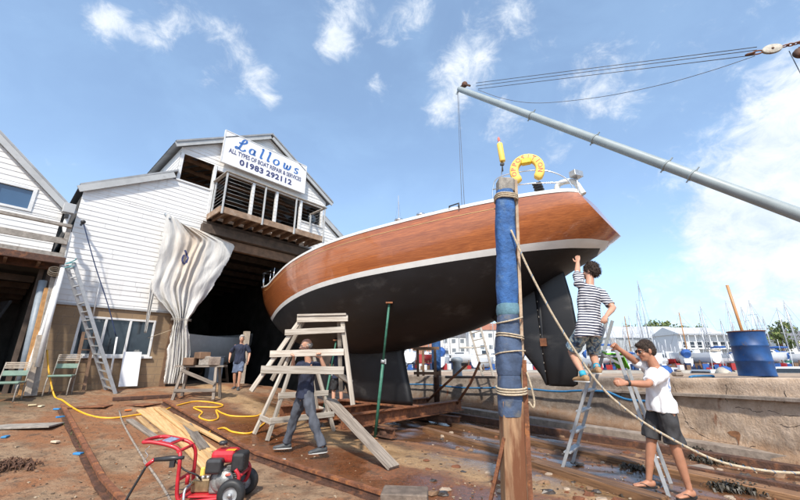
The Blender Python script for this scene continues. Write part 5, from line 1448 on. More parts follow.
mb = MB(); mb.box(L(-.15, -.19, .44), (.17, .12, .15), rotz(wz)); mb.build('air_filter', m_blackplastic, pw, bevel=.03, seg=3)
mb = MB(); mb.box(L(.10, -.05, .46), (.14, .22, .19), rotz(wz)); mb.build('silencer_guard', m_black, pw, bevel=.03, seg=3)
mb = MB()
for k in range(5): mb.box(L(.172, -.05, .40 + .03 * k), (.006, .17, .010), rotz(wz))
mb.build('guard_slots', m_enginegrey, pw)
mb = MB(); mb.lathe([(0, -.195), (.04, -.195), (.05, -.185), (.09, -.18), (.10, -.15), (0, -.15)], 24, M4(Matrix((WX, V((0, 0, 1)), WY)).transposed(), L(-.02, 0, .28))); mb.build('recoil_starter', m_enginegrey, pw)
mb = MB(); mb.tube([L(.0, -.2, .34), L(.05, -.24, .36)], .014, 8); mb.build('starter_grip', m_redletter, pw)
mb = MB(); mb.box(L(-.33, 0, .20), (.20, .16, .13), rotz(wz)); mb.tube([L(-.42, -.05, .24), L(-.42, -.14, .24)], .022, 10); mb.tube([L(-.42, .05, .24), L(-.42, .14, .24)], .022, 10); mb.build('pump', mat('brass_pump', (.34, .25, .14), .4, metal=.7, var=.25, scale=18), pw, bevel=.012)
mb = MB()
for k in range(3): mb.lathe([(0, 0), (.02, 0), (.02, .03), (0, .03)], 10, Matrix.Translation(L(-.39 + .06 * k, -.03, .265)))
mb.build('pump_bolts', m_steel, pw)
mb = MB(); mb.tube(smooth_path([L(-.42, -.14, .24), L(-.44, -.22, .20), L(-.42, -.26, .10), L(-.40, -.25, .0)]), .014, 8); mb.build('inlet_pipe', m_steel, pw)
mb = MB(); mb.lathe([(0, 0), (.02, 0), (.022, .07), (.012, .09), (0, .09)], 10, Matrix.Translation(L(-.43, -.22, .26))); mb.build('red_valve', m_red, pw)
mb = MB(); mb.box(L(-.36, .02, .33), (.05, .05, .09), rotz(wz)); mb.build('yellow_plug', m_yellow, pw, bevel=.01)
mb = MB(); mb.tube([L(-.86, -.20, .52), L(-.66, -.20, .53), L(-.52, -.2, .535)], [.02, .028, .018], 10); mb.box(L(-.64, -.2, .49), (.05, .035, .10), rotz(wz)); gun = mb.build('spray_gun', m_blackplastic, pw)
mb = MB(); mb.tube([L(-.93, -.205, .46), L(-.85, -.2, .525)], .020, 10); mb.build('red_connector', m_red, pw)
mb = MB(); mb.tube(smooth_path([L(-.93, -.205, .46), L(-1.02, -.22, .25), L(-1.10, -.26, .06), L(-1.2, -.36, .012), L(-1.4, -.6, .012), L(-1.3, -1.0, .012)], 6), .013, 8); mb.build('pressure_hose', m_black, pw)
mb = MB(); mb.tube([L(-.98 + .02 * math.cos(k * .7), -.16, .66 - .012 * k) for k in range(20)], .004, 5); mb.build('trigger_cable', m_steel, pw)

mb = MB(); mb.tube(smooth_path([L(-.10, -.12, .46), L(-.16, -.2, .36), L(-.2, -.16, .28)]), .007, 6); mb.build('fuel_line', m_black, pw)
mb = MB(); mb.tube(smooth_path([L(-.32, -.1, .27), L(-.36, -.16, .34), L(-.5, -.18, .40), L(-.62, -.19, .50)]), .009, 6); mb.build('outlet_hose', m_black, pw)
mb = MB(); mb.box(L(-.55, -.205, .33), (.012, .004, .12), rotz(wz)); mb.box(L(-.08, -.137, .20), (.10, .004, .06), rotz(wz)); mb.build('data_plate', m_alu, pw)
mb = MB(); mb.lathe([(0, 0), (.016, 0), (.016, .05), (0, .05)], 10, M4(Matrix((WX, V((0, 0, 1)), -WY)).transposed(), L(-.0, -.13, .16))); mb.build('oil_plug', m_redletter, pw)
# ================================================================ things along the shed fronts
def pole(a, b, r, m, label, name='pole', cat='pole', n=10):
    mb = MB(); mb.tube([V(a), V(b)], r, n); return one(mb, name, m, label, cat)
# extension ladder
La, Lb, Ta, Tb = G(106, 390), G(115.5, 394), FP(66.5, 265, .95), FP(74, 263, .95)
lad = thing('extension_ladder', 'long aluminium ladder leaning from the ground up to the walkway of the left shed', 'ladder', (La + Lb) / 2)
for a, b in ((La, Ta), (Lb, Tb)):
    mb = MB(); mb.bar(a, b, .035, .085, up=E_); mb.build('stile', m_alu, lad, bevel=.004)
for k in range(15):
    f = (k + .5) / 15; mb = MB(); mb.bar(La.lerp(Ta, f), Lb.lerp(Tb, f), .045, .03); mb.build('rung', m_alu, lad)
mb = MB(); c = (Ta + Tb) / 2 - V((0, 0, .12)); mb.tube([c + (Tb - Ta) * (.7 * math.cos(k * .7)) + N_ * (.08 * math.sin(k * .7)) + V((0, 0, .012 * k)) for k in range(20)], .014, 6); mb.build('lashing', mat('teal_rope', (.10, .30, .32), .8), lad)
# leaning pipes and planks beside the left shed
pole(FP(19, 389, .75), FP(43, 281, .35), .085, m_greypipe, 'thick blue-grey pipe leaning in the opening of the left shed', 'pipe', 'pipe', 16)
def leanplank(a, b, w, t, m, label): return plank(a, b, w, t, m, label, name='leaning_plank')
leanplank(FP(20.5, 396, .95), FP(47, 288, .5), .10, .05, m_orangewood, 'orange-brown plank leaning beside the blue-grey pipe')
leanplank(FP(31, 396, .95), FP(55.5, 278, .45), .20, .05, m_greywood, 'wide grey plank leaning between the orange plank and the white pole')
leanplank(FP(27, 396, 1.05), FP(40, 335, .8), .12, .04, m_palewood, 'short pale plank leaning low against the wide grey plank')
pole(FP(37, 367, 1.05), FP(63, 268, .95), .05, m_white_trim, 'white pole leaning at the corner of the left shed')
mb = MB(); mb.tube([FP(54, 274, .6) + E_ * (.13 * math.cos(k * .5)) + V((0, 0, .09 * math.sin(k * .5) + .003 * k)) + N_ * (.004 * k) for k in range(40)], .014, 6); one(mb, 'rope_coil', m_rope, 'coil of pale rope hanging under the left shed walkway', 'rope')
# a dark door leaf and junk inside the left shed
leanplank(FW(-.55, .7, -.9), FW(.1, 3.1, -1.1), .55, .06, m_blackplastic, 'black panel leaning inside the left shed opening')
leanplank(FW(-1.2, .7, -1.5), FW(-.2, 3.6, -1.2), .12, .12, m_darkwood, 'dark timber leaning deep inside the left shed')
mb = MB(); mb.tube([FW(-.75, 2.9, -.3) + E_ * (.20 * math.cos(k * .45)) + V((0, 0, .26 * math.sin(k * .45))) + N_ * (.004 * k) for k in range(56)], .016, 6); one(mb, 'hose_coil', m_greywood, 'dull hose coil hanging inside the left shed', 'hose')
mb = MB(); p = FW(-1.3, .7, -.6); mb.box(p + V((0, 0, .35)), (.8, .6, .7), rotz(RZ)); mb.box(p + V((0, 0, .74)), (.86, .66, .06), rotz(RZ)); one(mb, 'storage_crate', m_brownwood, 'brown crate standing inside the left shed opening', 'crate', .01)
# garden chair, green stool
def chair(base, rz, label, tall=1.0, slats=True):
    t = thing('garden_chair', label, 'chair', base, rz); R3 = rotz(rz); q = lambda x, y, z: base + R3 @ V((x, y, z * tall))
    for sx in (-1, 1):
        mb = MB(); mb.tube(smooth_path([q(.22 * sx, -.24, 0), q(.22 * sx, -.20, .44), q(.22 * sx, .18, .46)], 4), .013, 8); mb.build('front_leg', m_greywood, t)
        mb = MB(); mb.tube(smooth_path([q(.22 * sx, .26, 0), q(.22 * sx, .18, .46), q(.22 * sx, .28, .98)], 4), .013, 8); mb.build('rear_leg', m_greywood, t)
    mb = MB(); mb.box(q(0, -.02, .47), (.46, .44, .05), R3); mb.build('seat', m_greenchair, t, bevel=.015)
    mb = MB(); mb.box(q(0, .225, .70), (.45, .035, .12), R3 @ Matrix.Rotation(-.18, 3, 'X')); mb.build('back_pad', m_greenchair, t, bevel=.012)
    for k in range(4 if slats else 1):
        mb = MB(); mb.box(q(0, .25 + .01 * k, .84 + .045 * k), (.46, .02, .025), R3); mb.build('back_slat', m_palewood, t)
    return t
chair(G(57, 396), math.radians(-150 + 180), 'old green and grey garden chair standing against the wall under the ladder')
chair(G(3, 402), math.radians(30), 'green chair half cut off at the left edge of the photo', .85)
# short brown ladder
a, b = FP(71, 391, .45), FP(83.5, 390, .45)
for p in (a, b): p.z = gz(p.x, p.y)
ta, tb = over(a, 1.55) - N_ * .36, over(b, 1.55) - N_ * .36
sl_ = thing('short_ladder', 'short brown wooden ladder leaning against the block wall left of the window', 'ladder', (a + b) / 2)
for p, q_ in ((a, ta), (b, tb)):
    mb = MB(); mb.bar(p, q_, .04, .07, up=E_); mb.build('stile', m_brownwood, sl_)
for k in range(5):
    f = .12 + .19 * k; mb = MB(); mb.bar(a.lerp(ta, f), b.lerp(tb, f), .03, .03); mb.build('rung', m_brownwood, sl_)
# white panel
a, b = FP(117.5, 389, .34), FP(136.5, 388, .34); h = 1.03
for p in (a, b): p.z = gz(p.x, p.y)
mb = MB(); n3 = N_ * -.24; mb.prism([a + V((0, 0, .07)), b + V((0, 0, .07)), over(b, h) + n3, over(a, h) + n3], N_ * .03); one(mb, 'white_panel', mat('white_sheet', (.78, .79, .8), .4, var=.02), 'clean white panel leaning against the block wall below the window', 'panel')
pole(FP(109.5, 380, .55), FP(117, 337, .35), .025, m_white_trim, 'thin white pole leaning in front of the shed window')
pole(FP(100, 282, .06), FP(93, 316, .06), .018, m_white_trim, 'slim white batten fixed at the lower edge of the boarding', 'batten', 'batten')
mb = MB(); br_ = FP(81, 225, .1); mb.tube([br_, br_ + N_ * .35], .03, 8); mb.ball(br_ + N_ * .36, .06, 10, 8); one(mb, 'wall_bracket', m_black, 'black bracket sticking out of the boarding above the ladder', 'bracket')
mb = MB(); mb.tube(smooth_path([br_ + N_ * .34, FP(95, 265, .42), FP(108, 305, .40), FP(116, 336, .38)], 6), .014, 6); one(mb, 'dark_rope', mat('navy_rope', (.03, .05, .12), .8), 'dark rope running from the black bracket down to the window pole', 'rope')
mb = MB(); mb.tube([FP(165, 214, .02), FP(170, 219, .42)], .03, 8); one(mb, 'tarp_arm', m_greypipe, 'short steel arm on the boarding holding the top corner of the tarpaulin', 'bracket')
pole(FP(148, 338, .15), FP(171, 330, .35), .008, m_rope, 'thin cord stretched from the window corner to the gathered tarpaulin', 'cord', 'cord', 6)
# ================================================================ tarpaulin
def tarp_mat():
    m, nt, b = base_mat('dirty_white_tarpaulin'); tc = nt.n('ShaderNodeTexCoord'); P = tc.outputs['Object']
    n1 = nt.noise(P, 1.3, 6, .6); n2 = nt.noise(nt.mapping(P, (3, 3, .6)), 2.5, 6, .6)
    c = nt.mix(nt.ramp(n2, .35, .7), (.70, .68, .64), (.80, .79, .76))
    vm = nt.n('ShaderNodeVectorMath', operation='DISTANCE'); nt.l(nt.mapping(P, (1.4, 1.4, .5)), vm.inputs[0])
    st = FP(189, 252, .3) - TO; vm.inputs[1].default_value = (st.x * 1.4, st.y * 1.4, st.z * .5)
    f = nt.ramp(nt.math('ADD', vm.outputs['Value'], nt.math('MULTIPLY', nt.math('SUBTRACT', n1, .5), .9)), .95, .15)
    c = nt.mix(nt.math('MULTIPLY', f, .42), c, (.62, .40, .19))
    c = nt.mix(nt.math('MULTIPLY', nt.ramp(n1, .58, .78), .4), c, (.56, .49, .39))
    nt.l(c, b.inputs['Base Color']); b.inputs['Roughness'].default_value = .9; b.inputs['Specular IOR Level'].default_value = .15
    w1 = nt.noise(nt.mapping(P, (9, 9, 1.2)), 2.4, 7, .65, .8); w2 = nt.noise(P, 22, 6, .6, .6)
    bp = nt.n('ShaderNodeBump'); bp.inputs['Strength'].default_value = .7; bp.inputs['Distance'].default_value = .03
    nt.l(nt.math('ADD', w1, nt.math('MULTIPLY', w2, .3)), bp.inputs['Height']); nt.l(bp.outputs[0], b.inputs['Normal'])
    tr = nt.n('ShaderNodeBsdfTranslucent'); nt.l(c, tr.inputs['Color']); mx = nt.n('ShaderNodeMixShader'); mx.inputs[0].default_value = .22
    nt.l(b.outputs[0], mx.inputs[1]); nt.l(tr.outputs[0], mx.inputs[2]); nt.l(mx.outputs[0], m.node_tree.nodes['Material Output'].inputs['Surface'])
    return m
TO = FP(180, 385, .3)
tarp = thing('tarpaulin', 'dirty white tarpaulin with an orange stain gathered at the left side of the doorway', 'tarpaulin', TO)
edges = [(213, 167, 196), (222, 165, 214), (234, 163, 233), (248, 160, 231), (262, 157, 226), (276, 153, 219), (288, 150, 212), (298, 156, 205), (306, 164, 198), (314, 171, 192), (321, 174, 188), (330, 172, 188), (342, 169, 190), (356, 167, 190), (370, 165, 188), (384, 164, 184)]
Lf = [(y, l) for y, l, r in edges]; Rg = [(y, r) for y, l, r in edges]
def tarp_pt(u, y, top=True):
    l, r = cinterp(Lf, y), cinterp(Rg, y); wpx = r - l; i = (y - 213) / 171 * 89
    gather = 1 - min(1, (wpx - 14) / 60); amp = (.05 + .085 * gather) * (.35 + 1.1 * abs(noise.noise(V((u * 3.1, y * .012, 21)))) * 1.6) * (1 if y < 330 else .8)
    cr = lambda f, s: 1 - 2 * abs(noise.noise(V((u * f, y * s, 4.4))))
    ph = u * 7.0 * 2 * PI + 7.5 * noise.noise(V((u * 2.2, y * .016, 1))) + 2.0 * noise.noise(V((u * 7, y * .05, 8)))
    tri = 2 / PI * math.asin(math.sin(ph) * .97)
    off = .34 + amp * (.45 * math.sin(ph) + .25 * tri + .4 * math.sin(ph * .43 + 1 + y * .01)) + .10 * noise.noise(V((u * 4, y * .035, 5))) + .035 * cr(4, .03)
    if y < 235: off = .34 + (off - .34) * (.35 + .65 * (y - 213) / 22)
    sag = 6 * math.sin(PI * min(1, u * 1.1)) * max(0, 1 - i / 20) + 26 * max(0, u - .35) * max(0, 1 - i / 30)
    edge = (1.6 * noise.noise(V((y * .13, 1, 1 + 9 * (u > .5)))) + .8 * noise.noise(V((y * .5, 2, 1)))) * (abs(u - .5) * 2) ** 6
    return FP(l + wpx * u + edge, y + sag, off)
rows = []
for i in range(150):
    y = 213 + 171 * i / 149
    rows.append([tarp_pt(k / 119, y) for k in range(120)])
for i in range(0):
    y = 213 + (384 - 213) * i / 89; l, r = cinterp(Lf, y), cinterp(Rg, y)
    wpx = r - l; row = []
    for k in range(70):
        u = k / 69
        gather = 1 - min(1, (wpx - 14) / 60)
        amp = (.05 + .085 * gather) * (.35 + 1.1 * abs(noise.noise(V((u * 3.1, y * .012, 21)))) * 1.6) * (1 if y < 330 else .8)
        ph = u * 7.0 * 2 * PI + 7.5 * noise.noise(V((u * 2.2, y * .016, 1))) + 2.0 * noise.noise(V((u * 7, y * .05, 8)))
        off = .34 + amp * (.55 * math.sin(ph) * (.5 + noise.noise(V((u * 5, y * .02, 7))) + .3) + .5 * math.sin(ph * .43 + 1 + y * .01)) + .14 * noise.noise(V((u * 4, y * .035, 5))) + .05 * noise.noise(V((u * 11, y * .09, 2)))
        if y < 235: off = .34 + (off - .34) * (.35 + .65 * (y - 213) / 22)
        ytop = y + (10 * max(0, u - .45) if i == 0 else 0) * 1.5
        sag = 6 * math.sin(PI * min(1, u * 1.1)) * max(0, 1 - i / 20) + 26 * max(0, u - .35) * max(0, 1 - i / 30)
        row.append(FP(l + wpx * u, y + sag, off))
    rows.append(row)
mb = MB(); mb.grid(rows); cl = mb.build('sheet', tarp_mat(), tarp)
s_ = cl.modifiers.new('Solidify', 'SOLIDIFY'); s_.thickness = .006
rows = []
for i in range(24):
    y = 282 + (333 - 282) * i / 23; l = 150 - 6 * (i / 23) ** 1.3 - (0); r = 158 - 13 * (i / 23) ** .8 + 1.5
    rows.append([FP(l + (r - l) * k / 9, y - 4 * (k / 9) * (1 - i / 23), .30 + .05 * math.sin(k * 1.4 + i * .1)) for k in range(10)])
mb = MB(); mb.grid(rows); fl = mb.build('loose_corner', cl.data.materials[0], tarp); s_ = fl.modifiers.new('Solidify', 'SOLIDIFY'); s_.thickness = .006
mb = MB(); c = (FP(173, 321, .34) + FP(189, 321, .34)) / 2; mb.tube([c + E_ * (.30 * math.cos(k * .63)) + N_ * (.24 * math.sin(k * .63)) + V((0, 0, .004 * k)) for k in range(21)], .009, 6); mb.build('tie_rope', m_greywood, tarp)
# dark blue mark on the cloth
mb = MB(); o3 = .56
def TP(px, py):
    best = min(((tarp_pt(k / 60, py - d), k, d) for k in range(61) for d in range(0, 12)), key=lambda q: (q[0] - (CAM + ray(px, py) * (q[0] - CAM).length)).length)
    return best[0] + N_ * .03
for pts in ([(184, 250), (188, 258), (187, 263)], [(188, 258), (184, 264), (182, 260), (184, 255)]):
    pth = [TP(*p) for p in smooth_path([V((a, b, 0)) for a, b in pts], 3) for p in [(p.x, p.y)]]
    for i in range(len(pth) - 1):
        d = (pth[i + 1] - pth[i]).normalized(); s2 = d.cross(N_).normalized() * .03
        mb.add([pth[i] - s2, pth[i] + s2, pth[i + 1] + s2, pth[i + 1] - s2], [(0, 1, 2, 3)])
mk = mb.build('printed_mark', m_navyletter, tarp)
# ================================================================ inside the big shed
post_in = thing('steel_column', 'pale steel column standing in the doorway beside the yacht bow', 'column', G(272, 372))
pcol = FW(6.75, .6, -.6)
mb = MB(); mb.box(V((pcol.x, pcol.y, 1.65)), (.2, .2, 2.0), rotz(RZ)); mb.build('shaft', m_palewood, post_in, bevel=.01)
mb = MB(); mb.box(V((pcol.x, pcol.y, .68)), (.4, .4, .05), rotz(RZ)); mb.build('foot_plate', m_rust, post_in)
# stored boat in the shed
IB = FW(6.0, 1.15, -3.4); ia = math.radians(48 + 28)
ibd = V((math.cos(ia), math.sin(ia), 0)); ibs = V((-ibd.y, ibd.x, 0))
ib = thing('stored_boat', 'pale grey boat hull stored in the dark shed behind the man in the doorway', 'boat', IB)
rows = []
for i in range(31):
    t = -3.6 + 7.2 * i / 30; u = (t + 3.6) / 7.2; hb = 1.15 * (1 - abs(2 * u - .9) ** 2.4 * .9) ** .6 if abs(2 * u - .9) < 1 else .05
    hb = max(.04, 1.15 * (1 - min(1, abs((u - .4) / .6)) ** 2.3)); zs = 1.35 + .5 * (u - .4) ** 2 * 2; zb = .1 + 1.1 * max(0, (u - .62) / .38) ** 2 + .5 * max(0, (.3 - u) / .3) ** 2
    row = [IB + ibd * t + ibs * (hb * math.sin(a) * s2) + V((0, 0, zb + (zs - zb) * (1 - math.cos(a)))) for s2, a in [(-1, PI / 2 * (1 - k / 10)) for k in range(10)] + [(1, PI / 2 * k / 10) for k in range(11)]]
    rows.append(row)
mb = MB(); mb.grid(rows); mb.add(rows[0], [tuple(range(21))]); mb.build('hull', mat('grey_topsides', (.5, .52, .52), .4, var=.08), ib)
mb = MB(); mb.grid([[r[0] + V((0, 0, .01)), (r[0] + r[-1]) / 2 + V((0, 0, .08)), r[-1] + V((0, 0, .01))] for r in rows]); mb.build('deck', m_bootwhite, ib)
for sx in (-1, 1):
    mb = MB(); p = IB + ibd * (1.2 * sx); mb.bar(p + ibs * .8 - V((0, 0, .55)), p + ibs * .55 + V((0, 0, .35)), .08, .08); mb.bar(p - ibs * .8 - V((0, 0, .55)), p - ibs * .55 + V((0, 0, .35)), .08, .08); mb.bar(p - ibs * .8 - V((0, 0, .4)), p + ibs * .8 - V((0, 0, .4)), .08, .1); mb.build('support', m_brownwood, ib)
mb = MB(); p = FW(6.1, .68, -1.6); mb.box(p + V((0, 0, .5)), (.5, .4, 1.0), rotz(RZ)); mb.box(p + V((0, 0, 1.02)), (.55, .45, .04), rotz(RZ)); one(mb, 'tool_cabinet', m_greypipe, 'grey tool cabinet just inside the doorway right of the man', 'cabinet', .01)
# ================================================================ quay clutter
BB = Y(757, 373.5, 7.75); BB.z = 1.225
ba = thing('oil_drum', 'dark blue steel drum with two ribs standing on the quay', 'drum', BB)
mb = MB(); rr = .295
pr = [(0, .02), (rr - .02, .02), (rr, .0), (rr + .008, .01), (rr, .025), (rr, .28), (rr + .014, .295), (rr, .31), (rr, .58), (rr + .014, .595), (rr, .61), (rr, .865), (rr + .01, .88), (rr + .005, .895), (rr - .02, .89), (rr - .02, .865), (0, .862)]
mb.lathe(pr, 40, Matrix.Translation(BB)); mb.build('shell', m_barrel, ba)
mb = MB(); mb.lathe([(rr - .022, .896), (rr + .014, .896), (rr + .016, .875), (rr - .018, .872)], 40, Matrix.Translation(BB)); mb.build('top_rim', m_rust, ba)
mb = MB(); mb.lathe([(0, .865), (.04, .865), (.04, .885), (0, .885)], 14, Matrix.Translation(BB + V((.15, .05, 0)))); mb.build('bung', m_steel, ba)
a = Y(748, 345, 11.5); a.z = 1.2; pole(a, Y(727, 285, 11.2), .04, m_woodmast, 'leaning varnished wooden pole rising behind the blue drum', 'wooden_pole', 'pole')
p = Y(677, 372, 8.6); p.z = 1.19
mb = MB(); mb.box(p + V((0, 0, .05)), (.22, .16, .10), rotz(.3)); mb.box(p + V((.05, 0, .12)), (.1, .1, .06), rotz(.8)); one(mb, 'rubble', m_concrete, 'mossy rubble lump on the quay edge right of the man in white', 'rubble', .03)
mb = MB(); p2 = Y(689, 374, 8.4); p2.z = 1.18; mb.tube(smooth_path([p2, p2 + V((.2, .1, .02)), p2 + V((.45, -.05, .03)), p2 + V((.6, .1, 0))]), .025, 7); one(mb, 'blue_rope_end', m_ropeblue, 'short blue rope lying on the quay edge behind the man in white', 'rope')
def quayz(x, y): 
    return min(((q[0] - V((x, y, q[0].z))).length, q[0].z) for q in lip)[1] + .01
# timber frame on the quay beneath the hull
c0, c1 = Y(418, 376, 13.6), Y(435.5, 375, 13.4)
for p in (c0, c1): p.z = 1.0
tf = thing('timber_gantry', 'brown timber gantry standing on the quay seen under the yacht hull', 'frame', c0)
for p in (c0, c1, c0 + V((.25, .9, 0)), c1 + V((.25, .9, 0))):
    mb = MB(); mb.box(p + V((0, 0, .5)), (.09, .09, 1.0)); mb.build('post', m_brownwood, tf)
for z in (.97, .12):
    mb = MB(); mb.bar(c0 + V((-.15, -.06, z)), c1 + V((.15, -.06, z)), .04, .10); mb.build('rail', m_brownwood, tf)
mb = MB(); mb.bar(c0 + V((-.15, .95, .97)), c1 + V((.3, .95, .97)), .04, .10); mb.build('rail', m_brownwood, tf)
la, lb2 = Y(483, 375, 12.6), Y(493.5, 375, 12.4)
for p in (la, lb2): p.z = 1.05
ta, tb = Y(466, 316, 13.6), Y(476.5, 312, 13.4)
ql = thing('quay_ladder', 'grey ladder standing on the quay seen between the hull and the near blue post', 'ladder', la)
for p, q_ in ((la, ta), (lb2, tb)):
    mb = MB(); mb.bar(p, q_, .03, .07, up=(1, 0, 0)); mb.build('stile', m_greywood, ql)
for k in range(8):
    f = .08 + .12 * k; mb = MB(); mb.bar(la.lerp(ta, f), lb2.lerp(tb, f), .035, .03); mb.build('rung', m_greywood, ql)
mb = MB(); p = Y(470, 378, 12.4); p.z = 1.0; mb.box(p + V((0, 0, .03)), (1.6, .3, .07), rotz(-.1)); one(mb, 'dark_baulk', m_darkwood, 'dark timber baulk lying on the quay edge beside the far blue post', 'timber', .01)
# ================================================================ people
def ik(a, b, l1, l2, hint):
    d = b - a; L = d.length; u = d.normalized()
    if L > (l1 + l2) * .999: b = a + u * (l1 + l2) * .999; L = (l1 + l2) * .999
    x = (l1 * l1 - l2 * l2 + L * L) / (2 * L); h = math.sqrt(max(0, l1 * l1 - x * x))
    hv = V(hint) - u * V(hint).dot(u)
    if hv.length < 1e-5: hv = V((0, 0, -1)) - u * -u.z
    return a + u * x + hv.normalized() * h, b

def limb(mb, pts, rad, n=14):
    """closed tapered tube with rounded ends"""
    pts = [V(p) for p in pts]; d0 = (pts[0] - pts[1]).normalized(); d1 = (pts[-1] - pts[-2]).normalized()
    P = [pts[0] + d0 * rad[0] * .75, pts[0] + d0 * rad[0] * .45] + pts + [pts[-1] + d1 * rad[-1] * .45, pts[-1] + d1 * rad[-1] * .75]
    R = [rad[0] * .35, rad[0] * .82] + list(rad) + [rad[-1] * .82, rad[-1] * .35]
    mb.tube(P, R, n)

def loft(mb, rings, n=20):
    """rings: (centre, x axis, y axis, rx, ry); closed"""
    rows = []
    for c, x, y, rx, ry in rings:
        rows.append([c + x * (rx * math.cos(2 * PI * k / n)) + y * (ry * math.sin(2 * PI * k / n)) for k in range(n)])
    mb.grid(rows, closed=True); mb.add(rows[0], [tuple(range(n))[::-1]]); mb.add(rows[-1], [tuple(range(n))])

def fuse(mb, name, m, parent, voxel, smooth=4, fold=0.0, fscale=9.0, dirz=0.5):
    """one continuous skin from overlapping closed volumes"""
    o = mb.build(name, m, parent, fix=True)
    r = o.modifiers.new('r', 'REMESH'); r.mode = 'VOXEL'; r.voxel_size = voxel; r.use_smooth_shade = True
    s = o.modifiers.new('s', 'SMOOTH'); s.factor = .5; s.iterations = smooth
    bpy.context.view_layer.update()
    me = bpy.data.meshes.new_from_object(o.evaluated_get(bpy.context.evaluated_depsgraph_get()))
    o.modifiers.clear(); old = o.data; o.data = me; me.name = name; bpy.data.meshes.remove(old)
    if not me.materials: me.materials.append(m)
    if fold:
        ns = [v.normal.copy() for v in me.vertices]
        for v, nn in zip(me.vertices, ns):
            p = v.co
            q = V((p.x * fscale, p.y * fscale, p.z * fscale * dirz))
            v.co = p + nn * (fold * (noise.noise(q + V((noise.noise(q * .7) * 1.5, 0, 3))) + .5 * noise.noise(q * 2.3)))
    for p in me.polygons: p.use_smooth = True
    return o

def hand(mb, w, d, pn, thumb, s, curl=.5, spread=1.0):
    """w wrist, d towards the fingers, pn palm normal (side the fingers curl to), thumb +-1 along side axis"""
    d = d.normalized(); pn = (pn - d * pn.dot(d)).normalized(); sd = d.cross(pn)
    loft(mb, [(w - d * .02 * s, sd, pn, .027 * s, .020 * s), (w + d * .02 * s, sd, pn, .032 * s, .019 * s), (w + d * .06 * s, sd, pn, .041 * s, .016 * s), (w + d * .095 * s, sd, pn, .040 * s, .013 * s), (w + d * .103 * s, sd, pn, .034 * s, .008 * s)], 14)
    for i, (off, ln) in enumerate(((.031, .068), (.0105, .078), (-.0105, .072), (-.031, .056))):
        p = w + d * (.092 - .004 * abs(i - 1.2)) * s + sd * (off * thumb * s); a = curl * .5 * (1 + .1 * i); pts = [p - d * .02 * s, p]
        dd = (d + sd * (off * thumb * 2.2 * spread)).normalized()
        for j in range(3):
            q = dd * math.cos(a) + pn * math.sin(a); p = p + q * (ln * (.44, .32, .24)[j] * s); pts.append(p); a += curl * (.9, .7, .5)[j]
        limb(mb, pts, [.0105 * s, .0105 * s, .0098 * s, .0088 * s, .0075 * s], 9)
    p = w + d * .028 * s + sd * (.030 * thumb * s); q1 = (d * .62 + sd * (.62 * thumb) + pn * .42).normalized(); q2 = (d * .9 + sd * (.15 * thumb) + pn * (.4 + .3 * curl)).normalized()
    limb(mb, [p - q1 * .015 * s, p + q1 * .036 * s, p + q1 * .036 * s + q2 * .030 * s, p + q1 * .036 * s + q2 * .053 * s], [.014 * s, .0125 * s, .0108 * s, .0085 * s], 9)

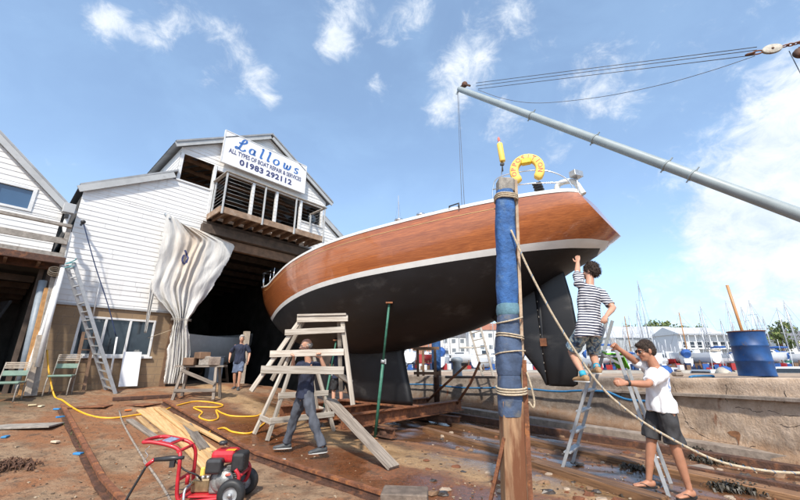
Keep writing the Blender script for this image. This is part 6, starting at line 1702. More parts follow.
def person(label, base, H, pel, neck, head, pf, sf, hf, hands, ankles, toes, elbow, knee, skin, hair, shirt, legs, long_legs=False, shoe='shoe', shoem=None, voxel=.0075, curl=(.6, .6), palm=None, hair_len=1.0, bald=False, glasses=False, watch=False, group=None, sock=None, leglen=.62, hair_fold=.008, fold=.024):
    """hands/ankles/...: (left, right) world points; pf, sf, hf: facing of pelvis, shoulders, head"""
    s = H / 1.78; up = V((0, 0, 1))
    t = thing('person', label, 'person', base, group=group)
    pf, sf, hf = V(pf).normalized(), V(sf).normalized(), V(hf).normalized()
    spine = (neck - pel).normalized()
    pr = pf.cross(up).normalized(); srt = sf.cross(spine).normalized(); sfo = spine.cross(srt).normalized()
    L = (neck - pel).length
    def sp(f): 
        c = pel.lerp(neck, f); x = pr.lerp(srt, min(1, max(0, f))).normalized(); y = spine.cross(x).normalized(); return c + y * (.02 * math.sin(PI * min(1, max(0, f)))) * s, x, y
    TOR = [(-.13, .125, .09), (-.06, .165, .112), (.04, .172, .118), (.20, .152, .105), (.34, .143, .100), (.52, .158, .112), (.70, .172, .118), (.84, .170, .108), (.93, .125, .085), (1.0, .066, .062)]
    mb = MB()
    rg = []
    for f, rx, ry in TOR:
        c, x, y = sp(f); rg.append((c, x, y, rx * s * .88, ry * s * .88))
    loft(mb, rg)
    limb(mb, [neck - spine * .04 * s, neck + (head - neck) * .55, head - (head - neck).normalized() * .01], [.064 * s, .056 * s, .056 * s])
    # head
    hu = (head - neck).normalized().lerp(up, .5).normalized(); hr = hf.cross(hu).normalized(); hfw = hu.cross(hr).normalized(); HM = Matrix((hr, hfw, hu)).transposed()
    def hp(x, y, z): return head + HM @ V((x, y, z)) * s
    for c, r in (((0, -.014, .032), (.077, .098, .092)), ((0, .022, -.035), (.064, .074, .086)), ((0, .038, -.088), (.046, .050, .036)), ((0, .082, .020), (.052, .020, .014)), ((.036, .062, -.035), (.026, .024, .026)), ((-.036, .062, -.035), (.026, .024, .026)), ((0, .075, -.072), (.030, .022, .026)), ((0, .078, -.100), (.022, .018, .016))):
        mb.ball(hp(*c), V(r) * s, 16, 12, HM)
    limb(mb, [hp(0, .088, .012), hp(0, .104, -.012), hp(0, .114, -.030)], [.010 * s, .013 * s, .0165 * s], 10)
    mb.ball(hp(.012, .102, -.035), .010 * s, 8, 6); mb.ball(hp(-.012, .102, -.035), .010 * s, 8, 6)
    for sx in (-1, 1): mb.ball(hp(.077 * sx, -.008, -.012), V((.011, .022, .034)) * s, 10, 8, HM)
    sh, el, wr = [], [], []
    for i, sg in enumerate((-1, 1)):
        S = neck - spine * (.075 * s) + srt * (.185 * sg * s)
        hd = hands[i] - S
        if hd.z > .1: S = S + up * .035 * s + srt * (-.015 * sg * s)
        e, w = ik(S, hands[i], .295 * s, .265 * s, V(elbow[i])); sh.append(S); el.append(e); wr.append(w)
        limb(mb, [S - srt * (.05 * sg * s), S, S.lerp(e, .35), S.lerp(e, .8), e, e.lerp(w, .25), e.lerp(w, .7), w], [x * s for x in (.055, .056, .050, .043, .041, .043, .034, .027)])
        fd = (w - e).normalized()
        pn = V(palm[i]) if palm else (spine.cross(srt) * 0 - srt * sg)
        dd = fd
        sd = dd.cross((pn - dd * pn.dot(dd)).normalized())
        th = 1 if sd.dot(sf + up * .6) > 0 else -1
        hand(mb, w, dd, pn, th, s, curl[i])
    hip, kn, an = [], [], []
    for i, sg in enumerate((-1, 1)):
        Hh = pel + pr * (.092 * sg * s) - up * (.02 * s)
        k, a = ik(Hh, ankles[i], .435 * s, .435 * s, V(knee[i])); hip.append(Hh); kn.append(k); an.append(a)
        limb(mb, [Hh, Hh.lerp(k, .4), Hh.lerp(k, .85), k, k.lerp(a, .25), k.lerp(a, .45), k.lerp(a, .85), a], [x * s for x in (.092, .082, .062, .056, .056, .053, .036, .034)])
        f = V(toes[i]).normalized(); x = f.cross(up).normalized()
        c0 = a - up * .045 * s
        loft(mb, [(c0 - f * .065 * s + up * .008 * s, x, up, .020 * s, .022 * s), (c0 - f * .045 * s, x, up, .034 * s, .036 * s), (c0 + f * .02 * s, x, up, .036 * s, .042 * s), (c0 + f * .10 * s - up * .012 * s, x, up, .044 * s, .026 * s), (c0 + f * .165 * s - up * .018 * s, x, up, .042 * s, .018 * s), (c0 + f * .195 * s - up * .022 * s, x, up, .026 * s, .010 * s)], 14)
    body = fuse(mb, 'body', skin, t, voxel, 4)
    # shirt with sleeves
    mb = MB(); rg = []
    for f, rx, ry in [(-.20, .200, .150), (-.10, .198, .149), (.04, .194, .145), (.20, .176, .130), (.36, .160, .118), (.54, .170, .124), (.72, .182, .130), (.85, .178, .117), (.93, .132, .094), (.985, .082, .078)]:
        c, x, y = sp(f); rg.append((c, x, y, rx * s, ry * s))
    loft(mb, rg, 24)
    for i, sg in enumerate((-1, 1)):
        S, e = sh[i], el[i]
        limb(mb, [S - srt * (.06 * sg * s), S + (e - S) * .05], [.068 * s, .070 * s])
        mb.tube([S - (e - S) * .02, S.lerp(e, .3), S.lerp(e, .72), S.lerp(e, .84)], [.072 * s, .071 * s, .069 * s, .070 * s], 16)
    sh_o = fuse(mb, 'shirt', shirt, t, voxel * 1.15, 5, fold, 8.5)
    # shorts or trousers
    mb = MB(); rg = []
    for f, rx, ry in [(-.18, .14, .108), (-.10, .170, .118), (-.02, .165, .115), (.03, .150, .105)]:
        c, x, y = sp(f); rg.append((c, x, y, rx * s, ry * s))
    loft(mb, rg, 24)
    for i in (0, 1):
        h_, k, a = hip[i], kn[i], an[i]
        if long_legs:
            mb.tube([h_ + up * .03, h_.lerp(k, .4), h_.lerp(k, .9), k, k.lerp(a, .3), k.lerp(a, .8), k.lerp(a, .99)], [x * s for x in (.105, .096, .078, .074, .072, .064, .066)], 16)
        else:
            mb.tube([h_ - up * .02, h_.lerp(k, .3), h_.lerp(k, .7), h_.lerp(k, leglen + .22), h_.lerp(k, leglen + .30)], [x * s for x in (.098, .104, .100, .102, .103)], 18)
    fuse(mb, 'trousers' if long_legs else 'shorts', legs, t, voxel * 1.15, 4, fold * 1.1, 8.0)
    # footwear
    for i in (0, 1):
        a = an[i]; f = V(toes[i]).normalized(); x = f.cross(up).normalized(); c0 = a - up * .05 * s
        if shoe == 'shoe':
            mb = MB(); loft(mb, [(c0 - f * .085 * s + up * .01, x, up, .022 * s, .030 * s), (c0 - f * .06 * s + up * .008, x, up, .040 * s, .046 * s), (c0 + f * .02 * s + up * .006, x, up, .044 * s, .052 * s), (c0 + f * .11 * s - up * .006, x, up, .050 * s, .036 * s), (c0 + f * .18 * s - up * .012, x, up, .046 * s, .027 * s), (c0 + f * .22 * s - up * .016, x, up, .026 * s, .014 * s)], 16)
            so = fuse(mb, 'shoe', shoem or m_shoe, t, .006, 3)
            mb = MB(); loft(mb, [(c0 + f * .06 * s - up * .040 * s, f, x, .158 * s, .050 * s), (c0 + f * .06 * s - up * .026 * s, f, x, .156 * s, .049 * s)], 20); mb.build('sole', m_sole, so)
        else:
            mb = MB(); loft(mb, [(c0 + f * .06 * s - up * .040 * s, f, x, .145 * s, .050 * s), (c0 + f * .06 * s - up * .024 * s, f, x, .145 * s, .050 * s)], 20); fl = mb.build('flip_flop', m_black, t)
            mb = MB()
            for sg in (-1, 1): mb.tube(smooth_path([c0 + f * .15 * s - up * .012 * s, c0 + f * .10 * s + x * (.03 * sg * s) + up * .012 * s, c0 + f * .02 * s + x * (.046 * sg * s) - up * .022 * s]), .006, 6)
            mb.build('strap', m_black, fl)
        if sock:
            mb = MB(); k = kn[i]; mb.tube([a - up * .02, a + (k - a) * .13], [.046 * s, .043 * s], 14); mb.build('sock', sock, t)
    # hair
    mb = MB()
    if bald:
        mb.ball(hp(0, -.030, .012), V((.0785, .086, .062)) * s, 16, 12, HM)
        for sx in (-1, 1): mb.ball(hp(.070 * sx, -.012, .004), V((.012, .030, .03)) * s, 10, 8, HM)
    else:
        mb.ball(hp(0, -.020, .046), V((.084 + .006 * hair_len, .100, .090 + .008 * hair_len)) * s, 18, 12, HM)
        mb.ball(hp(0, -.050, .0), V((.080 + .006 * hair_len, .072 + .006 * hair_len, .085)) * s, 16, 12, HM)
        mb.ball(hp(0, .058, .078), V((.060, .036, .030)) * s, 14, 10, HM)
        for sx in (-1, 1): mb.ball(hp(.072 * sx, .022, .018), V((.013, .020, .040)) * s, 10, 8, HM)
    ho = fuse(mb, 'hair', hair, t, .0065, 2, hair_fold, 38, 1.0)
    if voxel < .0095:
        W = world_of(t); vs = ho.data.vertices; mb = MB(); jr = random.Random(3); L0 = (.016 if bald else .020 + .010 * hair_len) * s
        for i in range(1500):
            v = vs[jr.randrange(len(vs))]; p = W @ v.co; nn = (W.to_3x3() @ v.normal).normalized()
            tg = (-hu * .8 - hfw * .5 + V((jr.uniform(-.6, .6), jr.uniform(-.6, .6), jr.uniform(-.3, .3)))); tg = (tg - nn * tg.dot(nn)).normalized()
            q = p + nn * .002 + tg * L0 * .5 + nn * L0 * jr.uniform(.05, .35); e = p + tg * L0 * jr.uniform(.8, 1.2) + nn * L0 * jr.uniform(-.05, .35); sd = tg.cross(nn) * jr.uniform(.0012, .0022)
            mb.add([p - sd, p + sd, q + sd, q - sd, e], [(0, 1, 2, 3), (3, 2, 4)])
        mb.build('hair_strands', hair, t)
    if voxel < .0095:
        for sx in (-1, 1):
            mb = MB(); mb.ball(hp(.031 * sx, .084, .0), V((.014, .010, .009)) * s, 10, 8, HM); ey = mb.build('eye', m_eye, t)
            mb = MB(); mb.ball(hp(.031 * sx, .0925, .0), V((.006, .003, .006)) * s, 8, 6, HM); mb.build('pupil', m_black, ey)
            mb = MB(); limb(mb, [hp(.014 * sx, .099, .022), hp(.034 * sx, .096, .027), hp(.052 * sx, .080, .020)], [.004 * s] * 3, 6); mb.build('eyebrow', hair, t)
    mb = MB(); limb(mb, [hp(-.022, .088, -.066), hp(0, .097, -.064), hp(.022, .088, -.066)], [.005 * s, .0065 * s, .005 * s], 8); mb.build('lips', m_lips, t)
    if glasses:
        mb = MB()
        for sx in (-1, 1): mb.ball(hp(.033 * sx, .098, .002), V((.030, .008, .021)) * s, 14, 8, HM)
        mb.tube([hp(-.005, .104, .006), hp(.005, .104, .006)], .004, 6)
        for sx in (-1, 1): mb.tube([hp(.060 * sx, .090, .008), hp(.078 * sx, .03, .008), hp(.080 * sx, -.015, .004)], .004, 6)
        mb.build('sunglasses', m_blackplastic, t)
    if watch:
        i = 0; d = (wr[i] - el[i]).normalized(); c = wr[i] - d * .025 * s
        mb = MB(); mb.tube([c - d * .013, c + d * .013], .036 * s, 16); wt = mb.build('wristwatch', m_black, t)
    return t, dict(sh=sh, el=el, wr=wr, an=an)

def stripes():
    m, nt, b = base_mat('navy_striped_jersey'); tc = nt.n('ShaderNodeTexCoord'); P = tc.outputs['Object']
    sep = nt.n('ShaderNodeSeparateXYZ'); nt.l(P, sep.inputs[0])
    z = nt.math('ADD', sep.outputs[2], nt.math('MULTIPLY', nt.noise(P, 5, 2), .02))
    z = nt.math('ADD', z, nt.math('MULTIPLY', sep.outputs[0], .10))
    fr = nt.math('FRACT', nt.math('MULTIPLY', z, 1 / .037))
    f = nt.ramp(nt.math('ABSOLUTE', nt.math('SUBTRACT', fr, .5)), .25, .30)
    nt.l(nt.mix(f, (.022, .028, .06), (.62, .62, .63)), b.inputs['Base Color']); b.inputs['Roughness'].default_value = .85
    return m
def camo():
    m, nt, b = base_mat('leaf_print_shorts'); tc = nt.n('ShaderNodeTexCoord'); P = tc.outputs['Object']
    f = nt.noise(P, 9, 3, .5, 1.5); g = nt.noise(nt.mapping(P, (1, 1, 1), loc=(4, 2, 1)), 13, 3, .5, 2.0)
    c = nt.mix(nt.ramp(f, .46, .52), (.06, .11, .18), (.22, .33, .40)); c = nt.mix(nt.ramp(g, .54, .58), c, (.42, .44, .36)); c = nt.mix(nt.ramp(g, .40, .36), c, (.03, .045, .07))
    nt.l(c, b.inputs['Base Color']); b.inputs['Roughness'].default_value = .85; return m
def tee_print(center, dirn):
    m, nt, b = base_mat('white_tee_with_blue_print'); tc = nt.n('ShaderNodeTexCoord'); P = tc.outputs['Object']
    vm = nt.n('ShaderNodeVectorMath', operation='DISTANCE'); nt.l(nt.mapping(P, (1, 1, .75)), vm.inputs[0]); vm.inputs[1].default_value = (center.x, center.y, center.z * .75)
    rim = nt.ramp(nt.math('ABSOLUTE', nt.math('SUBTRACT', vm.outputs['Value'], .13)), .034, .024)
    ch = nt.ramp(nt.noise(P, 26, 2, .5, .5), .47, .52)
    core = nt.math('MULTIPLY', nt.ramp(vm.outputs['Value'], .07, .05), nt.ramp(nt.noise(P, 34, 2), .50, .54))
    f = nt.math('MULTIPLY', nt.math('MAXIMUM', nt.math('MULTIPLY', rim, ch), core), .75)
    nt.l(nt.mix(f, (.78, .78, .80), (.12, .25, .55)), b.inputs['Base Color']); b.inputs['Roughness'].default_value = .85
    bp = nt.n('ShaderNodeBump'); bp.inputs['Strength'].default_value = .3; bp.inputs['Distance'].default_value = .02; nt.l(nt.noise(P, 11, 4), bp.inputs['Height']); nt.l(bp.outputs[0], b.inputs['Normal'])
    return m

# ---- step ladder
A, C_ = G(561, 473), G(669, 497)
wd = V((.40, .52, 0)); yT = (A.y + C_.y) / 2
T1 = Y(606, 322, yT)
sl = thing('step_ladder', 'aluminium A-frame step ladder straddling the slip timbers beside the rudder', 'ladder', (A + C_) / 2 + wd * .5)
def stile(a, b, w=.022, h=.045): 
    mb = MB(); mb.bar(a, b, w, h, up=wd.cross(V((0, 0, 1)))); return mb.build('stile', m_alu, sl, bevel=.004)
T2 = T1 + wd * .72
stile(A, T1 + (T1 - A) * .03); stile(A + wd, T2 + (T2 - A - wd) * .03)
S1, S2 = Y(612, 338, yT - .03), None
S2 = S1 + wd * .72
stile(C_, S1); stile(C_ + wd * .9, S2)
for k in range(6):
    f = .13 + .135 * k; a, b = A.lerp(T1, f), (A + wd).lerp(T2, f)
    mb = MB(); mb.bar(a, b, .10, .025); mb.build('step', m_alu, sl, bevel=.004)
for f in (.28,):
    a, b = C_.lerp(S1, f), (C_ + wd * .9).lerp(S2, f); mb = MB(); mb.bar(a, b, .03, .03); mb.build('brace', m_alu, sl)
a, b = C_.lerp(S1, .80), A.lerp(T1, .80)
for q in (V((0, 0, 0)), wd * .84):
    mb = MB(); mb.bar(a + q, b + q, .012, .03); mb.build('spreader', m_alu, sl)
mb = MB(); c = (a + b) / 2 + wd * .42 + V((0, 0, .02)); mb.box(c, (.34, .34, .03), rotz(.2)); mb.build('platform', m_alu, sl, bevel=.005)
mb = MB(); rows = []
for i in range(10):
    rows.append([c + V((-.16 + .032 * i, -.16 + .032 * j, .025 + .035 * abs(noise.noise(V((i * .6, j * .6, 2)))) - (.10 * max(0, i - 7)) + .0)) for j in range(11)])
mb.grid(rows); gc = one(mb, 'green_cloth', m_greencloth, 'lime green cloth lying on the step ladder platform', 'cloth')
sm = gc.modifiers.new('S', 'SOLIDIFY'); sm.thickness = .012

# ---- man in the white T-shirt
D = G(664, 497).y
fw = V((-.98, .12, 0))
la, ra_ = G(690, 500), G(647, 492)
pel = Y(661, 404, D - .02); nk = Y(656, 367, D - .02); hd = Y(645.5, 350.5, D - .02)
lh, rh = Y(626, 383, D - .30), Y(616, 347, D - .02)
tee = tee_print(nk + V((.10, -.03, -.19)) - G(668, 496), None)
person('man in white T-shirt, black shorts and sunglasses steadying the step ladder', G(668, 496), 1.80, pel, nk, hd, fw, V((-.93, .25, 0)), V((-.99, .06, -.02)),
       (lh, rh), (over(la, .075) + V((.02, 0, .0)), over(ra_, .075) + V((.03, 0, 0))), (V((-.95, -.25, 0)), V((-.98, .05, 0))), (V((.6, -.2, -1)), V((.3, .3, -1))), (fw, fw),
       m_skin_tan, m_hairbrown, tee, m_blackcloth, shoe='flip', curl=(1.0, 1.0), palm=(V((.0, .6, -.2)), V((0, -.5, -.4))), glasses=True, watch=True, voxel=.007, hair_len=.0, hair_fold=.004)

# ---- man in the striped shirt on the ladder
D = 5.0
pel = Y(589, 328, D); nk = Y(589.5, 285, D + .03); hd = Y(590.5, 271.5, D + .05)
person('man in striped T-shirt and leaf-print shorts on the ladder reaching up to the hull', Y(589, 381, D), 1.70, pel, nk, hd, V((-.3, .95, 0)), V((-.25, .97, 0)), V((-.6, .75, .28)),
       (Y(577.5, 259, D + .33), Y(606.5, 316, D - .20)), (Y(583.5, 375, D - .02), Y(597, 367, D - .08)), (V((-.2, .95, 0)), V((.15, .95, 0))), (V((-1, .2, -.3)), V((.9, -.1, -.4))), (V((-.1, 1, 0)), V((.35, .9, 0))),
       m_skin, m_hairbrown, stripes(), camo(), shoe='shoe', shoem=m_tanshoe, sock=m_bluesock, curl=(.25, .9), palm=(V((0, .3, 1)), V((0, 0, -1))), voxel=.007, hair_len=2.2, hair_fold=.013, leglen=.55)

# ---- man walking with the trestle
rf, lf = G(282, 452), G(320, 459)
D = (rf.y + lf.y) / 2
pel = Y(305.5, 392, D); nk = Y(309, 362.5, D - .02); hd = Y(306, 346, D - .05)
person('balding man in a navy T-shirt, grey trousers and trainers walking with the pale trestle', (rf + lf) / 2, 1.80, pel, nk, hd, V((-.85, -.5, 0)), V((-.62, -.78, 0)), V((-.85, -.5, -.1)),
       (Y(321, 358.5, cy - .02), Y(293.5, 359, cy + .02)), (over(lf, .085) + V((.06, 0, 0)), over(rf, .085) + V((.05, 0, 0))), (V((-.9, -.45, 0)), V((-.97, -.2, 0))), (V((.6, .2, -1)), V((-.4, .2, -1))), (V((-.9, -.3, 0)), V((-.9, -.3, 0))),
       m_skin, m_hairgrey, m_navycloth, m_greycloth, long_legs=True, curl=(1.1, 1.1), palm=(V((-.3, -.9, .3)), V((-.3, -.9, .3))), bald=True, voxel=.008)

# ---- man behind the trestle
b = G(337, 410); D = b.y
person('man in navy shirt and dark shorts half hidden behind the trestles under the bow', b, 1.74, over(b, .93) + V((0, 0, 0)), over(b, 1.47) + V((.02, .02, 0)), over(b, 1.64) + V((0, .06, 0)), V((-.5, .85, 0)), V((-.5, .85, 0)), V((-.7, .7, 0)),
       (over(b, .98) + V((-.35, .30, 0)), over(b, .98) + V((.18, .34, 0))), (over(b, .08) + V((-.10, -.04, 0)), over(b, .08) + V((.12, .05, 0))), (V((-.5, .85, 0)), V((-.4, .9, 0))), (V((-.6, -.5, -.6)), V((.6, -.5, -.6))), (V((-.4, .9, 0)), V((-.4, .9, 0))),
       m_skin, m_hairgrey, m_navycloth, m_blackcloth, voxel=.011)

# ---- man in the doorway
b = G(236, 389); s_ = .97
person('man in a navy T-shirt and blue-grey shorts walking out of the dark doorway', b, 1.70, over(b, .90), over(b, 1.42) + V((0, -.02, 0)), over(b, 1.585) + V((0, -.03, -.0)), V((.25, -.97, 0)), V((.2, -.98, 0)), V((.35, -.93, -.05)),
       (over(b, .86) + V((.31, -.06, 0)), over(b, .92) + V((-.29, -.12, 0))), (over(b, .08) + V((.12, -.12, 0)), over(b, .08) + V((-.10, .10, 0))), (V((.3, -.95, 0)), V((.1, -.98, 0))), (V((.7, .5, -.5)), V((-.7, .5, -.4))), (V((.2, -1, 0)), V((.1, -1, 0))),
       m_skin, m_hairgrey, m_navycloth, m_bluegrey, voxel=.011)
# ================================================================ far yard, buildings, boats, trees
hr = random.Random(21)
mb = MB(); rows = []
for i in range(41):
    x = -150 + i * 15; rows.append([(x, 52 + 3 * math.sin(i), -1.6), (x, 54 + 3 * math.sin(i), .35), (x, 90, .45), (x, 140, .5), (x, 215, .7)])
mb.grid(rows, False); struct(mb, 'far_yard', mat('far_concrete', (.30, .27, .23), .9, var=.25, scale=.2), origin=V((0, 0, 0)))
def bx(mb, x0, x1, y0, y1, z0, z1): return mb.box(((x0 + x1) / 2, (y0 + y1) / 2, (z0 + z1) / 2), (x1 - x0, y1 - y0, z1 - z0))
def at(px, py, y): return Y(px, py, y)
# long warehouse
wy = 128.0
x0, x1 = at(535, 340, wy).x, at(704, 340, wy).x; ze = at(640, 338, wy).z; zr = at(640, 326.5, wy + 16).z
wh = thing('warehouse', 'long pale grey warehouse with a white stained roof across the harbour', 'building', V(((x0 + x1) / 2, wy, .5)))
mb = MB(); bx(mb, x0, x1, wy, wy + 32, .5, ze); mb.build('wall', mat('pale_cladding', (.36, .385, .40), .6, var=.08, scale=.3), wh)
mb = MB(); mb.prism([(x0 - .5, wy - .6, ze), (x0 - .5, wy + 16, zr), (x0 - .5, wy + 32.6, ze)], (x1 - x0 + 1, 0, 0)); mb.build('roof', mat('stained_white_roof', (.50, .515, .53), .5, var=.06, scale=.1, c2=(.50, .40, .27), c2amt=(.60, .68), c2scale=.09), wh)
for i in range(3):
    xx = x0 + 8 + i * 12; mb = MB(); bx(mb, xx, xx + 5, wy - .12, wy, .5, 4.6); mb.build('door', m_greypipe, wh)
mb = MB(); bx(mb, x0, x1, wy - .2, wy - .05, ze - .5, ze - .1); mb.build('gutter', m_greyboard, wh)
# white two-storey building with galleries
gyy = 104.0
x0, x1 = at(684, 350, gyy).x, at(742, 350, gyy).x; zt = at(700, 334, gyy).z; zr = at(710, 327.5, gyy + 6).z
ma = thing('harbour_building', 'white two-storey harbour building with open galleries beside the warehouse', 'building', V(((x0 + x1) / 2, gyy, .5)))
mb = MB(); bx(mb, x0, x1, gyy + 1.6, gyy + 12, .5, zt); mb.build('wall', mat('harbour_white', (.60, .61, .62), .5, var=.05, scale=.3), ma)
mb = MB(); mb.prism([(x0 - .4, gyy - .2, zt), (x0 - .4, gyy + 6, zr), (x0 - .4, gyy + 12.3, zt)], (x1 - x0 - 3, 0, 0)); mb.build('roof', mat('white_roof', (.52, .535, .55), .5, var=.06), ma)
mid = .5 + (zt - .5) * .52
for z in (mid, zt - .25):
    mb = MB(); bx(mb, x0, x1, gyy, gyy + 1.6, z, z + .22); mb.build('gallery_floor', m_farhull, ma)
mb = MB(); bx(mb, x0, x1, gyy, gyy + .06, mid + .95, mid + 1.05); mb.build('gallery_rail', m_farhull, ma)
for i in range(9):
    xx = x0 + (x1 - x0) * i / 8; mb = MB(); bx(mb, xx - .08, xx + .08, gyy, gyy + .15, .5, zt); mb.build('gallery_post', m_farhull, ma)
for i in range(7):
    for z in (1.3, mid + .5):
        xx = x0 + 1.0 + (x1 - x0) * i / 7.3; w_ = mb = MB(); bx(mb, xx, xx + 1.3, gyy + 1.52, gyy + 1.6, z, z + 1.5); mb.build('window', m_farwin, ma)
# houses seen beneath the hull
def house(px, y, w, h, rh, m_w, m_r, label, floors=2, nwin=4):
    c = at(px, 360, y); c.z = .5
    t = thing('house', label, 'building', c)
    mb = MB(); bx(mb, c.x - w / 2, c.x + w / 2, y, y + 9, .5, .5 + h); mb.build('wall', m_w, t)
    mb = MB(); mb.prism([(c.x - w / 2 - .3, y - .4, .5 + h), (c.x - w / 2 - .3, y + 4.5, .5 + h + rh), (c.x - w / 2 - .3, y + 9.4, .5 + h)], (w + .6, 0, 0)); rf = mb.build('roof', m_r, t)
    mb = MB(); bx(mb, c.x + w * .3, c.x + w * .3 + .8, y + 4, y + 5, .5 + h + rh * .5, .5 + h + rh + 1); mb.build('chimney', m_w, rf)
    for f in range(floors):
        for i in range(nwin):
            xx = c.x - w / 2 + w * (i + .5) / nwin; z = .5 + h * (f + .35) / floors
            mb = MB(); bx(mb, xx - .75, xx + .75, y - .06, y, z - .08, z + 1.38); wn = mb.build('window', m_farhull, t)
            mb = MB(); bx(mb, xx - .64, xx + .64, y - .09, y - .06, z, z + 1.3); mb.build('pane', m_farpane, wn)
m_farpane = mat('far_window_pane', (.16, .18, .20), .2, var=.3)
m_hb = mat('red_brick_far', (.36, .17, .11), .8, var=.15, scale=.6); m_hw = mat('white_render_far', (.66, .66, .64), .7, var=.06); m_hr = mat('slate_far', (.14, .14, .15), .7, var=.15); m_hr2 = mat('red_tile_far', (.32, .13, .08), .8, var=.2)
house(420, 118, 11, 9, 3, m_hb, m_hr2, 'red brick house across the harbour seen under the hull near the keel', 3, 4)
house(446, 124, 14, 9, 3, m_hw, m_hr, 'white rendered house across the harbour right of the red brick house', 3, 5)
house(492, 120, 14, 11, 2.5, m_hw, m_hr2, 'white house with a red roof across the harbour behind the near blue post', 3, 5)
house(390, 126, 11, 8, 3, m_hw, m_hr, 'white house across the harbour behind the yacht keel', 2, 4)
house(818, 120, 16, 8, 3, m_hw, m_hr, 'white house across the harbour at the right edge', 2, 5)

def make_boat(L, beam, fb, kind, hullm, mast, canvas, z, xy, rz, label, near, mastm=None):
    c = V((xy[0], xy[1], z)); R3 = rotz(rz); q = lambda x, y, zz: c + R3 @ V((x, y, zz))
    t = thing('motor_boat' if kind == 'motor' else 'sailing_boat', label, 'boat', c, rz, 'boats moored and laid up across the harbour')
    rows = []; dk = []
    for i in range(15):
        u = i / 14; x = -L / 2 + L * u; hb = beam / 2 * (1 - max(0, (u - .35) / .65) ** 2.2) * (.82 + .18 * min(1, u / .35)); hb = max(.03, hb); zs = fb * (1 + .28 * max(0, u - .3)); zb = -.35 + .35 * max(0, (u - .75) / .25) ** 2 * 2
        rows.append([q(x + (.5 * L / 9) * (zz / fb) * u * u, s2 * hb * f, zz) for s2, f, zz in ((-1, 1, zs), (-1, .94, zs * .5), (-1, .8, .02), (-1, .3, zb), (1, .3, zb), (1, .8, .02), (1, .94, zs * .5), (1, 1, zs))])
        dk.append([rows[-1][0] - V((0, 0, .02)), rows[-1][-1] - V((0, 0, .02))])
    mb = MB(); mb.grid(rows, True); mb.add(rows[0], [tuple(range(8))]); mb.build('hull', hullm, t)
    mb = MB(); mb.grid(dk, False); mb.build('deck', m_farhull, t)
    if kind == 'motor':
        mb = MB(); mb.prism([q(-.30 * L, -.36 * beam, fb), q(.22 * L, -.36 * beam, fb), q(.08 * L, -.33 * beam, fb + 1.15), q(-.28 * L, -.33 * beam, fb + 1.2)], R3 @ V((0, .70 * beam, 0))); cb = mb.build('cabin', m_farhull, t)
        mb = MB(); mb.prism([q(-.26 * L, -.372 * beam, fb + .5), q(.13 * L, -.372 * beam, fb + .5), q(.075 * L, -.36 * beam, fb + .98), q(-.26 * L, -.36 * beam, fb + .98)], R3 @ V((0, .74 * beam, 0))); mb.build('window', m_farwin, cb)
        if L > 8:
            mb = MB(); mb.prism([q(-.26 * L, -.30 * beam, fb + 1.2), q(.02 * L, -.30 * beam, fb + 1.2), q(-.03 * L, -.28 * beam, fb + 1.75), q(-.24 * L, -.28 * beam, fb + 1.7)], R3 @ V((0, .6 * beam, 0))); mb.build('flybridge', m_farhull, t)
        mb = MB(); mb.tube([q(-.2 * L, 0, fb + 1.2), q(-.22 * L, 0, fb + 3.2)], .03, 6); mb.build('aerial', m_farhull, t)
    else:
        mb = MB(); mb.prism([q(-.15 * L, -.24 * beam, fb), q(.24 * L, -.20 * beam, fb), q(.18 * L, -.17 * beam, fb + .42), q(-.15 * L, -.21 * beam, fb + .5)], R3 @ V((0, .42 * beam, 0))); cb = mb.build('cabin', m_farhull, t)
        mb = MB(); mb.prism([q(-.10 * L, -.245 * beam, fb + .14), q(.15 * L, -.225 * beam, fb + .14), q(.14 * L, -.215 * beam, fb + .32), q(-.10 * L, -.23 * beam, fb + .34)], R3 @ V((0, .46 * beam, 0))); mb.build('window', m_farwin, cb)
    if canvas:
        mb = MB(); mb.tube([q(-.32 * L, 0, fb + 1.15), q(-.1 * L, 0, fb + 1.2), q(.06 * L, 0, fb + 1.15)] if kind != 'motor' else [q(-.46 * L, 0, fb + .5), q(-.32 * L, 0, fb + .8)], [.16, .2, .12] if kind != 'motor' else [.5, .7], 10); mb.build('sail_cover' if kind != 'motor' else 'cockpit_cover', canvas, t)
    if mast:
        mm = mastm or m_mast; lean = V((hr.uniform(-.015, .015), hr.uniform(-.01, .01), 1)) * mast
        mb = MB(); mb.tube([q(.06 * L, 0, fb), q(.06 * L, 0, fb) + lean], [.10, .065], 8); ms = mb.build('mast', mm, t)
        for f, w_ in ((.45, 1.0), (.72, .75)):
            p = q(.06 * L, 0, fb) + lean * f; mb = MB(); mb.tube([p - R3 @ V((0, w_, 0)), p + R3 @ V((0, w_, 0))], .03, 5); mb.build('spreader', mm, ms)
        mb = MB()
        tp = q(.06 * L, 0, fb) + lean * .97
        for e in (q(.48 * L, 0, fb * 1.2), q(-.49 * L, 0, fb), q(.04 * L, .47 * beam, fb), q(.04 * L, -.47 * beam, fb)): 
            m1 = MB(); m1.tube([tp, e], .014, 4); m1.build('stay', m_wire, ms)
    if z > 0:
        for dx in (-.25, .2):
            mb = MB(); mb.bar(q(dx * L, -beam * .38, .1), q(dx * L, -beam * .42, .5 - z - .1 + .0), .12, .12); mb.build('shore', m_brownwood, t)
            mb = MB(); mb.bar(q(dx * L, beam * .38, .1), q(dx * L, beam * .42, .5 - z - .1), .12, .12); mb.build('shore', m_brownwood, t)
        mb = MB(); mb.prism([q(-.12 * L, -.06, .0), q(.15 * L, -.06, .0), q(.10 * L, -.06, .46 - z), q(-.10 * L, -.06, .46 - z)], R3 @ V((0, .12, 0))); mb.build('keel', m_blackplastic, t)
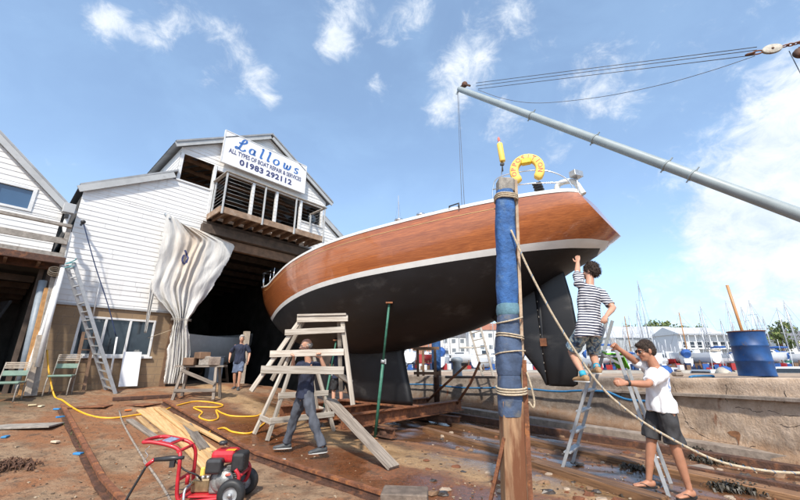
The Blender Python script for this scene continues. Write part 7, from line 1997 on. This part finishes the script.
m_hn = mat('navy_topsides', (.02, .035, .09), .3, var=.1); m_hred = mat('red_topsides', (.35, .03, .03), .35, var=.1); m_hgreen = mat('green_topsides', (.03, .12, .09), .35, var=.1); m_hb2 = mat('bright_blue_topsides', (.02, .12, .42), .35, var=.1)
# (pixel of the boat, distance, kind, hull, mast top row or None, canvas, look)
SP = [(612, 58, 'sail', m_farhull, 318, m_cloth_blue, 'white sailing boat with blue sail cover right behind the step ladder'),
      (634, 70, 'sail', m_farhull, 316, m_cloth_beige, 'white sailing boat with beige sail cover left of the man in white'),
      (652, 64, 'sail', m_hn, 281, m_cloth_blue, 'navy sailing boat whose mast rises just right of the man in white'),
      (668, 47, 'motor', m_farhull, None, m_cloth_blue, 'white motor boat with blue cockpit cover nearest the rubble lump'),
      (676, 88, 'motor', m_farhull, None, None, 'white motor cruiser laid up before the warehouse'),
      (692, 60, 'sail', m_farhull, 312, None, 'white sailing boat with a bare boom in front of the gallery building'),
      (700, 42, 'motor', m_hb2, None, m_cloth_beige, 'bright blue motor boat low behind the quay left of the drum'),
      (716, 66, 'sail', m_farhull, 306, m_cloth_blue, 'white sailing boat whose mast stands left of the wooden pole'),
      (722, 50, 'motor', m_farhull, None, m_cloth_blue, 'white motor boat half hidden behind the drum left side'),
      (776, 46, 'motor', m_farhull, None, None, 'large white motor cruiser right of the blue drum'),
      (788, 62, 'sail', m_farhull, 308, m_cloth_blue, 'white sailing boat with blue cover at the far right'),
      (770, 76, 'sail', m_hred, 314, m_cloth_beige, 'red sailing boat beyond the large cruiser'),
      (806, 70, 'sail', m_hn, 300, m_cloth_blue, 'navy sailing boat at the right edge'),
      (797, 84, 'motor', m_hb2, None, m_cloth_blue, 'blue motor boat laid up at the right edge'),
      (640, 92, 'motor', m_farhull, None, m_cloth_blue, 'white motor cruiser before the long warehouse wall'),
      (658, 78, 'sail', m_hgreen, 330, None, 'green sailing boat before the long warehouse'),
      (744, 90, 'sail', m_farhull, 300, None, 'white sailing boat directly behind the blue drum'),
      (730, 78, 'motor', m_farhull, None, None, 'white motor cruiser before the gallery building'),
      (410, 60, 'sail', m_farhull, 300, m_cloth_blue, 'white sailing boat seen under the hull beside the keel'),
      (428, 75, 'sail', m_hred, 300, m_cloth_blue, 'red sailing boat seen under the hull behind the timber frame'),
      (444, 58, 'motor', m_farhull, None, m_cloth_blue, 'white motor boat seen under the hull beside the far blue post'),
      (462, 68, 'sail', m_farhull, 290, m_cloth_beige, 'white sailing boat seen under the hull behind the quay ladder'),
      (484, 56, 'motor', m_farhull, None, None, 'white motor cruiser left of the near blue post'),
      (496, 82, 'sail', m_farhull, 290, m_cloth_blue, 'white sailing boat farther off left of the near blue post'),
      (532, 62, 'motor', m_farhull, None, m_cloth_blue, 'white motor boat between the near blue post and the rudder'),
      (590, 66, 'motor', m_farhull, None, None, 'white motor boat behind the striped man legs'),
      (602, 84, 'sail', m_hn, 340, None, 'navy sailing boat behind the step ladder'),
      (398, 344, 'sail', m_farhull, None, None, '')]
for i, (px, y, kind, hm, mt_, cv, lb_) in enumerate(SP):
    if not lb_: continue
    c = at(px, 360, y); on_hard = y > 55
    Lb = hr.uniform(6, 8.5) if kind == 'sail' else hr.uniform(5.0, 7.5)
    z = (1.7 if kind == 'sail' else 1.1) if on_hard else -1.4
    fb = hr.uniform(.95, 1.25)
    mast = (at(px, mt_, y).z - z - fb) if mt_ else None
    make_boat(Lb, Lb * .31, fb, kind, hm, mast, cv, z, (c.x, y), hr.choice((-PI / 2, PI / 2, PI / 2 + .5, PI / 2 - .5, -PI / 2 + .4, .6, PI - .6)) + hr.uniform(-.3, .3), lb_, False, m_woodmast if i in (1, 5, 9, 17) else None)
# yacht mast standing behind the sheer (thin, far)
c = at(397.5, 300, 75); 
make_boat(10, 3.1, 1.1, 'sail', m_farhull, at(398, 195, 75).z - 2.8, m_cloth_blue, 1.7, (c.x, 75), .4, 'white sailing boat whose tall mast shows above the yacht sheer', False)
make_boat(9, 2.8, 1.1, 'sail', m_farhull, at(740, 300, 57).z - 2.8, m_cloth_blue, 1.7, (at(764, 360, 57).x, 57), .2, 'white sailing boat with a mast just right of the drum', False)

# trees
def leafmat(n, c): 
    m, nt, b = base_mat(n); tc = nt.n('ShaderNodeTexCoord'); f = nt.noise(tc.outputs['Object'], .9, 4)
    nt.l(nt.mix(nt.ramp(f, .3, .7), tuple(x * .6 for x in c), tuple(x * 1.35 for x in c)), b.inputs['Base Color']); b.inputs['Roughness'].default_value = .7; return m
LM = [leafmat('leaf_dark', (.075, .115, .03)), leafmat('leaf_mid', (.11, .155, .04)), leafmat('leaf_olive', (.16, .175, .055))]
def tree(px, py_top, y, w, label, gz0=.6, n=900):
    tp = at(px, py_top, y); base = V((tp.x, y, gz0)); h = (tp.z - gz0) * 1.02
    t = thing('tree', label, 'tree', base, group='trees on the far shore')
    mb = MB(); mb.tube([base, base + V((.1, 0, h * .35)), base + V((0, .1, h * .7))], [.035 * h, .025 * h, .01 * h], 8)
    for k in range(6):
        a = k * 1.05; mb.tube([base + V((0, 0, h * (.28 + .05 * k))), base + V((math.cos(a) * w * .25, math.sin(a) * w * .25, h * (.5 + .06 * k)))], [.015 * h, .005 * h], 6)
    mb.build('trunk', m_brownwood, t)
    mb = MB(); cl = [(V((hr.gauss(0, .22) * w, hr.gauss(0, .18) * w, h * (.55 + hr.uniform(-.2, .32)))), hr.uniform(.13, .24) * w) for _ in range(16)]
    for i in range(n):
        c, r = hr.choice(cl); d = V((hr.gauss(0, 1), hr.gauss(0, 1), hr.gauss(0, 1))).normalized(); p = base + c + d * r * hr.random() ** .35
        sz = w * hr.uniform(.018, .04); u = V((hr.gauss(0, 1), hr.gauss(0, 1), hr.gauss(0, 1))).normalized(); v = u.cross(d).normalized() if u.cross(d).length > .1 else V((0, 0, 1))
        mb.add([p - u * sz - v * sz * .6, p + u * sz - v * sz * .6, p + u * sz + v * sz * .6, p - u * sz + v * sz * .6], [(0, 1, 2, 3)], False, hr.randrange(3))
    mb.build('crown', LM, t)
TL = ['round tree on the skyline above the left end of the warehouse', 'second low tree along the skyline above the warehouse roof', 'bushy tree on the skyline above the middle of the warehouse', 'tallest tree on the skyline right of the man in white', 'spreading tree on the skyline near the right end of the warehouse', 'small tree on the skyline left of the gallery building', 'low tree partly behind the gallery building roof']
for i, (px, py, w) in enumerate(((612, 328, 16), (626, 326, 14), (641, 324, 18), (655, 321.5, 18), (668, 322.5, 18), (682, 324, 15), (696, 325, 14))):
    tree(px, py, 190 + 6 * (i % 3), w, TL[i], 3.0)
tree(774, 320, 96, 8.0, 'single rounded tree standing alone above the masts right of the drum', .5, 1500)
tree(800, 330, 150, 12, 'dark tree at the right edge behind the navy sailing boat')
tree(590, 326, 190, 16, 'tree on the skyline behind the striped man legs', 3.0)
for px in (470, 508, 400): tree(px, 322, 170, 13, {470: 'tree across the harbour behind the quay ladder', 508: 'tree across the harbour hidden by the near blue post', 400: 'tree across the harbour behind the yacht keel'}[px], 2.0)
# vans parked on the far hard
def van(px, y, m, label):
    c = at(px, 362, y); c.z = .45
    t = thing('parked_van', label, 'van', c, 0, 'vans parked on the far hard')
    mb = MB(); mb.prism([c + V(p) for p in ((-2.4, -.9, .4), (2.4, -.9, .4), (2.45, -.9, 1.1), (1.7, -.9, 1.3), (1.1, -.9, 2.05), (-2.4, -.9, 2.1))], (0, 1.8, 0)); mb.build('body', m, t, bevel=.08, seg=2)
    mb = MB(); mb.prism([c + V(p) for p in ((.3, -.92, 1.3), (1.6, -.92, 1.3), (1.1, -.92, 1.9), (.3, -.92, 1.9))], (0, 1.84, 0)); mb.build('window', m_farwin, t)
    for x in (-1.5, 1.5):
        for yy in (-.85, .85):
            mb = MB(); mb.lathe([(0, -.1), (.3, -.1), (.33, 0), (.3, .1), (0, .1)], 16, M4(frame(V((0, 0, 1)), V((0, 1, 0))), c + V((x, yy, .33)))); mb.build('wheel', m_black, t)
van(652, 98, m_farhull, 'white van parked before the warehouse near the navy boat'); van(620, 100, m_farhull, 'white van parked before the left part of the warehouse'); van(664, 112, m_hred, 'red van parked close to the warehouse wall'); van(700, 97, m_greypipe, 'grey van parked under the gallery building'); van(455, 100, m_hb2, 'blue van across the harbour seen under the hull')

# more small craft filling the far hard
CN = [('white', m_farhull), ('white', m_farhull), ('navy', m_hn), ('red', m_hred), ('blue', m_hb2), ('green', m_hgreen)]
for i in range(56):
    px = ([hr.uniform(602, 812) if i < 50 else hr.uniform(402, 552) for _ in range(1)] * 60)[i] if i >= 34 else [604, 618, 628, 645, 660, 672, 684, 698, 708, 716, 728, 738, 768, 780, 792, 802, 812, 408, 418, 433, 450, 466, 478, 490, 515, 545, 596, 636, 655, 690, 704, 722, 775, 798][i] + hr.uniform(-3, 3)
    y = hr.uniform(57, 84); cn, hm = hr.choice(CN); kind = 'motor' if hr.random() < .55 else 'sail'
    c = at(px, 360, y); Lb = hr.uniform(3.8, 6.0); fb = hr.uniform(.7, 1.0); z = hr.uniform(.7, 1.2)
    mast = (at(px, hr.uniform(292, 332), y).z - z - fb) if kind == 'sail' and hr.random() < .92 else None
    make_boat(Lb, Lb * .36, fb, kind, hm, mast, hr.choice((m_cloth_blue, m_cloth_beige, None, m_cloth_blue)), z, (c.x, y), PI / 2 * hr.choice((1, -1)) + hr.uniform(-.9, .9), 'small %s %s laid up in the crowded yard across the harbour' % (cn, 'motor boat' if kind == 'motor' else 'sailing dinghy'), False)
mb = MB()
for i in range(420):
    px = hr.uniform(598, 815) if i % 4 else hr.uniform(400, 560); y = hr.uniform(55, 62); c = at(px, 360, y); h = hr.uniform(.2, 1.0)
    mb.box((c.x, y, .4 + h / 2), (hr.uniform(.2, .9), .5, h), rotz(hr.uniform(0, 3)), mi=hr.randrange(5))
o = mb.build('yard_clutter', [m_farhull, m_hn, m_cloth_blue, m_brownwood, m_hred]); o['kind'] = 'stuff'; tag(o, 'crates, fenders and gear strewn along the far yard edge', 'clutter')
